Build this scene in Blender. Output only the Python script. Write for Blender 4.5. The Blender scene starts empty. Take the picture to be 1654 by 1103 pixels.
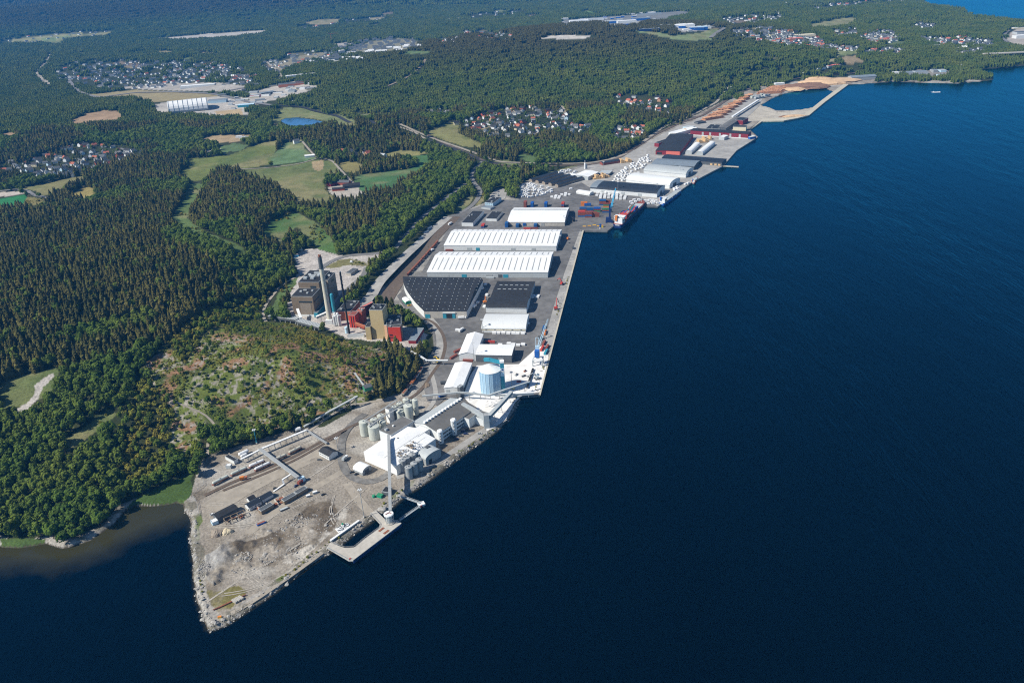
import bpy, math, random
import numpy as np
from math import radians, sin, cos, pi
from mathutils import Matrix, Vector
random.seed(7); RNG = np.random.default_rng(11)
SC = bpy.context.scene
COL = SC.collection

# ---------------------------------------------------------------- camera, sun, sky, exposure
PP = np.array([827.0, 551.5]); NAD = np.array([985.0, 3300.0]); HOR = 650.0; CAMZ = 450.0
_n = NAD - PP; _D = math.hypot(*_n)
FPX = math.sqrt(HOR * _D); PITCH = math.atan(FPX / _D); ROLL = math.atan2(_n[0], _n[1])
_f = np.array([0, cos(PITCH), -sin(PITCH)]); _r = np.array([1., 0, 0]); _u = np.cross(_r, _f)
EX = cos(ROLL) * _r - sin(ROLL) * _u; EY = -sin(ROLL) * _r - cos(ROLL) * _u      # image right, image down
cam = bpy.data.cameras.new("camera"); cam.sensor_width = 36; cam.lens = FPX / 1654 * 36
cam.clip_start = 1; cam.clip_end = 120000
co = bpy.data.objects.new("camera", cam); COL.objects.link(co)
co.matrix_world = Matrix(((EX[0], -EY[0], -_f[0], 0), (EX[1], -EY[1], -_f[1], 0), (EX[2], -EY[2], -_f[2], CAMZ), (0, 0, 0, 1)))
SC.camera = co
SUN_AZ, SUN_EL = radians(71), radians(43)                # direction the light travels over the ground (from +y to +x), elevation
sl = bpy.data.lights.new("sun", 'SUN'); sl.energy = 4.9; sl.angle = radians(.53); sl.color = (1, .93, .81)
so = bpy.data.objects.new("sun", sl); COL.objects.link(so); so.location = (0, 0, 900)
so.rotation_mode = 'QUATERNION'; so.rotation_quaternion = Vector((sin(SUN_AZ) * cos(SUN_EL), cos(SUN_AZ) * cos(SUN_EL), -sin(SUN_EL))).to_track_quat('-Z', 'Y')
wd = bpy.data.worlds.new("World"); SC.world = wd; wd.use_nodes = True
nt = wd.node_tree; sky = nt.nodes.new('ShaderNodeTexSky'); sky.sky_type = 'NISHITA'; sky.sun_disc = False
sky.sun_elevation = SUN_EL; sky.sun_rotation = SUN_AZ + pi; sky.air_density = 1.0; sky.dust_density = 0; sky.ozone_density = 4
bg = nt.nodes['Background']; bg.inputs['Strength'].default_value = .07
nt.links.new(sky.outputs[0], bg.inputs[0])
SC.view_settings.view_transform = 'Standard'; SC.view_settings.look = 'None'
SC.view_settings.exposure = 0.47; SC.view_settings.gamma = 1
SC.cycles.max_bounces = 5; SC.cycles.diffuse_bounces = 2; SC.cycles.glossy_bounces = 2; SC.cycles.transparent_max_bounces = 6
SC.cycles.volume_bounces = 0; SC.cycles.filter_width = 1.15; SC.cycles.use_denoising = False
PZ = 2.6                                                   # quay level

# ---------------------------------------------------------------- helpers
def ray(px, py):
    px = np.asarray(px, float); py = np.asarray(py, float)
    return _f * FPX + (px - PP[0])[..., None] * EX + (py - PP[1])[..., None] * EY
def W(px, py, z=PZ):                                       # photo pixel -> world point at height z
    d = ray(px, py); t = (z - CAMZ) / d[..., 2]
    return np.array([0, 0, CAMZ]) + d * t[..., None]
def WS(pts, z=PZ): a = np.array(pts, float); return W(a[:, 0], a[:, 1], z)[:, :2]
def proj(p):
    q = np.asarray(p, float) - np.array([0, 0, CAMZ]); zz = q @ _f
    return PP[0] + FPX * (q @ EX) / zz, PP[1] + FPX * (q @ EY) / zz
def inpoly(x, y, poly):
    poly = np.asarray(poly); r = np.zeros(x.shape, bool)
    m = (x >= poly[:, 0].min()) & (x <= poly[:, 0].max()) & (y >= poly[:, 1].min()) & (y <= poly[:, 1].max())
    xs, ys = x[m], y[m]; c = np.zeros(xs.shape, bool); j = len(poly) - 1
    for i in range(len(poly)):
        xi, yi, xj, yj = *poly[i], *poly[j]
        if yi != yj: c ^= ((yi > ys) != (yj > ys)) & (xs < (xj - xi) * (ys - yi) / (yj - yi) + xi)
        j = i
    r[m] = c; return r
def dline(x, y, pts, closed=False):                        # distance to a polyline
    pts = np.asarray(pts); d = np.full(x.shape, 1e18); n = len(pts)
    for i in range(n if closed else n - 1):
        a, b = pts[i], pts[(i + 1) % n]; ab = b - a; L = ab @ ab + 1e-12
        t = np.clip(((x - a[0]) * ab[0] + (y - a[1]) * ab[1]) / L, 0, 1)
        d = np.minimum(d, (x - a[0] - t * ab[0]) ** 2 + (y - a[1] - t * ab[1]) ** 2)
    return np.sqrt(d)
def sstep(a, b, v): t = np.clip((v - a) / (b - a), 0, 1); return t * t * (3 - 2 * t)
def vnoise(x, y, s, seed=0):                               # value noise, 0..1
    x = x / s + 1000; y = y / s + 1000; xi = np.floor(x).astype(np.int64); yi = np.floor(y).astype(np.int64); fx = x - xi; fy = y - yi
    fx = fx * fx * (3 - 2 * fx); fy = fy * fy * (3 - 2 * fy)
    def h(a, b):
        n = (a * 374761393 + b * 668265263 + seed * 974711) & 0x7fffffff; n = ((n ^ (n >> 13)) * 1274126177) & 0x7fffffff
        return ((n ^ (n >> 16)) & 0xffff) / 65535.
    return (h(xi, yi) * (1 - fx) + h(xi + 1, yi) * fx) * (1 - fy) + (h(xi, yi + 1) * (1 - fx) + h(xi + 1, yi + 1) * fx) * fy
def fbm(x, y, s, seed=0, o=3): return sum(vnoise(x, y, s / 2 ** k, seed + k) * .5 ** k for k in range(o)) / sum(.5 ** k for k in range(o))

# ---------------------------------------------------------------- materials
def mat(name, col, rough=.8, var=.12, scale=.3, metal=0, var2=0, scale2=.02, bump=0, spec=.3):
    m = bpy.data.materials.new(name); m.use_nodes = True; n = m.node_tree.nodes; l = m.node_tree.links
    b = n['Principled BSDF']; b.inputs['Roughness'].default_value = rough; b.inputs['Metallic'].default_value = metal
    b.inputs['Specular IOR Level'].default_value = spec
    g = n.new('ShaderNodeNewGeometry'); nz = n.new('ShaderNodeTexNoise'); nz.inputs['Scale'].default_value = scale; nz.inputs['Detail'].default_value = 5
    l.new(g.outputs['Position'], nz.inputs['Vector'])
    mr = n.new('ShaderNodeMapRange'); mr.inputs[1].default_value = .3; mr.inputs[2].default_value = .7
    mr.inputs[3].default_value = 1 - var; mr.inputs[4].default_value = 1 + var; l.new(nz.outputs[0], mr.inputs[0]); out = mr.outputs[0]
    if var2:
        n2 = n.new('ShaderNodeTexNoise'); n2.inputs['Scale'].default_value = scale2; n2.inputs['Detail'].default_value = 4; l.new(g.outputs['Position'], n2.inputs['Vector'])
        m2 = n.new('ShaderNodeMapRange'); m2.inputs[1].default_value = .3; m2.inputs[2].default_value = .7; m2.inputs[3].default_value = 1 - var2; m2.inputs[4].default_value = 1 + var2
        l.new(n2.outputs[0], m2.inputs[0]); mm = n.new('ShaderNodeMath'); mm.operation = 'MULTIPLY'; l.new(out, mm.inputs[0]); l.new(m2.outputs[0], mm.inputs[1]); out = mm.outputs[0]
    mx = n.new('ShaderNodeVectorMath'); mx.operation = 'SCALE'; mx.inputs[0].default_value = col[:3]; l.new(out, mx.inputs['Scale'])
    l.new(mx.outputs[0], b.inputs['Base Color'])
    if bump:
        bp = n.new('ShaderNodeBump'); bp.inputs['Strength'].default_value = bump; bp.inputs['Distance'].default_value = 1; l.new(nz.outputs[0], bp.inputs['Height']); l.new(bp.outputs[0], b.inputs['Normal'])
    return m
M = dict(
    white=mat('white_metal', (.72, .74, .75), .55, .07, .5, var2=.08, scale2=.05), whitewall=mat('white_wall', (.62, .65, .66), .7, .08, .6, var2=.08),
    ltgrey=mat('light_grey_metal', (.38, .415, .43), .6, .08, .4, var2=.08), grey=mat('grey_metal', (.30, .32, .33), .6, .12, .5),
    dkgrey=mat('dark_grey_metal', (.085, .095, .105), .7, .15, .5), wall_dk=mat('slate_wall', (.10, .11, .12), .7, .1, .5),
    black=mat('black_roofing', (.022, .024, .028), .75, .25, .25, var2=.15), navyroof=mat('blue_black_roofing', (.018, .027, .042), .7, .2, .2, var2=.2),
    greyroof=mat('grey_roofing', (.13, .13, .127), .85, .14, .15, var2=.1), bluegreyroof=mat('blue_grey_roofing', (.17, .21, .25), .7, .12, .2),
    glass=mat('window_glass', (.03, .045, .06), .15, .1, .4, spec=.6), teal=mat('teal_panel', (.035, .26, .36), .55, .08, .3), cyan=mat('cyan_paint', (.02, .42, .72), .5, .06, .4),
    palegreen=mat('pale_green_tank', (.47, .50, .455), .6, .08, .3, var2=.06), brown=mat('brown_cladding', (.20, .155, .11), .75, .1, .4, var2=.08), brownlt=mat('taupe_cladding', (.26, .22, .175), .75, .1, .4),
    tan=mat('tan_cladding', (.47, .37, .20), .75, .06, .5, var2=.05), red=mat('red_cladding', (.52, .05, .03), .65, .08, .5), redbrick=mat('red_brick', (.33, .075, .04), .8, .15, .8), orange=mat('orange_brick', (.42, .15, .08), .8, .12, .6),
    maroon=mat('maroon_cladding', (.20, .02, .03), .75, .15, .6), salmon=mat('salmon_roof', (.62, .16, .12), .7, .08, .5), concrete=mat('concrete', (.42, .40, .36), .85, .12, .3, var2=.1), chim=mat('pale_concrete', (.52, .50, .42), .85, .08, .2, var2=.08),
    quay=mat('quay_concrete', (.44, .41, .33), .85, .15, .4, var2=.1), asphalt=mat('asphalt', (.128, .127, .126), .9, .2, .12, var2=.32, scale2=.015), conc_yard=mat('pale_yard_concrete', (.30, .295, .28), .9, .15, .15, var2=.18, scale2=.03),
    dust=mat('white_salt_dust', (.70, .69, .67), .95, .12, .08, var2=.1), road=mat('road_asphalt', (.17, .17, .17), .9, .1, .2, var2=.1), newroad=mat('new_asphalt', (.03, .032, .038), .8, .1, .2), gravelroad=mat('gravel_track', (.30, .27, .225), .95, .15, .2),
    rail=mat('rusty_ballast', (.11, .085, .066), .95, .2, .3), steelrail=mat('rusty_rail_steel', (.20, .15, .12), .5, .2, .5), rust=mat('rust', (.24, .09, .05), .85, .3, .6), wood=mat('sawn_timber', (.58, .40, .21), .8, .15, .8), log=mat('log_bark', (.34, .165, .085), .9, .35, .5, bump=.6),
    blue=mat('blue_paint', (.015, .10, .38), .5, .08, .4), navy=mat('navy_paint', (.012, .03, .12), .45, .1, .3), ltblue=mat('light_blue_panel', (.45, .62, .74), .6, .06, .4), cred=mat('red_paint', (.45, .06, .045), .55, .15, .5), cbrown=mat('oxide_red_paint', (.23, .07, .05), .6, .15, .5),
    cblue=mat('container_blue', (.02, .10, .28), .55, .15, .5), cgreen=mat('container_green', (.04, .22, .11), .55, .15, .5), corange=mat('container_orange', (.62, .20, .04), .55, .12, .5), yellow=mat('yellow_paint', (.72, .50, .03), .55, .1, .5), green=mat('green_paint', (.01, .25, .14), .6, .1, .5),
    tyre=mat('tyre_black', (.02, .02, .02), .85, .2, 1), bark=mat('bark', (.10, .075, .05), .95, .2, 1), logend=mat('cut_log_ends', (.46, .27, .16), .9, .3, .6), chips=mat('wood_chips', (.55, .38, .23), .95, .15, .3, bump=.4), barkpile=mat('bark_heap', (.21, .12, .075), .95, .25, .3, bump=.6),
    sand=mat('sand_heap', (.52, .45, .32), .95, .12, .4, bump=.3), rock=mat('riprap_rock', (.30, .29, .27), .95, .3, .5, bump=.8), cream=mat('cream_wall', (.60, .55, .40), .8, .08, .5), peach=mat('peach_wall', (.60, .36, .22), .8, .08, .5), tile=mat('red_tile_roof', (.36, .115, .07), .8, .15, .5),
    paleblue=mat('pale_blue_cladding', (.31, .47, .61), .6, .05, .3), ringroad=mat('worn_asphalt', (.15, .147, .14), .9, .3, .25, var2=.25, scale2=.06), rut=mat('packed_gravel', (.34, .315, .275), .95, .3, .4), heath=mat('bare_heath', (.20, .165, .12), .95, .25, .1), pgreen=mat('pitch_green', (.05, .19, .06), .9, .08, .1))
HAZE = None

# ---------------------------------------------------------------- mesh builder
class MB:
    def __init__(s): s.v = []; s.f = []; s.m = []; s.cur = 0
    def add(s, vs, fs):
        o = len(s.v); s.v.extend([tuple(map(float, v)) for v in vs]); s.f.extend([tuple(o + i for i in f) for f in fs]); s.m.extend([s.cur] * len(fs)); return s
    def box(s, c, d, rz=0):
        x, y, z = d[0] / 2, d[1] / 2, d[2] / 2; ca, sa = cos(rz), sin(rz)
        vs = [(c[0] + a * x * ca - b * y * sa, c[1] + a * x * sa + b * y * ca, c[2] + e * z) for e in (-1, 1) for a, b in ((-1, -1), (1, -1), (1, 1), (-1, 1))]
        return s.add(vs, [(3, 2, 1, 0), (4, 5, 6, 7), (0, 1, 5, 4), (1, 2, 6, 5), (2, 3, 7, 6), (3, 0, 4, 7)])
    def prism(s, poly, z0, z1, cap=True, bottom=True):
        n = len(poly); vs = [(p[0], p[1], z0) for p in poly] + [(p[0], p[1], z1) for p in poly]
        fs = [(i, (i + 1) % n, n + (i + 1) % n, n + i) for i in range(n)]
        if cap: fs.append(tuple(range(n, 2 * n)))
        if bottom: fs.append(tuple(range(n - 1, -1, -1)))
        return s.add(vs, fs)
    def cyl(s, c, r0, r1, z0, z1, n=20, cap=True):
        vs = [(c[0] + r * cos(2 * pi * i / n), c[1] + r * sin(2 * pi * i / n), z) for r, z in ((r0, z0), (r1, z1)) for i in range(n)]
        fs = [(i, (i + 1) % n, n + (i + 1) % n, n + i) for i in range(n)]
        if cap: fs += [tuple(range(n, 2 * n)), tuple(range(n - 1, -1, -1))]
        return s.add(vs, fs)
    def lathe(s, c, prof, n=20):
        vs = [(c[0] + r * cos(2 * pi * i / n), c[1] + r * sin(2 * pi * i / n), z) for r, z in prof for i in range(n)]
        fs = [(k * n + i, k * n + (i + 1) % n, (k + 1) * n + (i + 1) % n, (k + 1) * n + i) for k in range(len(prof) - 1) for i in range(n)]
        fs += [tuple(range((len(prof) - 1) * n, len(prof) * n)), tuple(range(n - 1, -1, -1))]
        return s.add(vs, fs)
    def bar(s, p, q, w, h=None):                           # rectangular bar from p to q
        h = h or w; p = np.array(p, float); q = np.array(q, float); d = q - p; d /= np.linalg.norm(d) + 1e-9
        up = np.array([0, 0, 1.]) if abs(d[2]) < .95 else np.array([0, 1., 0]); a = np.cross(d, up); a /= np.linalg.norm(a); b = np.cross(a, d)
        vs = [e + a * x * w / 2 + b * y * h / 2 for e in (p, q) for x, y in ((-1, -1), (1, -1), (1, 1), (-1, 1))]
        return s.add(vs, [(0, 1, 2, 3), (7, 6, 5, 4), (0, 4, 5, 1), (1, 5, 6, 2), (2, 6, 7, 3), (3, 7, 4, 0)])
    def tube(s, p, q, r, n=12, r2=None, dome=0):           # round bar, optional domed ends
        p = np.array(p, float); q = np.array(q, float); d = q - p; L = np.linalg.norm(d); d /= L
        up = np.array([0, 0, 1.]) if abs(d[2]) < .95 else np.array([0, 1., 0]); a = np.cross(d, up); a /= np.linalg.norm(a); b = np.cross(a, d)
        r2 = r if r2 is None else r2
        rings = [(0, r), (L, r2)] if not dome else [(0, r * .35), (dome * .35, r * .8), (dome, r), (L - dome, r), (L - dome * .35, r * .8), (L, r * .35)]
        vs = [p + d * t + (a * cos(2 * pi * i / n) + b * sin(2 * pi * i / n)) * rr for t, rr in rings for i in range(n)]
        k = len(rings); fs = [(j * n + i, j * n + (i + 1) % n, (j + 1) * n + (i + 1) % n, (j + 1) * n + i) for j in range(k - 1) for i in range(n)]
        fs += [tuple(range((k - 1) * n, k * n)), tuple(range(n - 1, -1, -1))]
        return s.add(vs, fs)
    def mesh(s, name, mats):
        me = bpy.data.meshes.new(name); me.from_pydata(s.v, [], s.f)
        for m in (mats if isinstance(mats, (list, tuple)) else [mats]): me.materials.append(M[m] if isinstance(m, str) else m)
        if any(s.m): me.polygons.foreach_set('material_index', s.m)
        me.update(); return me
def tag(o, label=None, cat=None, group=None, kind=None):
    if label: o['label'] = label
    if cat: o['category'] = cat
    if group: o['group'] = group
    if kind: o['kind'] = kind
    return o
def link(name, data, parent=None, loc=(0, 0, 0), rz=0, **t):
    o = bpy.data.objects.new(name, data); COL.objects.link(o); o.location = [float(v) for v in loc]; o.rotation_euler = (0, 0, float(rz))
    if parent: o.parent = parent
    return tag(o, **t)
def put(name, mb, mats, parent=None, loc=(0, 0, 0), rz=0, **t): return link(name, mb.mesh(name, mats), parent, loc, rz, **t)
def thing(name, loc, rz, label, cat, group=None): return link(name, None, None, loc, rz, label=label, cat=cat, group=group)
def copy_tree(o, loc, rz, label=None, group=None, recolor=None):
    c = o.copy(); COL.objects.link(c); c.location = [float(v) for v in loc]; c.rotation_euler = (0, 0, float(rz))
    if label: c['label'] = label
    if group: c['group'] = group
    for ch in o.children:
        d = ch.copy(); COL.objects.link(d); d.parent = c
        for g in ch.children:
            e = g.copy(); COL.objects.link(e); e.parent = d
    return c
# ---------------------------------------------------------------- coast and terrain
coast_px = [(-150, 858), (-40, 872), (5, 884), (32, 885), (75, 878), (88, 883), (101, 886), (112, 884), (146, 873), (160, 863), (185, 846), (203, 824), (216, 817), (244, 818), (265, 816), (285, 812), (296, 815),
 (298, 826), (306, 836), (309, 850), (306, 868), (309, 890), (312, 912), (311, 930), (316, 955), (316, 968), (323, 982), (328, 1000), (338, 1021), (350, 1016), (366, 1010), (400, 988), (440, 961), (480, 930), (500, 914), (529, 896), (548, 882), (575, 861), (601, 843), (614, 832),
 (628, 824), (640, 816), (645, 810), (658, 800), (680, 786), (697, 774), (718, 757), (740, 742), (760, 727), (785, 710), (806, 694), (820, 680), (831, 664), (840, 645), (842, 637),
 (872, 637.5), (905, 511), (942, 372.5), (981, 373.5), (990, 366), (1037, 333), (1062, 334), (1071, 326), (1100, 305.5), (1120, 293.5), (1136, 281.5), (1150, 275), (1168, 268.5), (1190, 243), (1225, 221.6), (1211, 209.5), (1229, 197.4), (1266, 196.3), (1288, 192.5), (1307, 187.7), (1333, 166), (1370, 137.5),
 (1395, 136), (1422, 134), (1437, 132.7), (1482, 133.5), (1542, 135.5), (1584, 132), (1604, 129.5), (1605, 124), (1596, 121), (1584, 116.5), (1589, 112), (1617, 110), (1642, 108), (1654, 106), (1720, 100), (1900, 88), (2100, 60), (1900, 46), (1740, 40), (1654, 37), (1617, 32.5), (1578, 32), (1561, 23.5), (1552, 15.5), (1522, 15.5), (1499, 9), (1478, -4)]
COAST = np.vstack([WS(coast_px, 0), [(4200, 9000), (9000, 40000), (20000, 90000), (-90000, 90000), (-60000, 700), (-6000, 560)]])
lagoon_px = [(1228.8, 171), (1244, 161), (1263, 152.6), (1281, 149), (1309, 145), (1334, 142.6), (1339, 146.5), (1348.5, 149), (1336, 161), (1317.7, 173.4), (1290.5, 178), (1270, 179), (1254, 179), (1243, 174)]
LAG = WS(lagoon_px, 0)
port_px = [(300, 832), (322, 745), (345, 732), (415, 710), (495, 687), (520, 690), (560, 668), (582, 652), (640, 636), (668, 606), (684, 588), (701, 562), (698, 540), (683, 515), (655, 497), (612, 490), (600, 480), (690, 395), (738, 344), (790, 325), (838, 300), (850, 292), (940, 266), (985, 256), (1030, 235), (1066, 213), (1125, 185), (1195, 150), (1240, 136), (1300, 130), (1370, 124), (1440, 122), (1560, 124), (1654, 140), (1654, 800), (900, 1100), (250, 1103)]
PORT = WS(port_px)
yard_px = [(432, 505), (440, 480), (475, 425), (500, 405), (560, 410), (620, 405), (640, 412), (600, 445), (580, 470), (575, 490), (640, 500), (690, 535), (680, 560), (600, 552), (560, 546), (520, 530), (480, 522)]
YZ = 8.0; YARD = WS(yard_px, YZ)
HILLS = []                                                  # (x, y, amp, sx, sy, rot)
def hill(px, py, z, amp, sx, sy, rot=0): p = W(px, py, z); HILLS.append((p[0], p[1], amp, sx, sy, radians(rot)))
hill(470, 605, 20, 24, 105, 75, 20); hill(600, 600, 15, 14, 60, 60); hill(130, 470, 40, 38, 300, 250, 0); hill(40, 560, 40, 14, 130, 110)
HILLS += [(400, 3300, 112, 620, 430, radians(-6)), (-330, 3150, 30, 400, 330, 0)]
hill(590, 212, 30, 28, 130, 90); hill(160, 185, 25, 25, 260, 160); hill(100, 225, 20, 18, 260, 130)
HILLS += [(-4600, 8200, 120, 1700, 700, .3), (-2900, 8300, 110, 1500, 600, .1), (-3300, 11500, 190, 3200, 1100, .1), (-700, 10500, 150, 1500, 800, -.1), (1300, 9800, 130, 900, 700, 0), (-1300, 6900, 85, 800, 380, .1), (-2500, 6500, 90, 800, 420, .2), (-4000, 6400, 85, 800, 450, .3), (-400, 7600, 90, 700, 400, -.1), (1500, 6300, 60, 500, 350, 0)]; hill(1250, 20, 50, 40, 800, 500, 0)
LAKE_px = [(454, 196), (461, 191.5), (480.6, 190.3), (505, 193.5), (529.6, 198.6), (540, 200), (527, 203.5), (513, 205.6), (490, 205.5), (470, 204.6)]
LZ = 17.0; LAKE = WS(LAKE_px, LZ)
def sd(x, y, poly): d = dline(x, y, poly, True); return np.where(inpoly(x, y, poly), d, -d)
def coastd(x, y): return np.minimum(sd(x, y, COAST), -sd(x, y, LAG))
def H(x, y, dc=None):
    x = np.asarray(x, float); y = np.asarray(y, float); r = np.hypot(x, y)
    if dc is None: dc = coastd(x, y)
    h = np.zeros_like(x)
    for hx, hy, a, sx, sy, ro in HILLS:
        u = (x - hx) * cos(ro) + (y - hy) * sin(ro); v = -(x - hx) * sin(ro) + (y - hy) * cos(ro); h += a * np.exp(-.5 * ((u / sx) ** 2 + (v / sy) ** 2))
    far = sstep(4500, 11000, r)
    h += 16 * sstep(100, 900, dc) * (1 - .75 * sstep(1300, 2000, x)) + 10 * (fbm(x, y, 900, 5, 2) - .5) * sstep(150, 700, dc) * (1 - .7 * sstep(1300, 2000, x))
    h += far * (270 * (fbm(x, y, 3000, 21, 4) - .33)) * sstep(0, 2500, dc) + 190 * sstep(12000, 26000, r) * (fbm(x, y, 7000, 31, 3) - .12) * (x < 4500)
    dp = np.where(inpoly(x, y, PORT), 0, dline(x, y, PORT, True)); h = h * sstep(4, 130, dp)
    near = r < 3200
    if near.any():
        xx, yy = x[near], y[near]; dy = np.where(inpoly(xx, yy, YARD), 0, dline(xx, yy, YARD, True)); w = 1 - sstep(3, 110, dy); w = w * sstep(1, 17, dp[near]); h[near] = h[near] * (1 - w) + (YZ - 2.2) * w
        dl = np.where(inpoly(xx, yy, LAKE), 0, dline(xx, yy, LAKE, True)); w = 1 - sstep(10, 160, dl); lk = np.where(dl <= 0, -1.2, .25)
        h[near] = h[near] * (1 - w) + (LZ - 2.2 + lk) * w
    nat = 2.2 + np.maximum(h, -1) * sstep(0, 170, dc)
    return np.where(dc > 0, np.minimum(nat, dc * .55), np.maximum(-3, dc * .5))
_TS = 330 * (62000 / 330) ** np.linspace(0, 1, 700)
def cast(px, py):                                           # photo pixels -> points on the terrain
    px = np.atleast_1d(np.asarray(px, float)); py = np.atleast_1d(np.asarray(py, float)); d = ray(px, py); hd = np.hypot(d[:, 0], d[:, 1]); out = np.zeros((len(px), 3))
    for a in range(0, len(px), 400):
        D = d[a:a + 400] / hd[a:a + 400, None]; P = D[:, None, :] * _TS[None, :, None]; zz = CAMZ + P[..., 2]
        z0 = W(px[a:a + 400], py[a:a + 400], 0); r0 = np.hypot(z0[:, 0], z0[:, 1])
        cand = (_TS[None, :] > 0) & (zz < 420) & (zz > -40); hh = np.full(zz.shape, -1e9); hh[cand] = H(P[..., 0][cand], P[..., 1][cand])
        hit = zz <= hh; k = np.argmax(hit, 1); k = np.where(hit.any(1), k, len(_TS) - 1); lo = _TS[np.maximum(k - 1, 0)].copy(); hi = _TS[k].copy()
        for _ in range(14):
            mid = (lo + hi) / 2; p = D * mid[:, None]; under = CAMZ + p[:, 2] <= H(p[:, 0], p[:, 1]); hi = np.where(under, mid, hi); lo = np.where(under, lo, mid)
        p = D * hi[:, None]; out[a:a + 400, :2] = p[:, :2]; out[a:a + 400, 2] = H(p[:, 0], p[:, 1])
    return out
def CS(pts): a = np.array(pts, float); return cast(a[:, 0], a[:, 1])[:, :2]

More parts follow.
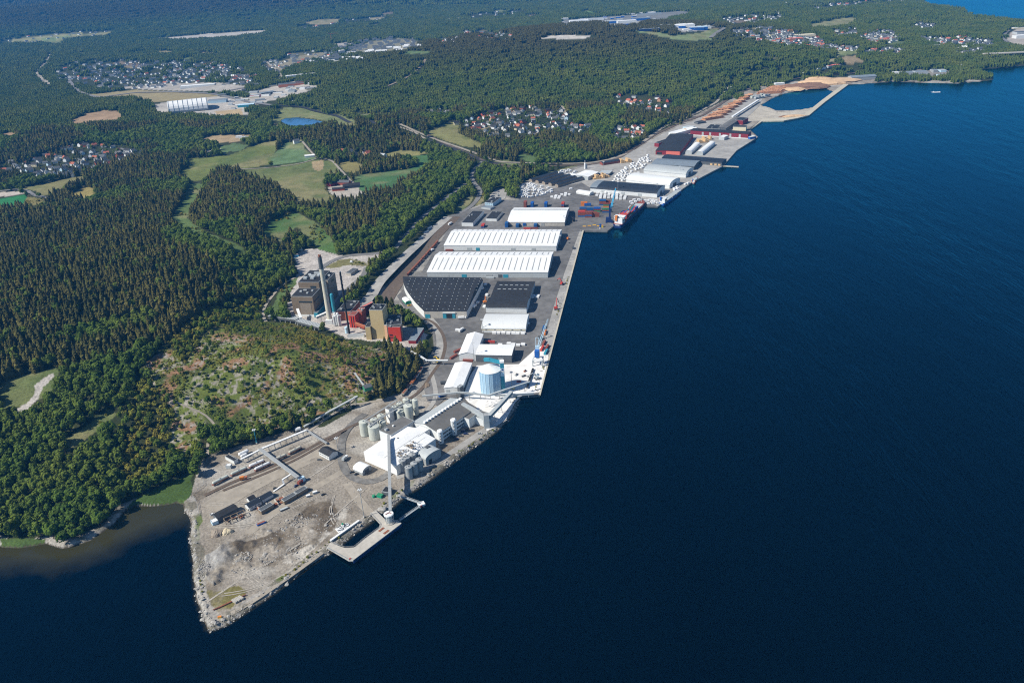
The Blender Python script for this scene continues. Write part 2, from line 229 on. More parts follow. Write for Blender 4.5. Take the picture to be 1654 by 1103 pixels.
# land cover: (name, colour, pixel outline).  'forest' is everything else
F1 = (.12, .145, .042); F2 = (.20, .18, .07); F3 = (.06, .135, .05); TAN = (.30, .235, .135); GRAV = (.34, .315, .275); LAWN = (.07, .12, .035)
cover = [
 ('gravel_yard', (.17, .175, .17), [(905, 33), (960, 29), (1040, 23), (1100, 18), (1120, 21), (1070, 34), (1035, 40), (985, 43), (910, 40)]), ('gravel_yard', (.31, .305, .30), [(1085, 42), (1130, 44), (1142, 50), (1098, 52)]), ('dry_grass', (.20, .19, .13), [(596, 68), (650, 62), (688, 68), (676, 76), (630, 84), (585, 88), (560, 84)]), ('dry_grass', (.22, .20, .14), [(436, 104), (480, 92), (520, 84), (535, 92), (490, 102), (452, 116)]), ('dry_grass', (.20, .19, .13), [(1395, 62), (1440, 56), (1448, 64), (1405, 69)]), ('gravel_yard', (.33, .31, .28), [(534, 72), (560, 68), (572, 72), (548, 78)]),
 ('field', F1, [(304, 257), (338, 254), (371.6, 251), (397, 240), (422, 231), (450, 226.5), (437, 265), (407, 272), (382, 272.5), (352, 272), (331, 291), (314, 293.4), (287, 282), (306, 268)]),
 ('field', (.115, .185, .085), [(440, 267), (437, 253), (460, 231.7), (488, 225.4), (492, 240), (511, 255.4), (481, 263)]),
 ('field', (.13, .15, .055), [(382, 275), (440, 270), (511, 258.5), (541, 261.4), (551, 278), (528, 284.6), (524, 306), (543, 325), (519, 331), (482, 328), (473, 316), (450, 303.7), (435, 293), (405, 284.6)]),
 ('dry_grass', TAN, [(503, 262), (520, 258), (524, 268), (519, 276), (508, 276)]),
 ('gravel_yard', GRAV, [(524, 303), (545, 300), (572, 295), (580, 306), (594, 316), (568, 322), (545, 323)]),
 ('field', F3, [(568, 287), (587, 281.5), (620, 278), (656, 274), (680, 266), (664, 253), (691, 249.6), (695, 263), (675, 278), (647, 292), (638, 303), (600, 308), (582, 308)]),
 ('dry_grass', F2, [(545, 262), (575, 262), (590, 268), (572, 280), (556, 277)]), ('dry_grass', (.21, .20, .08), [(610, 252), (640, 243), (688, 245), (692, 249), (662, 252), (625, 257)]),
 ('meadow', (.075, .14, .04), [(424, 381), (437, 357), (477, 341.8), (492, 350), (505, 356.6), (520, 367), (535, 385), (545, 403), (543, 411), (513, 402), (503, 391), (480, 367), (463, 378), (455, 391), (440, 388)]),
 ('meadow', (.10, .15, .05), [(309, 297), (330, 297), (324, 315), (312, 335), (302, 352), (330, 374), (360, 386), (392, 400), (398, 412), (380, 406), (340, 388), (306, 375), (285, 366), (277, 352), (292, 328)]),
 ('field', (.19, .18, .08), [(32, 305), (65, 298), (100, 290), (139, 283), (133, 292), (110, 303), (87, 313.5), (67, 316), (58, 309)]),
 ('dry_grass', (.25, .21, .075), [(111, 316), (139, 299.4), (154, 307), (156, 318), (141, 323)]), ('dry_grass', F2, [(36, 333), (45, 316), (60, 321), (72, 322), (66, 330)]),
 ('sports_pitch', (.03, .17, .06), [(0, 321), (43.5, 314.6), (36, 332), (0, 334), (-30, 336), (-30, 323)]), ('gravel_yard', (.42, .38, .34), [(-30, 312), (0, 311), (25, 309), (42, 312), (20, 316), (-30, 321)]),
 ('dry_grass', (.30, .21, .13), [(107.6, 200.7), (121, 191), (140, 184), (166.8, 177.7), (190, 180), (205, 186), (188, 193.4), (150, 197), (125, 202)]), ('dry_grass', (.30, .21, .13), [(0, 217), (22, 213), (26, 220), (8, 223)]),
 ('dry_grass', (.26, .22, .12), [(142, 153), (217, 145), (280, 148), (350, 153), (360, 160), (330, 158), (285, 163), (240, 166), (215, 160), (150, 160)]),
 ('gravel_yard', (.38, .36, .33), [(243, 171), (280, 163), (345, 156), (400, 158), (400, 186), (345, 187), (320, 182), (268, 182), (255, 181)]), ('dry_grass', (.38, .29, .17), [(345, 180), (390, 177), (392, 185), (350, 186)]),
 ('gravel_yard', (.36, .34, .31), [(400, 150), (440, 140), (475, 132), (500, 137), (520, 140), (490, 150), (450, 160), (400, 172)]), ('gravel_yard', (.34, .32, .29), [(190, 142), (270, 135), (345, 133), (400, 140), (400, 150), (340, 148), (260, 146)]),
 ('gravel_yard', (.40, .375, .335), [(232, 63), (290, 59), (330, 55), (400, 50.5), (430, 49), (431, 52.5), (400, 57), (340, 62), (290, 64)]), ('gravel_yard', (.42, .40, .37), [(864, 64), (890, 57.5), (950, 57), (958, 61), (930, 63.5)]),
 ('field', (.26, .25, .12), [(2, 69), (30, 63), (60, 60), (120, 55), (180, 51), (175, 57), (130, 60), (60, 69)]), ('field', (.15, .21, .09), [(60, 66), (80, 60), (120, 57), (110, 62), (75, 67)]),
 ('field', (.25, .22, .12), [(487, 37), (520, 31), (552, 31), (545, 37), (515, 41)]), ('field', (.28, .24, .14), [(598, 30), (620, 28), (622, 32), (600, 34)]),
 ('meadow', (.16, .18, .075), [(452, 179), (462, 174), (494, 174), (556, 187.7), (576, 196), (573, 204), (545, 203), (541, 199), (505, 192), (480, 189), (459, 191), (452, 196), (440, 194)]), ('dry_grass', (.24, .20, .10), [(440, 200), (450, 201), (449, 207), (441, 207)]),
 ('meadow', (.13, .16, .09), [(560, 186), (600, 183), (628, 182), (650, 186), (630, 189), (605, 193), (580, 191)]),
 ('dry_grass', (.33, .25, .15), [(325, 224), (345, 219), (402, 218), (411, 222), (395, 227), (360, 231), (330, 229)]), ('meadow', (.09, .14, .06), [(352, 238), (378, 232), (402, 234), (390, 243), (360, 247)]), ('gravel_yard', GRAV, [(327, 244), (352, 238), (356, 241), (332, 247)]),
 ('meadow', (.19, .19, .075), [(686, 213.5), (712, 204), (736, 191), (742, 204), (739, 214), (778, 232), (780, 240), (750, 237), (711, 224.6)]), ('dry_grass', (.28, .23, .13), [(760, 200), (792, 205), (780, 210)]),
 ('meadow', (.10, .15, .06), [(645, 84), (690, 82), (700, 86), (655, 88)]), ('meadow', (.12, .20, .07), [(935, 20), (950, 17), (965, 22), (955, 24)]), ('field', (.16, .21, .10), [(1007, 48), (1060, 52), (1090, 58), (1130, 54), (1150, 47), (1165, 49), (1148, 65), (1120, 66), (1085, 63), (1050, 56)]),
 ('field', (.22, .22, .11), [(1307, 40), (1345, 32), (1368, 28), (1390, 31), (1372, 41), (1340, 44), (1310, 47)]), ('field', (.22, .24, .11), [(1350, 84), (1385, 80), (1396, 83), (1375, 89), (1352, 91)]), ('dry_grass', (.24, .19, .12), [(1358, 92), (1385, 90), (1395, 101), (1365, 103)]), ('dry_grass', (.24, .22, .13), [(1330, 99), (1352, 92), (1356, 98), (1340, 102)]), ('field', (.08, .14, .05), [(1421, 110), (1446, 108), (1440, 115), (1424, 116)]),
 ('gravel_yard', (.20, .19, .17), [(1438, 121), (1460, 117), (1500, 113), (1530, 114), (1540, 121.5), (1500, 122), (1470, 120.5)]), ('gravel_yard', (.35, .32, .28), [(1640, 48), (1654, 45), (1720, 45), (1720, 72), (1654, 74), (1622, 70), (1630, 55)]),
 ('gravel_yard', (.40, .375, .35), [(473, 424), (480, 409), (497, 402), (512, 402), (545, 412), (575, 414), (600, 411), (625, 406), (640, 398), (642, 404), (612, 418), (592, 430), (590, 445), (568, 460), (560, 480), (540, 500), (690, 540), (683, 556), (655, 570), (640, 556), (610, 552), (560, 547), (530, 532), (470, 517), (462, 505), (470, 470), (480, 440)]),
 ('dry_grass', (.17, .16, .07), [(525, 432), (545, 421), (565, 418), (590, 424), (596, 430), (560, 428), (540, 434)]), ('meadow', (.085, .13, .045), [(436, 500), (450, 474), (472, 452), (482, 447), (476, 462), (462, 478), (452, 498), (446, 508)]),
 ('meadow', (.12, .14, .055), [(0, 618), (40, 605), (75, 598), (98, 594), (92, 612), (80, 640), (62, 645), (40, 655), (0, 660)]),
 ('reeds', (.055, .095, .024), [(200, 822), (216, 808), (245, 793), (290, 772), (312, 764), (308, 800), (296, 813), (265, 815), (216, 817)]), ('reeds', (.06, .10, .028), [(3, 884), (0, 870), (40, 870), (75, 872), (72, 879), (32, 886)]),
 ('meadow', (.13, .15, .06), [(96, 735), (130, 715), (165, 690), (190, 668), (178, 660), (150, 680), (110, 705)]), ('meadow', (.12, .13, .055), [(82, 700), (110, 684), (120, 690), (95, 703)]),
 ('parking_lot', (.36, .34, .31), [(785, 335), (790, 318), (800, 305), (812, 303), (820, 309), (818, 322), (803, 328), (798, 338)]), ('dry_grass', (.25, .215, .09), [(803, 326), (816, 324), (824, 330), (806, 335)]), ('meadow', (.20, .19, .09), [(764, 330), (772, 315), (780, 312), (786, 312), (780, 325), (774, 333)]),
 ('meadow', (.11, .14, .06), [(730, 345), (742, 328), (760, 315), (766, 320), (750, 338)]), ('meadow', (.15, .16, .08), [(840, 300), (870, 288), (900, 281), (940, 270), (930, 266), (880, 281), (845, 293)]),
 ('meadow', (.15, .165, .08), [(985, 256), (1030, 236), (1065, 213), (1090, 200), (1105, 196), (1070, 220), (1040, 240), (1000, 260)]), ('meadow', (.14, .16, .08), [(780, 262), (830, 268), (850, 270), (820, 258)]), ('meadow', (.09, .14, .05), [(838, 248), (870, 254), (862, 263), (836, 258)]),
 ('gravel_yard', (.36, .34, .32), [(20, 662), (45, 650), (58, 630), (56, 622), (76, 607), (90, 600), (86, 610), (70, 625), (60, 645), (44, 662), (36, 668)]),
]
_rc = random.Random(91)
for _k in range(46):                                        # small far clearings, crofts and felled blocks in the distant woods
    _x = _rc.uniform(-20, 1480); _y = _rc.uniform(12, 118) if _x < 520 else _rc.uniform(8, 50) if _x < 1150 else _rc.uniform(12, 100)
    _w = _rc.uniform(6, 20) * (.5 + _y / 90); _h = _w * _rc.uniform(.08, .2); _a = _rc.uniform(-.12, .12)
    cover.insert(0, (_rc.choice(['field', 'dry_grass', 'felled_ground', 'felled_ground', 'meadow']), _rc.choice([(.15, .17, .07), (.22, .19, .10), (.12, .11, .065), (.10, .13, .05), (.17, .135, .095)]), [(_x + _w * cos(t) * _rc.uniform(.7, 1.15), _y + _h * sin(t) * _rc.uniform(.7, 1.2) + _a * _w * cos(t)) for t in [i * .698 for i in range(9)]]))
clearcut_px = [(232, 590), (270, 560), (300, 590), (330, 540), (400, 515), (470, 522), (520, 540), (600, 560), (640, 570), (600, 590), (610, 620), (590, 650), (560, 655), (500, 675), (420, 700), (330, 700), (300, 735), (270, 720), (285, 660), (255, 640)]
CLEAR = CS(clearcut_px)
strip_px = [(330, 735), (415, 703), (495, 678), (575, 640), (640, 628), (650, 615), (610, 625), (560, 640), (490, 665), (410, 690), (335, 715)]
def ground_material():
    m = bpy.data.materials.new('ground'); m.use_nodes = True; n = m.node_tree.nodes; l = m.node_tree.links; b = n['Principled BSDF']; b.inputs['Roughness'].default_value = .95; b.inputs['Specular IOR Level'].default_value = .1
    a = n.new('ShaderNodeAttribute'); a.attribute_name = 'col'; g = n.new('ShaderNodeNewGeometry'); cur = None
    for sc, lo, hi in ((.45, .6, 1.4), (.06, .8, 1.2), (.012, .85, 1.15)):
        z = n.new('ShaderNodeTexNoise'); z.inputs['Scale'].default_value = sc; z.inputs['Detail'].default_value = 6; z.inputs['Roughness'].default_value = .65; l.new(g.outputs['Position'], z.inputs['Vector'])
        r = n.new('ShaderNodeMapRange'); r.inputs[1].default_value = .3; r.inputs[2].default_value = .7; r.inputs[3].default_value = lo; r.inputs[4].default_value = hi; l.new(z.outputs[0], r.inputs[0])
        if cur is None: cur = r.outputs[0]; bp = n.new('ShaderNodeBump'); bp.inputs['Strength'].default_value = .5; bp.inputs['Distance'].default_value = 1.2; l.new(z.outputs[0], bp.inputs['Height']); l.new(bp.outputs[0], b.inputs['Normal'])
        else: q = n.new('ShaderNodeMath'); q.operation = 'MULTIPLY'; l.new(cur, q.inputs[0]); l.new(r.outputs[0], q.inputs[1]); cur = q.outputs[0]
    s = n.new('ShaderNodeVectorMath'); s.operation = 'SCALE'; l.new(a.outputs['Color'], s.inputs[0]); l.new(cur, s.inputs['Scale']); l.new(s.outputs[0], b.inputs['Base Color']); return m
M['ground'] = ground_material()
COVERW = [CS(c[2]) for c in cover]
phi = np.arange(52.5, .42, -.062); rr = CAMZ / np.tan(np.radians(phi)); th = np.radians(np.arange(-50, 47, .085))
X = rr[:, None] * np.sin(th)[None, :]; Y = rr[:, None] * np.cos(th)[None, :]; SH = X.shape; X = X.ravel(); Y = Y.ravel()
DC = coastd(X, Y); Z = H(X, Y, DC)
jx = X + 5 * (fbm(X, Y, 14, 3, 2) - .5); jy = Y + 5 * (fbm(X, Y, 14, 9, 2) - .5)
cls = np.full(X.shape, -1); inport = inpoly(X, Y, PORT) & (DC > 0)
cls[inpoly(jx, jy, CLEAR)] = -3
for i, w in enumerate(COVERW): cls[inpoly(jx, jy, w)] = i
south = inport & (Y < W(600, 640)[1] + 60); cls[inport] = -2
cls[(DC > -6) & (DC < 7 + 5 * vnoise(X, Y, 15, 8)) & (Y < 1700) & (cls < 0)] = -4
C = np.zeros((len(X), 3)); n1 = fbm(X, Y, 60, 41); n2 = fbm(X, Y, 9, 42); n3 = fbm(X, Y, 25, 43, 4)
C[:] = (.034, .042, .017); C += (n1[:, None] - .5) * np.array([.03, .02, .005]); C = np.maximum(C, .008)
for i, c in enumerate(cover): C[cls == i] = c[1]
def blend(mask, col, w): C[mask] = C[mask] * (1 - w[mask, None]) + np.array(col) * w[mask, None]
fld = np.isin(cls, [i for i, c in enumerate(cover) if c[0] in ('field', 'meadow')])
blend(fld, (.24, .21, .11), .65 * sstep(.5, .75, fbm(X, Y, 70, 51))); blend(fld, (.06, .10, .03), .5 * sstep(.55, .75, fbm(X, Y, 40, 52)))
st = (np.sin((X * cos(.15) + Y * sin(.15)) / 2.6) > .2) & (cls == 0); C[st] *= 1.16
cc = cls == -3; C[cc] = (.115, .145, .032); blend(cc, (.05, .075, .02), .8 * sstep(.5, .64, fbm(X, Y, 32, 62))); blend(cc, (.25, .14, .085), .9 * sstep(.5, .62, fbm(X, Y, 17, 68, 4)) * (1 - .7 * sstep(890, 960, Y))); blend(cc, (.30, .275, .24), .9 * sstep(.54, .64, fbm(X, Y, 4, 61, 3)) * sstep(.35, .52, fbm(X, Y, 45, 69, 2)) * (1 - .8 * sstep(880, 950, Y)))
pt = cls == -2; C[pt] = (.26, .235, .20); blend(pt, (.15, .128, .10), .85 * sstep(.5, .68, fbm(X, Y, 13, 67, 4))); C[pt & (Y > W(600, 640)[1]) & (Y < W(1000, 250)[1])] = (.17, .165, .155); blend(pt, (.25, .225, .19), sstep(.45, .7, n1) * (Y < W(600, 640)[1])); blend(pt, (.36, .345, .315), .7 * sstep(.5, .7, fbm(X, Y, 35, 63)))
mud = CS([(345, 902), (372, 880), (430, 868), (470, 842), (500, 815), (535, 805), (548, 830), (540, 855), (515, 878), (470, 905), (430, 915), (400, 905), (378, 885)]); mm = inpoly(X, Y, mud) & pt
blend(mm, (.105, .085, .062), .9 * sstep(.38, .56, fbm(X, Y, 24, 64, 4))); blend(mm, (.55, .53, .49), .8 * sstep(.66, .73, fbm(X, Y, 22, 65, 3)))
pale = CS([(440, 905), (480, 912), (530, 865), (560, 840), (590, 830), (590, 810), (560, 815), (535, 845), (500, 880)]); mm = inpoly(X, Y, pale) & pt; blend(mm, (.43, .41, .37), .8 * sstep(.52, .64, fbm(X, Y, 16, 66, 3)))
gr = CS([(312, 985), (330, 950), (350, 955), (385, 945), (400, 955), (370, 985), (350, 1005), (330, 1005)]); mm = inpoly(X, Y, gr) & pt; blend(mm, (.15, .135, .05), sstep(.35, .55, n3))
lm = CS([(1165, 195), (1200, 160), (1240, 170), (1255, 182), (1320, 175), (1375, 135), (1370, 138), (1305, 190), (1230, 198)]); mm = inpoly(X, Y, lm) & pt; blend(mm, (.42, .39, .33), np.full(len(X), .9))
shq = cls == -4; C[shq] = (.30, .285, .26); blend(shq, (.16, .15, .12), sstep(.5, .65, n2)); blend(shq, (.11, .14, .05), sstep(.58, .7, n3) * sstep(2, 6, DC))
wet = (DC < .9); C[wet] = (.07, .06, .045)
Z = np.where(inport & south, Z + .5 * (n2 - .5) * sstep(6, 14, DC), Z)
mm = inpoly(X, Y, mud); Z = np.where(mm, Z + 3.6 * (fbm(X, Y, 16, 71, 4) - .45), Z); Z = np.where((cls == -4) & (DC > 0), Z + 1.1 * (n2 - .5), Z)
nr, nc = SH; I = (np.arange(nr - 1)[:, None] * nc + np.arange(nc - 1)[None, :]).ravel(); Q = np.stack([I, I + 1, I + nc + 1, I + nc], 1)
keep = (Z[Q].max(1) > -1.6); Q = Q[keep]; fc = cls[Q[:, 0]]
def sub(name, sel, **t):
    q = Q[sel]
    if not len(q): return
    u, inv = np.unique(q, return_inverse=True); inv = inv.reshape(q.shape); me = bpy.data.meshes.new(name)
    me.vertices.add(len(u)); me.vertices.foreach_set('co', np.stack([X[u], Y[u], Z[u]], 1).astype(np.float32).ravel())
    me.loops.add(inv.size); me.loops.foreach_set('vertex_index', inv.ravel().astype(np.int32)); me.polygons.add(len(q)); me.polygons.foreach_set('loop_start', np.arange(0, inv.size, 4, dtype=np.int32))
    me.update(calc_edges=True); ca = me.color_attributes.new('col', 'FLOAT_COLOR', 'POINT'); ca.data.foreach_set('color', np.concatenate([C[u], np.ones((len(u), 1))], 1).astype(np.float32).ravel())
    me.materials.append(M['ground']); me.polygons.foreach_set('use_smooth', np.ones(len(q), bool)); return link(name, me, **t)
hp = CS([(318, 905), (345, 890), (395, 868), (430, 852), (455, 870), (430, 905), (380, 925), (345, 945), (322, 930)]); mm = inpoly(X, Y, hp) & pt; Z = np.where(mm, Z + 3.4 * np.maximum(fbm(X, Y, 13, 72, 3) - .42, 0) * 3, Z); blend(mm, (.25, .245, .235), sstep(.42, .55, fbm(X, Y, 26, 73, 3)))
sub('terrain', fc == -1, kind='structure'); sub('gravel_ground', fc == -2, kind='structure'); sub('clearcut_ground', fc == -3, kind='structure'); sub('shore', fc == -4, kind='structure')
for nm in sorted(set(c[0] for c in cover)): sub(nm, np.isin(fc, [i for i, c in enumerate(cover) if c[0] == nm]), kind='structure')

# ---------------------------------------------------------------- water
def water_material():
    m = bpy.data.materials.new('sea_water'); m.use_nodes = True; n = m.node_tree.nodes; l = m.node_tree.links; b = n['Principled BSDF']
    g = n.new('ShaderNodeNewGeometry')
    def noise(s, d, vs=None):
        z = n.new('ShaderNodeTexNoise'); z.inputs['Scale'].default_value = s; z.inputs['Detail'].default_value = d
        if vs: mp = n.new('ShaderNodeMapping'); mp.inputs['Scale'].default_value = vs; mp.inputs['Rotation'].default_value = (0, 0, radians(-38)); l.new(g.outputs['Position'], mp.inputs[0]); l.new(mp.outputs[0], z.inputs['Vector'])
        else: l.new(g.outputs['Position'], z.inputs['Vector'])
        return z
    def mrange(src, a, c, x, y): r = n.new('ShaderNodeMapRange'); r.inputs[1].default_value = a; r.inputs[2].default_value = c; r.inputs[3].default_value = x; r.inputs[4].default_value = y; l.new(src, r.inputs[0]); return r.outputs[0]
    wv = noise(.30, 5, (1, .16, 1)); sw = noise(.035, 4, (1, .35, 1)); lane = noise(.004, 3, (1, .25, 1)); big = noise(.006, 3)
    bp = n.new('ShaderNodeBump'); bp.inputs['Distance'].default_value = 2.2; l.new(mrange(lane.outputs[0], .35, .65, .12, .34), bp.inputs['Strength']); wsum = n.new('ShaderNodeMath'); wsum.operation = 'MULTIPLY_ADD'; l.new(sw.outputs[0], wsum.inputs[0]); wsum.inputs[1].default_value = 2.5; l.new(wv.outputs[0], wsum.inputs[2]); l.new(wsum.outputs[0], bp.inputs['Height']); 
    at = n.new('ShaderNodeAttribute'); at.attribute_name = 'shallow'; nn = noise(.05, 5)
    ad = n.new('ShaderNodeMath'); ad.operation = 'MULTIPLY_ADD'; l.new(nn.outputs[0], ad.inputs[0]); ad.inputs[1].default_value = .5; l.new(at.outputs['Fac'], ad.inputs[2]); sh = mrange(ad.outputs[0], .5, 1.1, 0, 1)
    deep = n.new('ShaderNodeMix'); deep.data_type = 'RGBA'; deep.inputs[6].default_value = (.0001, .0009, .0018, 1); deep.inputs[7].default_value = (.0001, .0013, .0028, 1); l.new(mrange(big.outputs[0], .35, .65, 0, 1), deep.inputs[0])
    mx = n.new('ShaderNodeMix'); mx.data_type = 'RGBA'; l.new(sh, mx.inputs[0]); l.new(deep.outputs[2], mx.inputs[6]); mx.inputs[7].default_value = (.034, .033, .014, 1); n.remove(b); df = n.new('ShaderNodeBsdfDiffuse'); l.new(mx.outputs[2], df.inputs[0]); gl = n.new('ShaderNodeBsdfGlossy'); gl.inputs['Color'].default_value = (.07, .64, 1, 1); gl.inputs['Roughness'].default_value = .12; l.new(bp.outputs[0], gl.inputs['Normal']); fr = n.new('ShaderNodeFresnel'); fr.inputs['IOR'].default_value = 1.31; l.new(bp.outputs[0], fr.inputs['Normal']); mw = n.new('ShaderNodeMixShader'); l.new(fr.outputs[0], mw.inputs[0]); l.new(df.outputs[0], mw.inputs[1]); l.new(gl.outputs[0], mw.inputs[2]); l.new(mw.outputs[0], n['Material Output'].inputs[0]); return m
M['sea'] = water_material()
cov = CS([(-160, 890), (-60, 890), (30, 893), (110, 893), (170, 877), (215, 852), (262, 836), (296, 822), (296, 813), (216, 815), (160, 860), (88, 880), (-160, 860)])
def sheet(name, xs, ys, z, mat_, shallow=True, **t):
    gx, gy = np.meshgrid(xs, ys); gx = gx.ravel(); gy = gy.ravel(); n_ = len(xs); me = bpy.data.meshes.new(name)
    q = (np.arange(len(ys) - 1)[:, None] * n_ + np.arange(n_ - 1)[None, :]).ravel()
    me.from_pydata(np.stack([gx, gy, np.full(gx.shape, z)], 1).tolist(), [], np.stack([q, q + 1, q + n_ + 1, q + n_], 1).tolist())
    d = np.where(inpoly(gx, gy, cov), 1, np.clip(1 - dline(gx, gy, cov, True) / 60, 0, 1) ** 1.6); dc = coastd(gx, gy); d = np.maximum(d, .62 * np.clip(1 + dc / 4, 0, 1) * (gy < W(840, 645, 0)[1]))
    a = me.attributes.new('shallow', 'FLOAT', 'POINT'); a.data.foreach_set('value', d.astype(np.float32)); me.materials.append(M[mat_]); me.update(); return link(name, me, **t)
xs = np.concatenate([[-60000, -9000, -2500, -900], np.arange(-760, 380, 4.), [420, 900, 3000, 12000, 60000]]); ys = np.concatenate([[-2500, 100], np.arange(330, 900, 4.), [930, 1500, 3000, 8000, 20000, 62000]])
sheet('sea', xs, ys, 0, 'sea', kind='structure')
lk = MB(); cl = LAKE.mean(0); lk.add([(p[0], p[1], LZ) for p in (LAKE - cl) * 1.03 + cl], [tuple(range(len(LAKE)))]); M['lake'] = M['sea'].copy(); gn = [x for x in M['lake'].node_tree.nodes if x.type == 'BSDF_GLOSSY'][0]; gn.inputs['Color'].default_value = (.5, .78, 1, 1); [x for x in M['lake'].node_tree.nodes if x.type == 'FRESNEL'][0].inputs['IOR'].default_value = 1.5; put('lake', lk, 'lake', kind='structure')
# ---------------------------------------------------------------- roads, railway (draped strips)
LINES = []                                                  # world polylines with a clear half width, for the woods to keep off
def smooth(p, step):
    p = np.asarray(p, float); d = np.r_[0, np.cumsum(np.hypot(*np.diff(p, axis=0).T))]; n = max(3, int(d[-1] / step)); t = np.linspace(0, d[-1], n)
    q = np.stack([np.interp(t, d, p[:, 0]), np.interp(t, d, p[:, 1])], 1); k = 5
    for _ in range(k): q[1:-1] = (q[:-2] + 2 * q[1:-1] + q[2:]) / 4
    return q
def strip(name, pts, w, m, off=.15, flat=None, clear=None, world=False, step=8, **t):
    p = np.asarray(pts, float) if world else (WS(pts, flat) if flat is not None else CS(pts)); p = smooth(p, step); LINES.append((p, w / 2 + (2.5 if clear is None else clear)))
    d = np.gradient(p, axis=0); d /= np.hypot(*d.T)[:, None] + 1e-9; nn = np.stack([-d[:, 1], d[:, 0]], 1); mb = MB(); vs = []
    for k in (-1, 0, 1):
        q = p + nn * w / 2 * k; z = np.full(len(q), flat + off) if flat is not None else H(q[:, 0], q[:, 1]) + off + np.hypot(q[:, 0], q[:, 1]) * 2.5e-4; vs.append(np.c_[q, z])
    z = np.maximum.reduce([v[:, 2] for v in vs])
    for v in vs: v[:, 2] = z
    n = len(p); mb.add(np.vstack(vs), [(a * n + i, (a + 1) * n + i, (a + 1) * n + i + 1, a * n + i + 1)[::-1] for a in (0, 1) for i in range(n - 1)])
    t.setdefault('kind', 'structure'); return put(name, mb, m, **t)
strip('road', [(780, 261), (768, 272), (760, 283), (765, 296), (777, 308), (772, 322), (760, 335), (738, 347)], 9, 'road')
strip('road', [(436, 171), (460, 171.4), (491, 174), (545, 188), (608, 201), (640, 203)], 12, 'newroad', .3); strip('road', [(690, 226), (728, 238.5), (756, 250), (781, 261), (808, 265)], 12, 'newroad', .3)
strip('road', [(640, 199), (670, 212), (700, 224), (740, 238), (790, 256), (810, 263), (825, 263), (880, 265), (956, 263.5), (985, 258), (1012, 249), (1036, 232), (1060, 213.5), (1075, 204), (1121, 185), (1157, 166), (1168, 152), (1176, 142)], 8, 'gravelroad', .3)
strip('railway', [(690, 218), (730, 237), (785, 262), (830, 272), (900, 268), (960, 266), (1000, 256), (1060, 216.7), (1097, 200), (1135, 187), (1191, 151.4), (1218, 141), (1260, 131), (1330, 122), (1400, 117)], 9, 'rail', .3)
strip('road', [(640, 400), (628, 407), (600, 411), (560, 412), (530, 424), (512, 440)], 9, 'road'); strip('road', [(752, 297), (731, 313), (706, 331), (681, 352), (655, 381), (640, 400)], 8, 'road')
strip('road', [(592, 432), (588, 446), (566, 462), (552, 480), (540, 500)], 8, 'road'); strip('road', [(724, 351), (694, 377), (665, 406), (636, 435), (612, 461), (592, 486), (584, 500)], 17, 'conc_yard', clear=7)
strip('path', [(500, 442), (480, 446), (455, 460), (440, 478), (426, 497), (424, 512), (430, 520)], 4, 'gravelroad', clear=2); strip('path', [(566, 654), (586, 651), (610, 649), (628, 647), (642, 640)], 4, 'gravelroad', clear=2); strip('path', [(500, 696), (530, 672), (566, 655), (575, 640)], 4, 'gravelroad', clear=2)
strip('path', [(284, 650), (310, 664), (330, 663), (345, 672), (348, 688)], 2.5, 'gravelroad', clear=1); strip('path', [(335, 735), (331, 722), (336, 715)], 3, 'gravelroad', clear=2)
strip('road', [(-20, 312), (21.7, 306), (43.5, 307), (56.5, 317), (80.5, 319), (71.8, 328.7), (40, 345), (20, 358)], 8, 'road'); strip('road', [(83, 88), (72, 104), (62, 116), (64, 126), (80, 137)], 22, 'gravelroad', .5); strip('road', [(108, 127), (120, 142), (135, 152), (160, 158), (220, 150), (280, 149), (340, 152), (400, 165), (440, 171)], 16, 'road', .6); strip('road', [(340, 152), (400, 141), (440, 130), (500, 122), (540, 118)], 12, 'road', .6)
strip('road', [(488, 229), (500, 243), (511, 255), (537, 260), (550, 275), (562, 288), (575, 300)], 5, 'gravelroad'); strip('path', [(511, 257), (480, 266), (440, 271), (400, 274), (375, 273)], 4, 'gravelroad'); strip('path', [(590, 314), (602, 320), (615, 324)], 4, 'gravelroad')
strip('road', [(903, 165), (910, 175), (914, 188)], 7, 'gravelroad', .4); strip('road', [(857, 222), (868, 216), (870, 212)], 5, 'gravelroad', .4); strip('road', [(430, 100), (450, 116), (455, 126)], 10, 'gravelroad', .5); strip('road', [(640, 204), (670, 214), (700, 232), (690, 226)], 6, 'gravelroad', .3)
strip('road', [(1190, 30), (1160, 38), (1150, 45), (1172, 46), (1148, 62)], 16, 'road', .6); strip('path', [(690, 92), (683, 105), (668, 118), (650, 130), (620, 142), (594, 152), (575, 160), (565, 166)], 9, 'heath', .4, clear=4); strip('road', [(1640, 44), (1626, 52), (1618, 62), (1630, 70)], 12, 'road', .5)
for p_ in ([(330, 975), (380, 940), (440, 905), (500, 868), (560, 815), (590, 790)], [(345, 850), (400, 850), (450, 830), (520, 800)], [(360, 960), (400, 955), (450, 935), (505, 895), (528, 880)], [(352, 880), (372, 900), (400, 930), (420, 945)], [(540, 800), (530, 830), (545, 850), (560, 870)], [(335, 815), (400, 812), (470, 790), (540, 745)], [(345, 760), (400, 748), (470, 722), (530, 700)]):
    for o_ in (-1.6, 1.6): q_ = WS(p_, 2.35); strip('tyre_track', q_ + np.array([o_ * .4, o_ * .9]), .9, 'rut', .03 + .01 * (o_ > 0), clear=0, world=True, step=5)
strip('road', [(195, 240), (212, 248), (228, 255)], 6, 'road', .4)

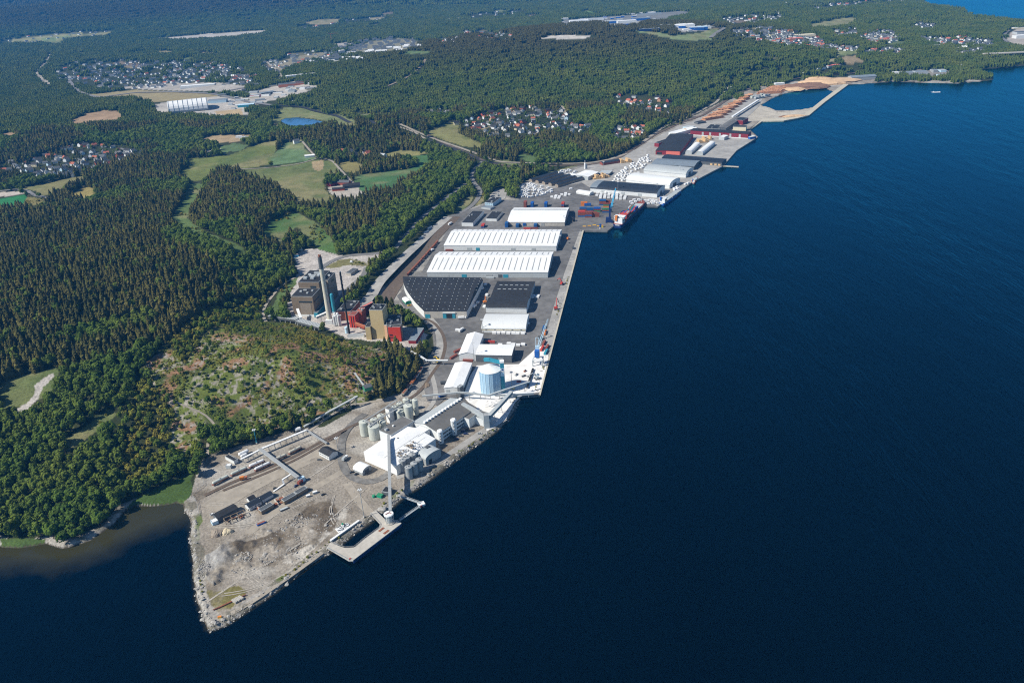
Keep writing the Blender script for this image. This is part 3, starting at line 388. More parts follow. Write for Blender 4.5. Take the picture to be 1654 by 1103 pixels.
# ---------------------------------------------------------------- vegetation
def foliage(name, c1, c2, c3, isl=.32, top=None):
    m = bpy.data.materials.new(name); m.use_nodes = True; n = m.node_tree.nodes; l = m.node_tree.links; b = n['Principled BSDF']; b.inputs['Roughness'].default_value = .8; b.inputs['Specular IOR Level'].default_value = .15
    oi = n.new('ShaderNodeObjectInfo'); z = n.new('ShaderNodeTexNoise'); z.inputs['Scale'].default_value = .014; z.inputs['Detail'].default_value = 4; l.new(oi.outputs['Location'], z.inputs['Vector'])
    r = n.new('ShaderNodeMapRange'); r.inputs[1].default_value = .38; r.inputs[2].default_value = .66; l.new(z.outputs[0], r.inputs[0]); g = n.new('ShaderNodeNewGeometry')
    x1 = n.new('ShaderNodeMix'); x1.data_type = 'RGBA'; x1.inputs[6].default_value = (*c1, 1); x1.inputs[7].default_value = (*c2, 1); 
    x2 = n.new('ShaderNodeMix'); x2.data_type = 'RGBA'; x2.inputs[7].default_value = (*c3, 1); l.new(x1.outputs[2], x2.inputs[6]); rf = n.new('ShaderNodeMapRange'); rf.inputs[3].default_value = .12; rf.inputs[4].default_value = .75; l.new(oi.outputs['Random'], rf.inputs[0]); l.new(rf.outputs[0], x1.inputs[0]); k = n.new('ShaderNodeMath'); k.operation = 'MULTIPLY'; l.new(r.outputs[0], k.inputs[0]); k.inputs[1].default_value = .6; l.new(k.outputs[0], x2.inputs[0])
    
    cout = x2.outputs[2]
    if top:                                                 # pines on the hill tops, leafier woods lower down
        sx = n.new('ShaderNodeSeparateXYZ'); l.new(oi.outputs['Location'], sx.inputs[0]); zz = n.new('ShaderNodeMapRange'); zz.inputs[1].default_value = 62; zz.inputs[2].default_value = 112; zz.inputs[4].default_value = .8; l.new(sx.outputs[2], zz.inputs[0]); x3 = n.new('ShaderNodeMix'); x3.data_type = 'RGBA'; x3.inputs[7].default_value = (*top, 1); l.new(zz.outputs[0], x3.inputs[0]); l.new(cout, x3.inputs[6]); cout = x3.outputs[2]
    q = n.new('ShaderNodeMapRange'); q.inputs[3].default_value = 1 - isl; q.inputs[4].default_value = 1 + isl; l.new(g.outputs['Random Per Island'], q.inputs[0]); s = n.new('ShaderNodeVectorMath'); s.operation = 'SCALE'; l.new(cout, s.inputs[0]); l.new(q.outputs[0], s.inputs['Scale']); l.new(s.outputs[0], b.inputs['Base Color']); tr_ = n.new('ShaderNodeBsdfTranslucent'); l.new(s.outputs[0], tr_.inputs[0]); ms = n.new('ShaderNodeMixShader'); ms.inputs[0].default_value = .3; l.new(b.outputs[0], ms.inputs[1]); l.new(tr_.outputs[0], ms.inputs[2]); l.new(ms.outputs[0], n['Material Output'].inputs[0]); return m
M['spruce'] = foliage('spruce_needles', (.038, .048, .012), (.135, .137, .036), (.19, .168, .046)); M['leaf'] = foliage('birch_leaves', (.050, .100, .014), (.125, .195, .026), (.18, .215, .034)); M['bush'] = foliage('bush_leaves', (.12, .17, .02), (.22, .26, .032), (.36, .26, .06)); M['grove'] = foliage('woodland_canopy', (.062, .105, .016), (.125, .185, .030), (.20, .22, .046), .2, (.115, .10, .045))
def spruce_crown(seed, hgt=1., slim=.13):
    r_ = random.Random(seed); mb = MB(); tiers = 12; bx, by = r_.uniform(-.02, .02), r_.uniform(-.02, .02)
    for k in range(tiers):
        f = k / tiers; z = .10 + .86 * f; R = slim * (1 - f ** 2.1) * r_.uniform(.7, 1.2) + .016; n = 7; a0 = r_.random() * 6.28
        for i in range(n):                                  # drooping branch fans, each its own small surface
            a = a0 + 6.283 * i / n + r_.uniform(-.2, .2); q = R * r_.uniform(.7, 1.2); wd_ = .52 * q + .008; dr = r_.uniform(.25, .6) * q + .015
            t = (cos(a), sin(a)); s_ = (-sin(a), cos(a))
            mb.add([(0, 0, z + .075), (t[0] * q * .6 + s_[0] * wd_, t[1] * q * .6 + s_[1] * wd_, z - dr * .2), (t[0] * q, t[1] * q, z - dr), (t[0] * q * .6 - s_[0] * wd_, t[1] * q * .6 - s_[1] * wd_, z - dr * .2)], [(0, 1, 2), (0, 2, 3)])
    mb.cyl((0, 0), .018, .002, .8, 1.0, 5); return mb
def leaf_crown(seed, n=150, rx=.28, zc=.6, rz=.38, sz=.075):
    r_ = random.Random(seed); mb = MB(); lob = [(r_.uniform(-.5, .5) * rx, r_.uniform(-.5, .5) * rx, zc + r_.uniform(-.55, .5) * rz, r_.uniform(.5, .72)) for _ in range(7)]
    for k in range(n):                                      # leaf clumps: small bent pads over several lobes
        lx, ly, lz, lr = lob[k % 7]; u = r_.uniform(-.5, 1); a = r_.random() * 6.283; s = math.sqrt(max(0, 1 - u * u)); d = np.array([s * cos(a), s * sin(a), u]); rr_ = lr * r_.uniform(.8, 1.08)
        p = np.array([lx, ly, lz]) + d * np.array([rx, rx, rz]) * rr_; d = d + np.array([r_.uniform(-.45, .45) for _ in range(3)]); d /= np.linalg.norm(d); t = np.cross(d, (0.3, .2, .9)); t /= np.linalg.norm(t); b = np.cross(d, t); w = sz * r_.uniform(.7, 1.5)
        mb.add([p + d * w * .35, p + t * w, p + b * w, p - t * w, p - b * w * r_.uniform(.7, 1.2)], [(0, 1, 2), (0, 2, 3), (0, 3, 4), (0, 4, 1)])
    return mb
def trunk(h=.45, r=.018):
    mb = MB(); mb.tube((0, 0, -.03), (0.004, 0, h), r, 6, r * .45); mb.tube((0, 0, h * .6), (.09, .03, h * 1.05), r * .4, 4, r * .15); mb.tube((0, 0, h * .7), (-.07, .06, h * 1.1), r * .4, 4, r * .15); return mb
ME = {'spruce_tree': [(spruce_crown(s, slim=w).mesh('crown', 'spruce'), trunk(.7, .014).mesh('trunk', 'bark')) for s, w in ((1, .20), (2, .26), (3, .17), (9, .23))],
      'broadleaf_tree': [(leaf_crown(s, n_, rx).mesh('crown', 'leaf'), trunk(.5, .02).mesh('trunk', 'bark')) for s, n_, rx in ((4, 170, .30), (5, 150, .25), (6, 190, .36))],
      'bush': [(leaf_crown(s, 70, rx, .45, .4, .14).mesh('bush', 'bush'), None) for s, rx in ((7, .42), (8, .52))]}
mbg = MB()                                                  # a patch of far woodland
for s in range(12):
    src = (spruce_crown(40 + s, slim=.2) if s % 3 else leaf_crown(50 + s, 60, .3, .55, .4, .13)); a = s * 2.4; rd = 15 * math.sqrt((s + .5) / 12); h_ = random.uniform(15, 21) * (1 if s % 3 else .8); o_ = (rd * cos(a), rd * sin(a))
    mbg.add([(v[0] * h_ * 1.15 + o_[0], v[1] * h_ * 1.15 + o_[1], v[2] * h_) for v in src.v], src.f)
ME['grove'] = [(mbg.mesh('woodland', 'grove'), None)]
# clear areas the woods keep off
towns = [  # outline, houses, spacing, tree factor, place words, big?
 ([(85, 118), (110, 104), (160, 97), (240, 99), (290, 107), (340, 114), (335, 133), (250, 143), (180, 147), (130, 138), (95, 130)], 280, 'in the far left town'),
 ([(255, 103), (300, 98), (345, 100), (400, 112), (405, 130), (345, 132), (300, 122)], 95, 'in the far left town'), ([(420, 104), (480, 85), (520, 80), (545, 88), (530, 98), (480, 104), (450, 122), (432, 118)], 60, 'on the slope of the far town'),
 ([(560, 72), (600, 64), (650, 60), (690, 66), (685, 76), (640, 86), (600, 90), (540, 92), (530, 84)], 110, 'in the pale row-house estate'), ([(490, 97), (540, 92), (590, 94), (580, 100), (520, 104), (470, 108)], 30, 'in the pale row-house estate'),
 ([(-5, 264), (40, 263), (85, 245), (135, 232), (200, 236), (235, 250), (200, 265), (130, 284), (70, 292), (0, 282)], 95, 'in the village at the left edge'),
 ([(735, 203), (760, 192), (800, 178), (860, 174), (905, 180), (938, 194), (920, 208), (870, 224), (832, 231), (795, 228), (755, 214)], 115, 'in the village on the wooded slope'),
 ([(985, 155), (1060, 155), (1090, 165), (1080, 190), (1040, 185), (990, 172)], 30, 'in the village above the harbour road'), ([(995, 205), (1045, 204), (1042, 228), (1000, 232), (985, 222)], 22, 'beside the harbour road'), ([(680, 178), (730, 176), (735, 188), (690, 190)], 8, 'at the foot of the wooded hill'), ([(900, 200), (960, 205), (950, 222), (905, 224)], 6, 'in the village on the wooded slope'),
 ([(750, 50), (800, 52), (830, 58), (820, 68), (770, 64), (745, 58)], 30, 'beyond the wooded hill'), ([(1175, 52), (1230, 45), (1260, 48), (1330, 66), (1330, 80), (1280, 76), (1200, 66)], 180, 'in the suburb behind the hill'),
 ([(1260, 5), (1330, 8), (1380, 4), (1470, 0), (1475, 6), (1410, 10), (1330, 18), (1270, 14)], 110, 'in the farthest suburb'), ([(1385, 62), (1400, 52), (1440, 50), (1455, 60), (1440, 70), (1400, 70)], 70, 'in the right-hand suburb'), ([(1390, 83), (1440, 78), (1460, 82), (1455, 90), (1400, 88)], 32, 'in the right-hand suburb'), ([(1300, 72), (1345, 74), (1390, 77), (1380, 83), (1310, 80)], 60, 'in the right-hand suburb'), ([(1480, 62), (1560, 60), (1600, 66), (1610, 76), (1560, 76), (1500, 72)], 70, 'in the right-hand suburb'), ([(1460, 48), (1480, 38), (1520, 42), (1510, 48)], 18, 'in the right-hand suburb'), ([(640, 250), (600, 255), (590, 262), (560, 250), (530, 243)], 6, 'beside the farm fields')]
towns += [([(0, 62), (120, 52), (185, 50), (180, 58), (60, 70), (0, 74)], 30, 'in the farthest left valley'), ([(470, 44), (620, 26), (640, 32), (560, 42), (480, 50)], 24, 'in the far forest valley'), ([(740, 26), (840, 16), (860, 24), (760, 34)], 22, 'in the far forest valley'), ([(360, 125), (420, 122), (410, 138), (360, 140)], 26, 'in the far left town'), ([(700, 66), (745, 58), (745, 66), (705, 74)], 18, 'beyond the wooded hill'), ([(1160, 30), (1260, 22), (1270, 32), (1180, 44)], 40, 'in the suburb behind the hill'), ([(1340, 50), (1385, 46), (1390, 58), (1350, 62)], 22, 'in the right-hand suburb'), ([(1560, 78), (1600, 80), (1590, 88), (1540, 88)], 20, 'in the right-hand suburb')]
TW = [CS(t[0]) for t in towns]
keepout = [WS([(722, 350), (768, 336), (800, 318), (838, 322), (838, 300), (870, 287), (940, 268), (985, 258), (1030, 237), (1075, 212), (1130, 188), (1215, 150), (1290, 130), (1380, 121), (1420, 130), (1370, 140), (1000, 400), (873, 640), (840, 645), (720, 760), (530, 897), (340, 1021), (290, 830), (330, 742), (412, 714), (495, 690), (560, 664), (590, 650), (640, 645), (668, 612), (684, 592), (694, 562), (686, 540), (674, 518), (650, 505), (612, 495), (640, 455), (690, 390)])]
def woods():
    out = {k: [] for k in ('spruce_tree', 'broadleaf_tree', 'bush', 'grove')}
    boxes = []
    def pts(step, ylo, yhi):
        ys_ = np.arange(ylo, yhi, step); P = []
        for y_ in ys_:
            xl, xr = -.86 * y_ - 60, .72 * y_ + 60; k = np.arange(xl, xr, step); P.append(np.c_[k, np.full(len(k), y_)])
        P = np.vstack(P); P += RNG.uniform(-.5, .5, P.shape) * step * .95; return P
    def clear(P, mar):
        x, y = P[:, 0], P[:, 1]; ok = np.ones(len(P), bool)
        for w, c in zip(COVERW, cover):
            if c[0] != 'reeds': ok &= ~inpoly(x, y, w)
            else: ok &= ~inpoly(x, y, w)
        for k in keepout: ok &= ~inpoly(x, y, k)
        ok &= ~inpoly(x, y, LAKE.mean(0) + (LAKE - LAKE.mean(0)) * 1.3); x, y = P[ok][:, :2].T; idx = np.where(ok)[0]; g = coastd(x, y) > mar
        for p, hw in LINES:
            b0, b1 = p.min(0) - hw - 5, p.max(0) + hw + 5; s = (x > b0[0]) & (x < b1[0]) & (y > b0[1]) & (y < b1[1])
            if s.any(): g[s] &= dline(x[s], y[s], p) > hw
        return P[idx[g]]
    NEAR, MID = 2350, 6500
    clear0 = clear
    def clear(P, mar, hs_=(7,)):                         # also keep tall crowns from standing over a clearing just behind them
        Q = clear0(P, mar); k = np.ones(len(Q), bool); key = np.arange(len(Q))
        for h_ in hs_:
            s_ = Q * (1 + h_ / (CAMZ - 30 - h_)); t_ = clear0(np.c_[s_, key], -3); k2 = np.zeros(len(Q), bool); k2[t_[:, 2].astype(int)] = True; k &= k2
        return Q[k]
    P = clear(pts(6.2, 380, NEAR), 4); x, y = P.T; cc = inpoly(x, y, CLEAR); tn = np.zeros(len(P), bool)
    for t in TW: tn |= inpoly(x, y, t)
    cov_ = W(60, 800, 0); dcov = np.hypot(x - W(150, 750)[0], (y - W(150, 750)[1])); ty = fbm(x, y, 130, 81, 3)
    sp = (ty > .47) ^ False; sp &= dcov > 190 * (.7 + .6 * ty); edge = np.zeros(len(P), bool)
    stripw = inpoly(x, y, CS([(560, 500), (600, 440), (690, 370), (745, 330), (770, 335), (700, 400), (612, 492), (590, 510)])) | inpoly(x, y, CS([(620, 340), (700, 300), (780, 262), (840, 270), (840, 310), (790, 330), (700, 380), (640, 400), (600, 400)])); sp &= ~stripw | (ty > .74); stripw2 = inpoly(x, y, CS([(640, 500), (690, 510), (720, 560), (690, 575), (672, 560), (650, 520)])); sp &= ~stripw2
    sp |= inpoly(x, y, CS([(0, 350), (200, 330), (280, 400), (360, 440), (400, 465), (385, 490), (300, 545), (200, 580), (110, 600), (0, 620)])) & (ty > .2); sp |= inpoly(x, y, CS([(585, 600), (640, 565), (680, 570), (685, 600), (650, 630), (610, 625)])); yb = inpoly(x, y, CS([(230, 600), (360, 490), (440, 470), (432, 520), (350, 560), (300, 640), (330, 735), (200, 800), (190, 700)]))
    mix_ = RNG.random(len(P)); sp &= mix_ > .16 * sstep(.2, .6, fbm(x, y, 60, 85, 2)) + .03; u = RNG.random(len(P)); big = cc | yb; dens = np.where(cc, np.where(fbm(x, y, 26, 82, 3) > .52, .8, .2), np.where(tn, .10, .86)); dens = np.where(yb & ~cc, .98, dens)
    kp = u < dens; hs = 16 * (.75 + .5 * RNG.random(len(P))); v = RNG.random(len(P))
    bushy = (cc & (v < .8)) | (yb & ~cc & (v < .72)); br = ~bushy & ~sp
    for nm, s, h in (('bush', bushy, 3.6), ('broadleaf_tree', (br | (cc & ~bushy)) & ~(sp & ~big) & ~bushy, 13.5), ('spruce_tree', sp & ~big, 18)):
        s = s & kp; hh = h * (.65 + .65 * RNG.random(s.sum())); hh = np.where(cc[s] & (nm != 'bush'), hh * .6, hh); hh = np.where(tn[s], hh * .7, hh); hh = np.where(yb[s] & ~cc[s] & (nm == 'bush'), hh * 1.7, hh); hh = np.where(yb[s] & ~cc[s] & (nm == 'broadleaf_tree'), hh * .7, hh); out[nm].append(np.c_[P[s], hh])
    b = pts(2.7, 440, 1150); s = inpoly(b[:, 0], b[:, 1], CLEAR) | inpoly(b[:, 0], b[:, 1], CS(strip_px)); b = clear(b[s], 2, (2,)); s = RNG.random(len(b)) < np.clip(2.6 * (fbm(b[:, 0], b[:, 1], 24, 83, 3) - .32) + .8 * sstep(880, 960, b[:, 1]), .22, 1); out['bush'].append(np.c_[b[s], 1.7 * (.4 + RNG.random(s.sum()))])
    b = pts(9, 440, 1700); s = np.zeros(len(b), bool)
    for w, c in zip(COVERW, cover):
        if c[0] in ('meadow', 'dry_grass'): s |= inpoly(b[:, 0], b[:, 1], w)
    s &= (fbm(b[:, 0], b[:, 1], 45, 84, 2) > .56) & (coastd(b[:, 0], b[:, 1]) > 3)
    for p, hw in LINES: s &= dline(b[:, 0], b[:, 1], p) > hw
    b = b[s]; out['bush'].append(np.c_[b, 4 * (.5 + RNG.random(len(b)))])
    # bushes along the rocky shore of the spit
    cp = WS(coast_px[22:58], 0); cp = smooth(cp, 5); s = vnoise(cp[:, 0], cp[:, 1], 22, 5) > .6; q = cp[s]; c0 = WS([(480, 800)])[0]; d = c0 - q; d /= np.hypot(*d.T)[:, None]; q = q + d * RNG.uniform(5, 11, len(q))[:, None]; out['bush'].append(np.c_[q, RNG.uniform(1.2, 2.8, len(q))])
    for y0, y1, st in ((NEAR, 3700, 21), (3700, MID, 27), (MID, 15000, 62), (15000, 34000, 150)):
        P = clear(pts(st, y0, y1), st * .3); x, y = P.T; tn = np.zeros(len(P), bool)
        for t in TW: tn |= inpoly(x, y, t)
        kp = RNG.random(len(P)) < np.where(tn, .07, .97); out['grove'].append(np.c_[P[kp], np.full(kp.sum(), st * (1 / 26.) if st < 40 else st / 30.) * RNG.uniform(.85, 1.2, kp.sum())])
    return {k: np.vstack(v) for k, v in out.items()}
VEG = woods()
LST = []
def scatter(name, P, rot, scl, idx, protos, **t):
    me = bpy.data.meshes.new(name); me.vertices.add(len(P)); me.vertices.foreach_set('co', P.astype(np.float32).ravel())
    for nm, ty, key, v in (('rot', 'FLOAT_VECTOR', 'vector', rot), ('scl', 'FLOAT_VECTOR', 'vector', scl), ('idx', 'INT', 'value', idx)): me.attributes.new(nm, ty, 'POINT').data.foreach_set(key, np.ascontiguousarray(v, np.int32 if ty == 'INT' else np.float32).ravel())
    o = link(name, me, kind='stuff', **t); g = bpy.data.node_groups.new(name, 'GeometryNodeTree'); g.interface.new_socket('Geometry', in_out='INPUT', socket_type='NodeSocketGeometry'); g.interface.new_socket('Geometry', in_out='OUTPUT', socket_type='NodeSocketGeometry')
    n = g.nodes; l = g.links; gi = n.new('NodeGroupInput'); go = n.new('NodeGroupOutput'); ip = n.new('GeometryNodeInstanceOnPoints')
    for p in reversed(protos): oi = n.new('GeometryNodeObjectInfo'); oi.inputs['Object'].default_value = p; oi.inputs['As Instance'].default_value = False; x = n.new('GeometryNodeGeometryToInstance'); l.new(oi.outputs['Geometry'], x.inputs[0]); LST.append(x)
    j = n.new('GeometryNodeJoinGeometry')
    for x in LST: l.new(x.outputs[0], j.inputs[0])
    LST.clear(); l.new(j.outputs[0], ip.inputs['Instance']); ip.inputs['Pick Instance'].default_value = True
    def na(nm, ty): a = n.new('GeometryNodeInputNamedAttribute'); a.data_type = ty; a.inputs['Name'].default_value = nm; return a.outputs[0]
    l.new(gi.outputs[0], ip.inputs['Points']); l.new(na('idx', 'INT'), ip.inputs['Instance Index']); l.new(na('scl', 'FLOAT_VECTOR'), ip.inputs['Scale']); er = n.new('FunctionNodeEulerToRotation'); l.new(na('rot', 'FLOAT_VECTOR'), er.inputs[0]); l.new(er.outputs[0], ip.inputs['Rotation']); l.new(ip.outputs[0], go.inputs[0])
    o.modifiers.new('scatter', 'NODES').node_group = g; return o
def plant(kind, label, cat, group, stuffname, nobj=300):
    P = VEG[kind]; z = H(P[:, 0], P[:, 1]) - .15; fx, fy = proj(np.c_[P[:, :2], z]); P = P[(z > .6)]; fx = fx[z > .6]; fy = fy[z > .6]; z = z[z > .6]
    vis = (fx > 4) & (fx < 1650) & (fy > 8) & (fy < 1095); d = np.sqrt(P[:, 0] ** 2 + P[:, 1] ** 2 + CAMZ ** 2); size = np.where(vis, P[:, 2] / d, 0); order = np.argsort(-size); protos = []
    for k in order[:nobj]:
        v = int(RNG.integers(len(ME[kind]))); cr, tr = ME[kind][v]; rz = RNG.uniform(0, 6.28); s = float(P[k, 2]); wv = s * RNG.uniform(.85, 1.15); loc = (P[k, 0], P[k, 1], z[k])
        if tr is None:
            o = link(kind, cr, None, loc, rz, label=label, cat=cat, group=group); o.scale = (wv, wv, s); c = o
        else:
            o = thing(kind, loc, rz, label, cat, group); o.scale = (wv, wv, s); c = link('crown', cr, o); link('trunk', tr, o)
        if len(protos) < len(ME[kind]) and cr not in [p.data for p in protos]: protos.append(c)
    r = order[nobj:]; n_ = len(r); s = P[r, 2]; w_ = s * RNG.uniform(.8, 1.2, n_)
    scatter(stuffname, np.c_[P[r, :2], z[r]], np.c_[RNG.normal(0, .03, n_), RNG.normal(0, .03, n_), RNG.uniform(0, 6.28, n_)], np.c_[w_, w_, s], RNG.integers(0, len(protos), n_), protos)
plant('spruce_tree', 'tall dark green spruce standing in the dense wood left of the harbour', 'tree', 'spruces of the near wood', 'spruce_wood')
plant('broadleaf_tree', 'round-crowned leafy tree in the wood between the cove and the clearing', 'tree', 'leafy trees of the near wood', 'broadleaf_wood')
plant('bush', 'low leafy bush growing on the rough ground by the harbour', 'bush', 'bushes on the clearing and shore', 'bushes')
P = VEG['grove']; z = H(P[:, 0], P[:, 1]) - .4; n_ = len(P); go_ = link('woodland_patch', ME['grove'][0][0], None, (P[0, 0], P[0, 1], z[0]), kind='stuff')
scatter('far_woodland', np.c_[P[:, :2], z], np.c_[np.zeros(n_), np.zeros(n_), RNG.uniform(0, 6.28, n_)], np.c_[P[:, 2], P[:, 2], np.clip(P[:, 2], .8, 1.7) * RNG.uniform(.85, 1.15, n_)], np.zeros(n_), [go_])
print('VEG', {k: len(v) for k, v in VEG.items()})
# ---------------------------------------------------------------- buildings
def rect(fl, fr, back, eave, z0=PZ, depth=None):            # footprint from photo: front base corners and a point on the back edge at eave height
    a = W(*fl, z0)[:2]; b = W(*fr, z0)[:2]; u = b - a; L = np.hypot(*u); u /= L; v = np.array([-u[1], u[0]])
    D = depth if depth else float((W(*back, z0 + eave)[:2] - a) @ v)
    c = (a + b) / 2 + v * D / 2; return dict(c=(c[0], c[1], z0), L=L, D=D, rz=math.atan2(u[1], u[0]), a=a, u=u, v=v)
def profile(kind, e, r, rp=.5):
    if kind == 'gable': return [(0, e), (rp, e + r), (1, e)]
    if kind == 'arch': return [(0.5 - .5 * cos(pi * i / 12), e + r * sin(pi * i / 12) ** .8) for i in range(13)]
    if kind == 'hip2': return [(0, e), (.14, e + r * .5), (.5, e + r), (.86, e + r * .5), (1, e)]
    if kind == 'mono': return [(0, e), (1, e + r)]
def shell(root, L, D, e, r, kind, axis, wall, roof, over=.5, rp=.5, cx=0, cy=0, z=0, wname='wall', rname='roof', thick=.3):
    n_ = D if axis == 'u' else L; m_ = L if axis == 'u' else D; pr = profile(kind, e, r, rp); wb = MB()
    def pt(s, t, zz): s = (s - .5) * n_; t = (t - .5) * m_; return (cx + t, cy + s, z + zz) if axis == 'u' else (cx + s, cy - t, z + zz)
    k = len(pr); vs = [pt(s, t, zz) for t in (0, 1) for s, zz in [(0, 0)] + pr + [(1, 0)]]; q = k + 2
    wb.add(vs, [tuple(range(q - 1, -1, -1)), tuple(range(q, 2 * q)), (0, 1, q + 1, q), (q - 2, q - 1, 2 * q - 1, 2 * q - 2)][:4]); wo = put(wname, wb, wall, root); rb = MB()
    top = [(s + (-over / n_ if i == 0 else over / n_ if i == k - 1 else 0), zz + thick + .04) for i, (s, zz) in enumerate(pr)]; bot = [(s, zz - thick) for s, zz in top]; o_ = over / m_
    vs = [pt(s, t, zz) for t in (-o_, 1 + o_) for s, zz in top + bot]; q = 2 * k
    fs = [(i, i + 1, q + i + 1, q + i) for i in range(k - 1)] + [(k + i + 1, k + i, q + k + i, q + k + i + 1) for i in range(k - 1)] + [(0, q, q + k, k), (k - 1, 2 * k - 1, q + 2 * k - 1, q + k - 1)]
    fs += [(i + 1, i, k + i, k + i + 1) for i in range(k - 1)] + [(q + i, q + i + 1, q + k + i + 1, q + k + i) for i in range(k - 1)]
    rb.add(vs, fs); ro = put(rname, rb, roof, root); return wo, ro
def flat(root, L, D, h, wall, roof, cx=0, cy=0, z=0, wname='wall', rname='roof', par=.5):
    w = MB(); w.box((cx, cy, z + h / 2), (L, D, h)); wo = put(wname, w, wall, root); r = MB(); r.box((cx, cy, z + h + .12), (L - .6, D - .6, .25)); ro = put(rname, r, roof, root)
    p_ = MB()
    for sx in (-1, 1): p_.box((cx + sx * (L / 2 - .13), cy, z + h + par / 2), (.3, D + .04, par)); p_.box((cx, cy + sx * (D / 2 - .13), z + h + par / 2), (L - .58, .3, par))
    put('parapet', p_, 'ltgrey', root); return wo, ro
def shed(name, label, f, e, r, kind='gable', axis='u', wall='white', roof='white', cat='warehouse', group=None, over=.5, rp=.5):
    t = thing(name, f['c'], f['rz'], label, cat, group)
    w, ro = (flat(t, f['L'], f['D'], e, wall, roof) if kind == 'flat' else shell(t, f['L'], f['D'], e, r, kind, axis, wall, roof, over, rp)); return t, w, ro
def slab(name, parent, items, m, **t):                      # each item becomes one part
    for c, d in items: b = MB(); b.box(c, d); put(name, b, m, parent, **t)
def slope_strips(root, f, e, r, rp, xs, s0, s1, m, wd=1.3, name='skylight'):
    D = f['D']
    def z(s): return e + r * (s / rp if s < rp else (1 - s) / (1 - rp)) + .36
    for x in xs:
        b = MB(); sk = .0; y0, y1 = (s0 - .5) * D, (s1 - .5) * D; b.add([(x - wd / 2, y0, z(s0)), (x + wd / 2, y0, z(s0)), (x + wd / 2, y1, z(s1)), (x - wd / 2, y1, z(s1)), (x - wd / 2, y0, z(s0) + .2), (x + wd / 2, y0, z(s0) + .2), (x + wd / 2, y1, z(s1) + .2), (x - wd / 2, y1, z(s1) + .2)], [(4, 5, 6, 7), (0, 1, 5, 4), (1, 2, 6, 5), (2, 3, 7, 6), (3, 0, 4, 7)]); put(name, b, m, root)
def apron(name, px, m, z=PZ, skirt=None, **t):
    p = WS(px, z)
    if np.cross(p[1:-1] - p[0], p[2:] - p[0]).sum() < 0: p = p[::-1]
    b = MB(); n = len(p); b.add([(q[0], q[1], z) for q in p], [tuple(range(n))])
    if skirt is not None: b.add([(q[0], q[1], zz) for zz in (skirt, z) for q in p], [(i, (i + 1) % n, n + (i + 1) % n, n + i) for i in range(n)])
    t.setdefault('kind', 'structure'); return put(name, b, m, **t)
apron('harbour_pavement', [(722, 349), (745, 343), (768, 336), (800, 322), (838, 324), (845, 315), (870, 309), (940, 296), (962, 308), (1000, 300), (1062, 333.6), (1037, 333), (990, 366), (981, 373.3), (942, 372.5), (905, 511), (872, 637.5), (840, 640), (800, 655), (722, 641), (706, 655), (690, 648), (684, 625), (692, 600), (700, 583), (705, 558), (698, 535), (690, 520), (680, 511), (652, 495), (641, 478), (682, 438), (700, 408), (725, 370)], 'asphalt', PZ, -3)
apron('salt_covered_yard', [(748, 640), (760, 606), (770, 590), (838, 588), (862, 566), (879, 556), (886, 577), (872, 633), (845, 637), (832, 650), (818, 676), (800, 690), (786, 696), (783, 672), (766, 660)], 'dust', PZ + .05)
apron('quay_strip', [(886, 577), (905, 508), (925, 432), (941, 374), (936, 374), (912, 440), (893, 500), (878, 555)], 'conc_yard', PZ + .045)
apron('timber_yard', [(830, 302), (850, 296), (905, 283), (940, 270), (985, 260), (1030, 240), (1072, 215), (1128, 192), (1188, 165), (1222, 150), (1240, 142), (1226, 172), (1200, 196), (1195, 210), (1224, 221.6), (1190, 243), (1168, 268), (1120, 293), (1062, 333.6), (1000, 300), (962, 307), (940, 295), (870, 308)], 'conc_yard', PZ - .05, -3)
strip('railway', [(735, 350), (712, 372), (690, 396), (668, 420), (646, 448), (632, 470), (620, 490)], 22, 'rail', .06, flat=PZ); strip('railway', [(684, 513), (703, 522), (716, 540), (720, 558), (714, 582), (700, 600), (688, 620), (672, 638), (646, 652), (602, 672), (560, 692), (520, 712), (480, 735), (430, 757), (380, 776), (330, 800)], 4.2, 'rail', .09, flat=PZ, step=5); strip('railway', [(560, 694), (530, 712), (480, 742), (420, 768), (360, 792)], 3.2, 'rail', .07, flat=PZ)
strip('road', [(693, 513), (708, 530), (712, 556), (706, 580), (696, 600)], 9, 'conc_yard', .05, flat=PZ); strip('road', [(696, 600), (700, 615), (706, 635), (702, 652), (690, 665), (660, 690)], 5, 'conc_yard', .06, flat=PZ)
strip('road', [(590, 668), (566, 684), (552, 704), (550, 724), (551, 745), (557, 764), (572, 777), (594, 783), (616, 778), (632, 764), (640, 752)], 8, 'ringroad', .07, flat=PZ); strip('road', [(552, 762), (530, 775), (500, 793), (470, 806), (430, 838), (400, 862)], 8, 'gravelroad', .05, flat=2.3); strip('road', [(560, 780), (575, 800), (590, 825), (600, 830)], 8, 'gravelroad', .05, flat=2.3); strip('road', [(640, 770), (690, 757), (720, 738), (760, 710), (790, 690), (815, 676)], 8, 'conc_yard', .06, flat=2.35)
strip('road', [(340, 822), (370, 800), (430, 768), (490, 740), (540, 718)], 26, 'gravelroad', .03, flat=2.3); strip('path', [(352, 1000), (390, 985), (430, 956), (480, 922), (520, 892)], 4, 'gravelroad', .05, flat=2.3)
apron('quay_edge', [(873.2, 637), (906, 511), (943, 372), (940.8, 372), (903.8, 511), (870.6, 637)], 'quay', PZ + .35, PZ - 1)
apron('parking_lot', [(787, 333), (792, 318), (801, 306), (812, 304), (819, 310), (816, 321), (800, 327)], 'conc_yard', PZ + .06)
apron('breakwater_road', [(1213, 208.6), (1231, 196), (1266, 195), (1288, 191), (1307, 186.3), (1333, 164.5), (1371, 136.4), (1362, 136.4), (1326, 163), (1300, 184), (1284, 188.5), (1262, 191.5), (1232, 192)], 'quay', PZ + .05, -2)

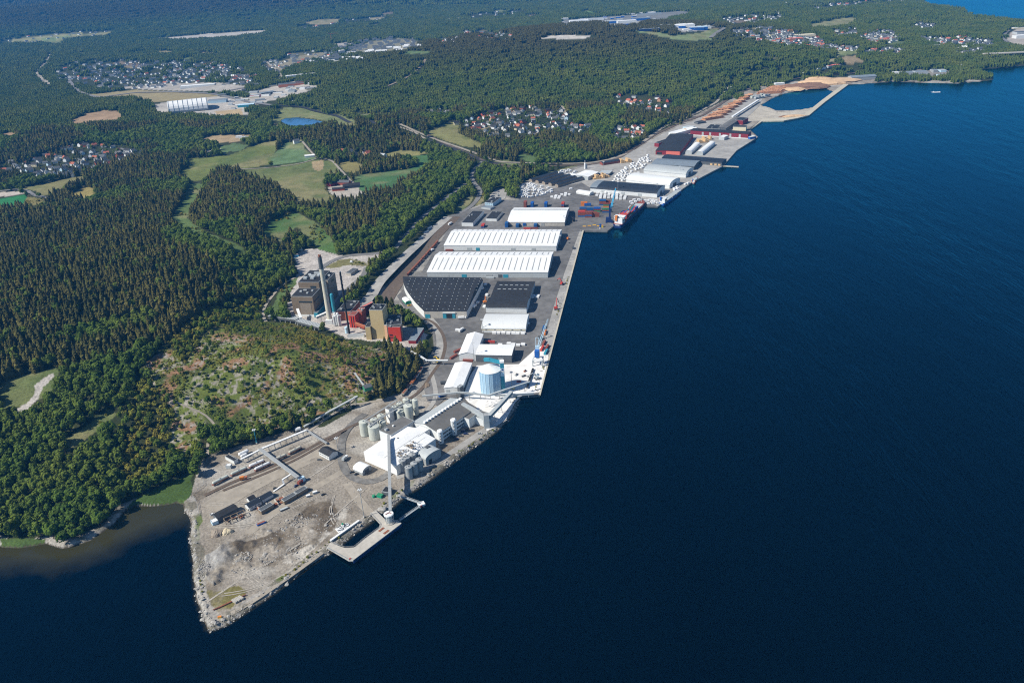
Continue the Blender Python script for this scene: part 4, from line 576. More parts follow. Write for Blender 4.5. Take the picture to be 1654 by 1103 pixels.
# long white warehouses with roof lights
fA = rect((690.6, 448.3), (885, 449), (802, 407.2), 8.6); tA, wA, rA = shed('warehouse', 'long white warehouse nearest the curved black-roofed hall, pale grey front wall', fA, 8.6, 5, 'gable', wall='ltgrey', roof='white', group='long white warehouses with roof lights', rp=.66)
xs = [(-.5 + (i + .7) / 20.4) * fA['L'] for i in range(20)]; slope_strips(tA, fA, 8.6, 5, .66, xs, .08, .56, 'grey'); slope_strips(tA, fA, 8.6, 5, .66, xs, .72, .95, 'grey')
fB = rect((717.7, 404.8), (898.6, 406), (822, 371), 8.6); tB, wB, rB = shed('warehouse', 'long white warehouse with white front, behind its grey-walled twin', fB, 8.6, 5, 'gable', wall='whitewall', roof='white', group='long white warehouses with roof lights', rp=.7)
xs = [(-.5 + (i + .7) / 20.4) * fB['L'] for i in range(20)]; slope_strips(tB, fB, 8.6, 5, .7, xs, .12, .62, 'grey'); slope_strips(tB, fB, 8.6, 5, .7, xs, .76, .95, 'grey')
for t_, f, ds in ((tA, fA, [(-.19, 7.5, 'teal'), (.155, 7.5, 'teal'), (.02, 10, 'grey'), (.11, 6, 'dkgrey'), (-.34, 8, 'ltgrey')]), (tB, fB, [(-.195, 6, 'teal'), (.12, 7, 'ltgrey'), (-.27, 8, 'ltgrey'), (.3, 6, 'ltgrey')])):
    for x, w_, m_ in ds: slab('door', t_, [((x * f['L'], -f['D'] / 2 - .1, 2.6), (w_, .3, 5.2))], m_)
    slab('plinth', t_, [((0, -f['D'] / 2 - .08, .5), (f['L'] + .3, .2, 1.0))], 'grey'); v_ = MB()
    for i in range(8): v_.cyl(((i / 8 - .44) * f['L'], f['D'] * .17), .5, .5, 13.2, 14.6, 8)
    put('ridge_vent', v_, 'grey', t_); slab('gable_door', t_, [((f['L'] / 2 + .1, y * f['D'], 2.7), (.3, 6, 5.4)) for y in (-.2, .2)], 'dkgrey')
fC = rect((820.3, 365), (912, 365.3), (870, 336), 7.0); tC, *_ = shed('warehouse', 'broad white warehouse with bowed roof and stained grey front, beside the container yard', fC, 7.0, 7, 'hip2', wall='concrete', roof='white')
slab('ridge_vent', tC, [((0, fC['D'] * .1, 14.6), (fC['L'] * .96, 1.4, .9))], 'ltgrey'); slab('door', tC, [((x * fC['L'], -fC['D'] / 2 - .1, 2.7), (6, .3, 5.4)) for x in (-.3, .12)], 'grey')
# hall with a curved side wall
z0 = PZ; eh = 10.5; RF = [(684.8, 502), (753.5, 502), (779.6, 452.5), (775.8, 448.6), (650.4, 447.2), (652, 459.7), (658.7, 472), (670.3, 487.7)]
ph = WS(RF, z0 + eh); c0 = ph.mean(0); lp = ph - c0; hall = thing('storage_hall', (c0[0], c0[1], z0), 0, 'big black-roofed hall with a curved white side wall beside the railway', 'warehouse')
def inter(p, q, n):
    return [p + (q - p) * i / n for i in range(n)]
cv = [lp[0], lp[7], lp[6], lp[5], lp[4]]; cv = list(smooth(np.array(cv), 5)); outl = [lp[1], lp[2], lp[3]] + cv[::-1]; ctr = np.mean(outl, 0); ridge0, ridge1 = WS([(662, 465.5), (768, 465.5)], z0 + eh + 3) - c0
w = MB(); w.prism([tuple(q) for q in outl], 0, eh, cap=False); put('wall', w, 'whitewall', hall)
def hz_(q): d = abs(np.cross(ridge1 - ridge0, q - ridge0)) / np.hypot(*(ridge1 - ridge0)); return eh + max(0, 3 - d * .07)
rb = MB(); n = len(outl); dense = []
for i in range(n): dense += inter(np.array(outl[i]), np.array(outl[(i + 1) % n]), 1 if 2 <= i < n - 1 else 8)
def eavez(q): return hz_(q)
nd = len(dense); ov = [ctr + (q - ctr) * 1.008 for q in dense]
rpts = [ridge0 + (ridge1 - ridge0) * k / 12 for k in range(13)]
def near_r(q): t = np.clip(((q - ridge0) @ (ridge1 - ridge0)) / ((ridge1 - ridge0) @ (ridge1 - ridge0)), 0, 1); return ridge0 + (ridge1 - ridge0) * t
vs = [(q[0], q[1], eh + .15) for q in ov] + [(*near_r(q), eh + 3.2) for q in ov] + [(q[0], q[1], eh - .5) for q in ov]
rb.add(vs, [(i, (i + 1) % nd, nd + (i + 1) % nd, nd + i) for i in range(nd)] + [(2 * nd + i, 2 * nd + (i + 1) % nd, (i + 1) % nd, i) for i in range(nd)]); put('roof', rb, 'black', hall)
sky_ = MB(); up_ = None
for i in range(15):
    for j in range(11):
        px_ = 656 + i * 8.7 - (j - 4) * 1.7; py_ = 449.5 + j * 4.9
        q = W(px_, py_, z0 + eh + 1.5)[:2] - c0
        if not inpoly(np.array([q[0]]), np.array([q[1]]), np.array(outl))[0] or (i % 3 == 2 and j % 2): continue
        e_ = near_r(q); dq = np.hypot(*(q - e_)); ry = (outl[0][1], outl[1][1]); far = abs(py_ - 465) / (37 if py_ > 465 else 17)
        d = q - e_; dn = d / (np.hypot(*d) + 1e-6); t_ = 0
        lo_, hi_ = 0., 200.
        for _ in range(20):
            m_ = (lo_ + hi_) / 2; pp_ = e_ + dn * m_; lo_, hi_ = (m_, hi_) if inpoly(np.array([pp_[0]]), np.array([pp_[1]]), np.array(ov))[0] else (lo_, m_)
        zz = eh + 3.2 - 3.05 * dq / max(lo_, 1); sky_.box((q[0], q[1], zz + .25), (.9, 1.3, .4), -.18)
put('roof_light', sky_, 'ltgrey', hall)
fr0 = ph[0] - c0; fr1 = ph[1] - c0; ufr = (fr1 - fr0) / np.hypot(*(fr1 - fr0)); ang = math.atan2(ufr[1], ufr[0]); Lf = np.hypot(*(fr1 - fr0)); nf = np.array([ufr[1], -ufr[0]])
def onfront(name, s0, s1, z0_, z1_, m, th=.4): q = fr0 + ufr * Lf * (s0 + s1) / 2 + nf * th * .5; b = MB(); b.box((q[0], q[1], (z0_ + z1_) / 2), (Lf * (s1 - s0), th, z1_ - z0_), ang); put(name, b, m, hall)
onfront('front_wall', 0, 1, 0, 9.6, 'concrete'); onfront('door', .44, .52, 0, 6.6, 'teal', .9); onfront('door', .66, .73, 0, 6.6, 'teal', .9); onfront('doorway', .52, .66, 0, 6, 'black', .7); onfront('door', .02, .13, 0, 5.5, 'teal', .9); onfront('eave_band', .44, .74, 7.2, 8.6, 'whitewall', 1.4)
# mid black-roofed pair and white tent hall
fD = rect((786, 505.5), (850, 506.5), (832, 455), 8, depth=None); eD = 8; tD, *_ = shed('warehouse', 'flat black-roofed warehouse with lines of small roof lights near the quay', dict(fD, D=fD['D'] * .64, c=(fD['c'][0] + fD['v'][0] * fD['D'] * .18, fD['c'][1] + fD['v'][1] * fD['D'] * .18, PZ)), 8, 1.6, 'gable', wall='ltgrey', roof='black')
for yy in (-.05, .22):
    for k in range(6): b = MB(); b.box((fD['L'] * (-.36 + k * .14), fD['D'] * .64 * yy, 8 + 1.6 * (1 - abs(yy) * 2) + .5), (4.2, 1.2, .5)); put('roof_light', b, 'ltgrey', tD)
cD = fD['a'] + fD['u'] * fD['L'] / 2 + fD['v'] * fD['D'] * .17; tE, *_ = shed('warehouse', 'low hall with arched black roof and white front, joined to the flat black-roofed warehouse', dict(fD, L=fD['L'] * 1.02, D=fD['D'] * .33, c=(cD[0], cD[1], PZ)), 8.4, 3.2, 'arch', wall='whitewall', roof='black'); slab('front_gutter', tE, [((0, -fD['D'] * .165 - .2, 7.6), (fD['L'], .5, .8))], 'grey')
fF = rect((778.7, 537), (849.3, 537.5), (815, 508.5), 6.0); tF, *_ = shed('tent_hall', 'pale arched tent hall in front of the black-roofed buildings', fF, 5.2, 5.5, 'arch', wall='whitewall', roof='ltblue' if 0 else 'whitewall'); slab('wall_band', tF, [((0, -fF['D'] / 2 - .1, 3.8), (fF['L'], .2, 1.4))], 'cream'); slab('window', tF, [((x * fF['L'], -fF['D'] / 2 - .24, 4.2), (2.4, .1, .8)) for x in (-.4, -.2, .0, .2, .4)], 'glass')
# white L-shaped pair, long shed
fG = rect((742.3, 582.6), (769, 583), (771, 540), 8.5); shed('storage_shed', 'white-roofed shed, the left wing of the L-shaped pair, end facing the silo', fG, 8.5, 3, 'gable', 'v', wall='whitewall', roof='white')
fH = rect((769.5, 584.5), (826.7, 585.7), (806, 557), 9.6); tH, *_ = shed('storage_shed', 'white-roofed shed with a dark grey front wall, right wing of the L-shaped pair', fH, 9.6, 1.2, 'gable', 'u', wall='wall_dk', roof='white'); slab('door', tH, [((.2 * fH['L'], -fH['D'] / 2 - .1, 2.8), (6, .3, 5.6))], 'grey')
fI = rect((718.3, 634.7), (746, 635.5), (751, 586.5), 6.5); tI, *_ = shed('storage_shed', 'long plain white shed left of the tall silo', fI, 6.5, 1.6, 'gable', 'v', wall='whitewall', roof='white'); slab('door', tI, [((-.3 * fI['L'], -fI['D'] / 2 - .1, 2.2), (4, .3, 4.4))], 'ltgrey')
# tall silo
sp_ = W(794.3, 631, PZ); silo = thing('silo', sp_, 0, 'tall white ribbed silo with a cone roof and a teal lift tower', 'silo'); q1 = W(776.5, 628, PZ); SR = float(np.hypot(*(W(811, 628, PZ)[:2] - q1[:2]))) / 2; SHT = 27.0
b = MB(); b.cyl((0, 0), SR, SR, 0, SHT, 48); put('drum', b, 'paleblue', silo); b = MB(); b.lathe((0, 0), [(SR + .35, SHT), (SR + .35, SHT + .5), (SR * .55, SHT + 2.4), (1.0, SHT + 3.9), (.3, SHT + 4.0)], 40); put('cone_roof', b, 'white', silo)
for k in range(18): a = k * 2 * pi / 18 - 1.4; b = MB(); b.box(((SR + .12) * cos(a), (SR + .12) * sin(a), SHT / 2), (.3, .8, SHT - .2), a); put('rib', b, 'ltblue', silo)
tw = W(813.5, 632, PZ) - sp_; b = MB(); b.box((tw[0], tw[1], 18), (4.2, 4.6, 36), .05); lt = put('lift_tower', b, 'teal', silo); b = MB(); b.box((tw[0], tw[1], 37), (4.7, 5, 2)); put('head', b, 'white', lt); b = MB(); b.box((tw[0] - .1, tw[1] - 2.42, 27.6), (4.0, .2, 4.4), .05); sg = put('sign', b, 'white', silo); b = MB()
for a in (0, .9, 1.8): b.box((tw[0] - .4 + a * .5, tw[1] - 2.58, 28.2 + sin(a * 2) * .5), (1.3, .1, 1.2))
put('emblem', b, 'blue', sg); b = MB(); b.box((tw[0] - .1, tw[1] - 2.42, 22.6), (4.0, .2, 5), .05); put('panel', b, 'ltblue', silo); b = MB(); b.bar((tw[0], tw[1] + 1, 35), (0, 3, SHT + 10), 3.2, 3.2); b.bar((0, 3, SHT + 10), (-6, 5.5, SHT + 9.2), 3.2, 3.2); put('top_conveyor', b, 'teal', silo)

# factory by the water: dark/light gabled hall, big white hall, annexes
fz = PZ
def gz(p, z=PZ): return W(*p, z)
def free_gable(name, label, ridge, e0, e1, zr, ze0, ze1, w, r0, r1, cat='factory hall', group=None): pass
fJ = rect((661, 694.5), (709, 715), (768, 655), 12.5); 
ridA, ridB = W(684.9, 684.4, PZ + 15.5), W(746, 644.4, PZ + 15.5); ax = (ridB - ridA)[:2]; LJ = float(np.hypot(*ax)); ax /= LJ; nx = np.array([ax[1], -ax[0]])
wr = float((W(708.5, 700, PZ + 11)[:2] - ridA[:2]) @ nx); wl = float(-((W(664.5, 684, PZ + 11)[:2] - ridA[:2]) @ nx))
mid = ridA[:2] + ax * LJ / 2 + nx * (wr - wl) / 2; fJ = dict(c=(mid[0], mid[1], PZ), L=LJ, D=wr + wl, rz=math.atan2(ax[1], ax[0])); FA = math.atan2(ax[1], ax[0])
tJ = thing('factory_hall', fJ['c'], FA, 'factory hall with one dark and one pale roof slope, white vents along the ridge', 'factory hall'); rp = wr / (wr + wl); pr = [(0, 11), (rp, 15.5), (1, 11)]
w, r = shell(tJ, LJ, wr + wl, 11, 4.5, 'gable', 'u', 'whitewall', 'greyroof', .4, rp); b = MB(); y0 = (rp - .5) * fJ['D']; y1 = fJ['D'] / 2 + .5
b.add([(-LJ / 2 - .45, y0, 15.9), (LJ / 2 + .45, y0, 15.9), (LJ / 2 + .45, y1, 11.36), (-LJ / 2 - .45, y1, 11.36)], [(0, 1, 2, 3)]); put('pale_roof_slope', b, 'ltgrey', tJ)
for k in range(13): b = MB(); b.box((LJ * (-.47 + k * .078), y0 + .4, 16.4), (2.4, 2.6, 2.2)); put('ridge_vent', b, 'white', tJ)
for k in range(12):
    for zz in (3.2, 7.2): b = MB(); b.box((LJ * (-.46 + k * .055), -fJ['D'] / 2 - .05, zz), (2.6, .2, 1.8)); put('window', b, 'glass', tJ)
# annex with lower roof, at the far right corner of the hall
def local_box(root_label, name, p, z0_, dims, rz, m, roofm, cat, zc=0, group=None):
    t = thing(name, (p[0], p[1], z0_), rz, root_label, cat, group); flat(t, *dims, m, roofm); return t
a_ = W(769, 668, PZ + 8); tK = local_box('low grey-roofed annex beside the dark factory roof and the inclined conveyor', 'factory_annex', a_, PZ, (27, 13, 8.5), FA - pi / 2 + .08, 'whitewall', 'greyroof', 'factory annex'); a_ = W(757, 684, PZ); local_box('white block projecting from the factory towards the waterfront car park', 'factory_annex', a_, PZ, (12, 13, 10), FA, 'whitewall', 'greyroof', 'factory annex')
# big white hall
rA_, rB_ = W(606.6, 733.5, PZ + 14), W(670.5, 691.4, PZ + 14); ax2 = (rB_ - rA_)[:2]; L2 = float(np.hypot(*ax2)); ax2 /= L2; n2_ = np.array([ax2[1], -ax2[0]])
w2r = float((W(635, 756.5, PZ + 10)[:2] - rA_[:2]) @ n2_); w2l = float(-((W(585, 731, PZ + 11)[:2] - rA_[:2]) @ n2_)); m2 = rA_[:2] + ax2 * L2 / 2 + n2_ * (w2r - w2l) / 2
tL = thing('factory_hall', (m2[0], m2[1], PZ), math.atan2(ax2[1], ax2[0]), 'big plain white hall at the near end of the factory, under the loading conveyor', 'factory hall'); D2 = w2r + w2l; rp2 = w2r / D2; shell(tL, L2, D2, 10.5, 3.5, 'gable', 'u', 'white', 'white', .3, rp2)
sl_ = MB()
for q in (.33, .62): y_ = (-.5 + rp2 * q) * D2; sl_.box((-2, y_, 10.5 + 3.5 * q + .42), (L2 * .9, .35, .14))
put('roof_seam', sl_, 'ltgrey', tL); slab('roof_hatch', tL, [((.08 * L2, (rp2 - .47) * D2, 14.3), (1.6, 1.2, .8))], 'dkgrey')
a_ = W(641, 687, PZ + 13.5); tM = local_box('flat dark-roofed block between the round tanks and the big white hall', 'factory_block', a_, PZ, (33, 16.5, 13), FA - .02, 'whitewall', 'greyroof', 'factory block'); slab('roof_unit', tM, [((-3, 2, 14), (1.6, 1.6, 1.6))], 'white'); slab('doorway', tM, [((-16.7, -3, 2.4), (.2, 5, 4.8))], 'dkgrey')
a_ = W(631.5, 681, PZ); tN = local_box('slim white block tower with a dark roof, standing among the tanks', 'block_tower', a_, PZ, (6, 5.5, 16.5), FA, 'white', 'greyroof', 'tower'); slab('window', tN, [((3.3, 0, z_), (.2, 2.2, 4)) for z_ in (9, 13.5)], 'ltblue')
fz_ = rect((656, 706), (690, 722), (672, 690), 11); a_ = W(676, 697, PZ + 12); local_box('white link block between the big white hall and the dark-roofed hall', 'link_block', a_, PZ, (17, 14, 12.5), FA, 'white', 'white', 'factory block')
# grey arched hall
fO = rect((688.6, 752), (713, 737.5), (669, 733), 8.2); tO, *_ = shed('arched_hall', 'pale grey hall with a rounded roof beside the shore and the grey tanks', fO, 7, 3.6, 'arch', 'v', wall='grey', roof='ltgrey'); slab('door', tO, [((-.22 * fO['L'], -fO['D'] / 2 - .1, 2.2), (3.4, .3, 4.4))], 'black'); slab('roof_unit', tO, [((.1 * fO['L'], .2 * fO['D'], 10.6), (4.5, 3.6, 2.2))], 'dkgrey')
for (px_, py_, n_, h_, lab) in ((734.3, 702, 8, 17, 'taller white octagonal stair tower with a window column, against the dark factory hall'), (712.5, 716, 8, 14, 'shorter white octagonal tower at the corner of the car park')):
    o_ = W(px_, py_ - 1, PZ); t_ = thing('stair_tower', o_, .2, lab, 'tower'); b = MB(); b.cyl((0, 0), 2.9, 2.9, 0, h_, 8); put('shaft', b, 'whitewall', t_); b = MB(); b.cyl((0, 0), 3.2, 2.2, h_, h_ + 1, 8); put('roof', b, 'white', t_)
    for k in range(4): b = MB(); b.box((-.2, -2.75, 2.8 + k * h_ / 4.4), (1.2, .2, 1.5)); put('window', b, 'glass', t_)
# arched white tent in the turning loop
fP = rect((586, 768), (600, 758.5), (575.5, 752), 4.5); tP, *_ = shed('tent_hall', 'white barrel-roofed tent inside the asphalt turning loop', dict(fP), 3.2, 3.4, 'arch', 'v', wall='grey', roof='white'); slab('door', tP, [((0, -fP['D'] / 2 - .08, 1.9), (fP['L'] * .5, .2, 3.8))], 'dkgrey')
print('DIM', [(k, round(v['L']), round(v['D']), round(math.degrees(v['rz']))) for k, v in dict(A=fA, B=fB, C=fC, D=fD, F=fF, G=fG, H=fH, I=fI, J=fJ, O=fO, P=fP).items()], 'hall2', L2, w2r, w2l, 'J', LJ, wr, wl, 'SR', SR)
# ---------------------------------------------------------------- round tanks
def tank(px, py, wpx, h, label, group, m='palegreen', z0=PZ, dark=False):
    c = W(px, py, z0 + h); r = float(np.linalg.norm(W(px + wpx / 2, py, z0 + h) - c)); t = thing('storage_tank', (c[0], c[1], z0), RNG.uniform(0, 6), label, 'tank', group)
    b = MB(); b.cyl((0, 0), r, r, 0, h, 24); put('shell', b, m, t); b = MB(); b.lathe((0, 0), [(r + .06, h + .01), (r + .06, h + .2), (r * .5, h + .55), (.3, h + .9)], 24); rf = put('roof', b, m, t); b = MB(); b.box((0, 0, h + 1.2), (.9, .9, .7)); b.box((r * .6, 0, h + .8), (.6, .6, .7)); put('hatch', b, 'grey', rf)
    b = MB(); b.bar((r + .4, -.35, 0), (r + .4, -.35, h + 1), .12); b.bar((r + .4, .35, 0), (r + .4, .35, h + 1), .12)
    for k in range(int(h / .8)): b.bar((r + .4, -.35, .5 + k * .8), (r + .4, .35, .5 + k * .8), .07)
    put('ladder', b, 'grey', t); return c, r
Z7 = lambda x, y: (560 + x * .09066, 640 + y * .09066)
TG = 'pale green tanks in two rows'; catw = []
for x, y, w_, h, lab in ((290, 455, 150, 17, 'pale green tank at the near end of the back row, beside the asphalt loop'), (475, 525, 205, 16, 'widest pale green tank, at the near end of the front row'), (635, 445, 118, 14, 'pale green tank in the front row, second from the near end'), (475, 405, 122, 16, 'pale green tank in the back row, second from the near end'), (596, 335, 122, 16, 'pale green tank in the back row, third from the near end'), (735, 240, 100, 14, 'pale green tank in the back row beside the slim white block tower'), (830, 185, 116, 15, 'pale green tank in the back row, just beyond the slim white tower'), (936, 120, 112, 15, 'pale green tank in the back row, second from its far end'), (1048, 55, 108, 15, 'pale green tank at the far end of the back row'), (945, 255, 148, 13, 'pale green tank in the front row, just beyond the slim white tower'), (1085, 165, 152, 19, 'tall pale green tank in the front row, second from its far end'), (1212, 62, 96, 20, 'slender tall pale green tank at the far end of the front row'), (865, 225, 90, 11, 'low pale tank between the rows beyond the slim tower'), (1000, 150, 78, 11, 'low pale tank between the rows near their far end'), (1130, 70, 70, 13, 'small pale tank between the rows at their far end')):
    p = Z7(x, y); catw.append(tank(*p, w_ * .09066, h * .9, lab, TG))
t = thing('tank_walkway', W(616, 676, PZ), FA, 'grey steel walkways over the pale green tanks', 'walkway')
def catwalk(name, pts, zz, w_, m, root, posts=6, h0=PZ, rails=True):
    p = [np.array([*W(x, y, zz)[:2], zz]) - np.array(root.location) for x, y in pts]; ca, sa = cos(-root.rotation_euler[2]), sin(-root.rotation_euler[2]); p = [np.array([q[0] * ca - q[1] * sa, q[0] * sa + q[1] * ca, q[2]]) for q in p]; b = MB()
    for a, c in zip(p[:-1], p[1:]): b.bar(a, c, w_, .3); d = (c - a) / np.linalg.norm(c - a); s = np.array([-d[1], d[0], 0]) * w_ / 2; [b.bar(a + s * k + (0, 0, 1), c + s * k + (0, 0, 1), .12) for k in (-1, 1)]
    put(name, b, m, root)
bpy.context.view_layer.update()
catwalk('walkway', [Z7(330, 420), Z7(480, 335), Z7(640, 230), Z7(900, 60)], PZ + 15.6, 1.6, 'grey', t); catwalk('walkway', [Z7(400, 540), Z7(560, 420), Z7(720, 320), Z7(1000, 160), Z7(1100, 90)], PZ + 15.8, 1.8, 'grey', t); catwalk('walkway', [Z7(330, 420), Z7(420, 490)], PZ + 15.7, 1.6, 'grey', t)
Z3 = lambda x, y: (500 + x * .1451, 600 + y * .1451)
for x, y, lab in ((1030, 985, 'dark grey tank at the near back corner of the cluster by the arched hall'), (1097, 1062, 'dark grey tank at the front near corner of the cluster by the arched hall'), (1160, 1018, 'dark grey tank, middle of the front row by the arched hall'), (1217, 975, 'dark grey tank at the front far corner of the cluster by the arched hall'), (1080, 950, 'dark grey tank, middle of the back row by the white hall'), (1140, 920, 'dark grey tank at the back far corner by the arched hall')):
    p = Z3(x, y); c, r = tank(*p, 78 * .1451, 12, lab, 'dark grey tanks by the shore', 'grey')
t = thing('pipe_deck', W(660.5, 745, PZ), FA, 'jumble of pipes and rusty machinery over the dark grey tanks', 'machinery'); b = MB(); b2 = MB(); rr_ = random.Random(5)
for k in range(26): x, y = rr_.uniform(-14, 14), rr_.uniform(-6, 6); b.bar((x, y, 13.2), (x + rr_.uniform(-5, 5), y + rr_.uniform(-4, 4), rr_.uniform(13.4, 15)), .35)
for k in range(16): b2.box((rr_.uniform(-13, 13), rr_.uniform(-5, 5), 13.7), (rr_.uniform(.8, 2), rr_.uniform(.8, 2), rr_.uniform(.8, 1.6)))
put('pipework', b, 'grey', t); put('rusty_unit', b2, 'brownlt', t)
# ---------------------------------------------------------------- conveyors
def gallery(label, pts, w_=2.4, h_=2.6, m='ltgrey', z0=PZ, legs=3, name='conveyor_gallery', roofm='white', legm='grey', cat='conveyor', gnd=None):
    P = [np.array([*W(x, y, z)[:2], z]) for x, y, z in pts]; o = P[0]; t = thing(name, (o[0], o[1], z0), 0, label, cat); off = np.array([o[0], o[1], z0]); b = MB(); rb = MB(); lg = []
    for a, c in zip(P[:-1], P[1:]):
        b.bar(a - off, c - off, w_, h_); rb.bar(a - off + (0, 0, h_ / 2 + .17), c - off + (0, 0, h_ / 2 + .17), w_ + .3, .25)
    put('gallery', b, m, t); put('roof', rb, roofm, t)
    for k in range(legs):
        f = (k + .6) / legs * (len(P) - 1); i = min(int(f), len(P) - 2); q = P[i] + (P[i + 1] - P[i]) * (f - i); g0 = z0 if gnd is None else float(H(*[np.array([v]) for v in q[:2]])[0])
        if q[2] - g0 < 3: continue
        d = (P[i + 1] - P[i])[:2]; d /= np.hypot(*d); s = np.array([-d[1], d[0], 0]) * w_ * .6; L = MB(); e = np.array([q[0], q[1], q[2] - h_ / 2]) - off; g = np.array([q[0], q[1], g0]) - off; [L.bar(g + s * kk * 1.2, e + s * kk * .7, .35) for kk in (-1, 1)]; L.bar((g + e) / 2 - s, (g + e) / 2 + s, .22); put('support', L, legm, t)
    return t
gallery('long thin pale conveyor running from the tanks to the quay head past the silo', [(682, 640, 9), (743, 634, 11), (776, 637, 10), (789, 639, 9), (815, 630, 13), (856, 617, 14)], 1.5, 1.5, 'ltgrey', legs=9, roofm='ltgrey')
gallery('grey inclined conveyor rising from the square transfer tower to the quay head', [(789, 674, 12), (806, 656, 12), (826, 634, 11)], 3.6, 3.4, 'grey', legs=3, roofm='ltgrey'); gallery('grey conveyor bridge from the dark roof down to the square transfer tower', [(747, 654, 16), (766, 664, 14), (786, 677, 12)], 4.0, 4.2, 'ltgrey', legs=1, roofm='ltgrey'); gallery('short grey conveyor bridge at the quay head over the shore', [(800, 638, 8), (830, 637, 7), (862, 635, 6)], 2.6, 2.4, 'ltgrey', legs=3)
o_ = W(786.5, 690, PZ); t = thing('transfer_tower', o_, FA - .8, 'square grey transfer tower where two conveyors meet by the shore', 'tower'); flat(t, 5.5, 5.5, 15, 'ltgrey', 'grey')
o_ = W(745, 640, PZ); t = thing('transfer_house', o_, FA, 'small dark conveyor house at the far end of the vented ridge', 'conveyor house'); flat(t, 6, 4, 13, 'wall_dk', 'grey')
gallery('pale conveyor tube slanting from the big white hall down to the round ship-loading tower', [(627.8, 704, 19), (628.6, 735, 17.6), (630.5, 826, 13)], 2.4, 2.6, 'grey', legs=0, roofm='grey')
o_ = W(626.5, 713, PZ); t = thing('drive_tower', o_, FA, 'slim pale tower at the roof end of the ship-loading conveyor', 'tower'); flat(t, 2.6, 2.6, 15, 'ltgrey', 'grey')
gallery('low pale conveyor crossing the curved railway beside the white sheds', [(686, 582.5, 8), (723.5, 582.5, 8)], 1.8, 1.6, 'ltgrey', legs=2); gallery('thin pale conveyor climbing from the railway to the power station', [(664, 568, 14), (675, 573, 12), (690, 583, 8)], 1.6, 1.5, 'ltgrey', legs=2, gnd=True)
# ---------------------------------------------------------------- loading dock
DZ = 3.6; dk = [(527.7, 884), (533.4, 876), (557, 884.5), (571.8, 883.5), (589.7, 868.5), (612.5, 852), (614.5, 846), (597.8, 828), (607.6, 824.5), (624, 840.5), (642, 839), (648, 844), (647, 847), (570, 905), (564, 905)]
dp = WS(dk, DZ); c0 = dp.mean(0); t = thing('loading_dock', (c0[0], c0[1], 0), 0, 'angled concrete loading dock with a long outer berth and two gangways to the shore', 'dock'); q = [tuple(v) for v in (dp - c0)]
if sum(q[i][0] * q[(i + 1) % len(q)][1] - q[(i + 1) % len(q)][0] * q[i][1] for i in range(len(q))) < 0: q = q[::-1]
b = MB(); b.prism(q, DZ - 1.1, DZ); put('deck', b, 'concrete', t); a_ = W(570, 905, DZ)[:2] - c0; e_ = W(648, 845.5, DZ)[:2] - c0; d = (e_ - a_) / np.hypot(*(e_ - a_)); nn_ = np.array([d[1], -d[0]])
if nn_ @ (a_ + e_) < 0: nn_ = -nn_
LD = float(np.hypot(*(e_ - a_)))
for k in range(18): m_ = a_ + d * LD * (k + .5) / 18; b = MB(); b.tube((*(m_ - nn_ * .8), -3), (*(m_ - nn_ * .8), DZ - 1.1), .5, 8); put('pile', b, 'grey', t); b = MB(); b.box((*(m_ + nn_ * .35), DZ - 1.5), (2.6, .6, 2.6), math.atan2(d[1], d[0])); put('fender', b, 'navy', t)
b = MB(); b.bar((*(a_ + nn_ * .05), DZ + .25), (*(e_ + nn_ * .05), DZ + .25), .5, .5); put('kerb', b, 'concrete', t)
def rail_(pts, z, m='grey', name='railing'):
    b = MB(); P = [np.array([*(W(x, y, z)[:2] - c0), z]) for x, y in pts]
    for a, c in zip(P[:-1], P[1:]):
        for hh in (.55, 1.1): b.bar(a + (0, 0, hh), c + (0, 0, hh), .12)
        n_ = max(2, int(np.linalg.norm(c - a) / 2.5)); [b.bar(a + (c - a) * i / n_, a + (c - a) * i / n_ + (0, 0, 1.1), .12) for i in range(n_ + 1)]
    put(name, b, m, t)
rail_([(598, 829), (614.5, 846.5), (612.5, 852), (590, 868), (572, 883), (557, 884), (534, 876)], DZ); rail_([(528, 884.5), (564, 904.6)], DZ, 'ltgrey')
for p0_, p1_ in (((612, 858), (620, 852)), ((620, 862), (628, 856))): b = MB(); A = W(*p0_, DZ)[:2] - c0; B_ = W(*p1_, DZ)[:2] - c0; b.bar((*A, DZ + .15), (*B_, DZ + .15), 2.0, .3); put('rusty_hatch', b, 'rust', t)
b = MB(); b.box((*(W(565.5, 902.5, DZ)[:2] - c0), DZ - .4), (1.6, .8, 2.6), .5); put('red_marker', b, 'cred', t)
g = W(629.7, 843.5, DZ); lt = thing('ship_loader', g, 0, 'round pale ship-loading tower with a red-and-white cap at the corner of the dock', 'ship loader'); b = MB(); b.cyl((0, 0), 2.5, 2.5, 0, 8.6, 20); put('column', b, 'ltgrey', lt); b = MB(); b.lathe((0, 0), [(4.3, 8.6), (4.3, 9.4), (3.9, 9.5), (3.9, 9.7)], 28); cp_ = put('platform', b, 'white', lt); b = MB(); b.box((-.8, 0, 9.85), (4.2, .9, .3), .7); b.box((1.2, .4, 9.85), (2.4, .7, .3), -.4); put('cap_marking', b, 'cbrown', cp_)
for k in range(8): a = k * pi / 4; b = MB(); b.bar((3.4 * cos(a), 3.4 * sin(a), 0), (3.9 * cos(a), 3.9 * sin(a), 8.6), .3); put('strut', b, 'ltgrey', lt)
b = MB(); b.cyl((0, 0), 4.4, 4.4, 0, .8, 20); put('plinth', b, 'concrete', lt)
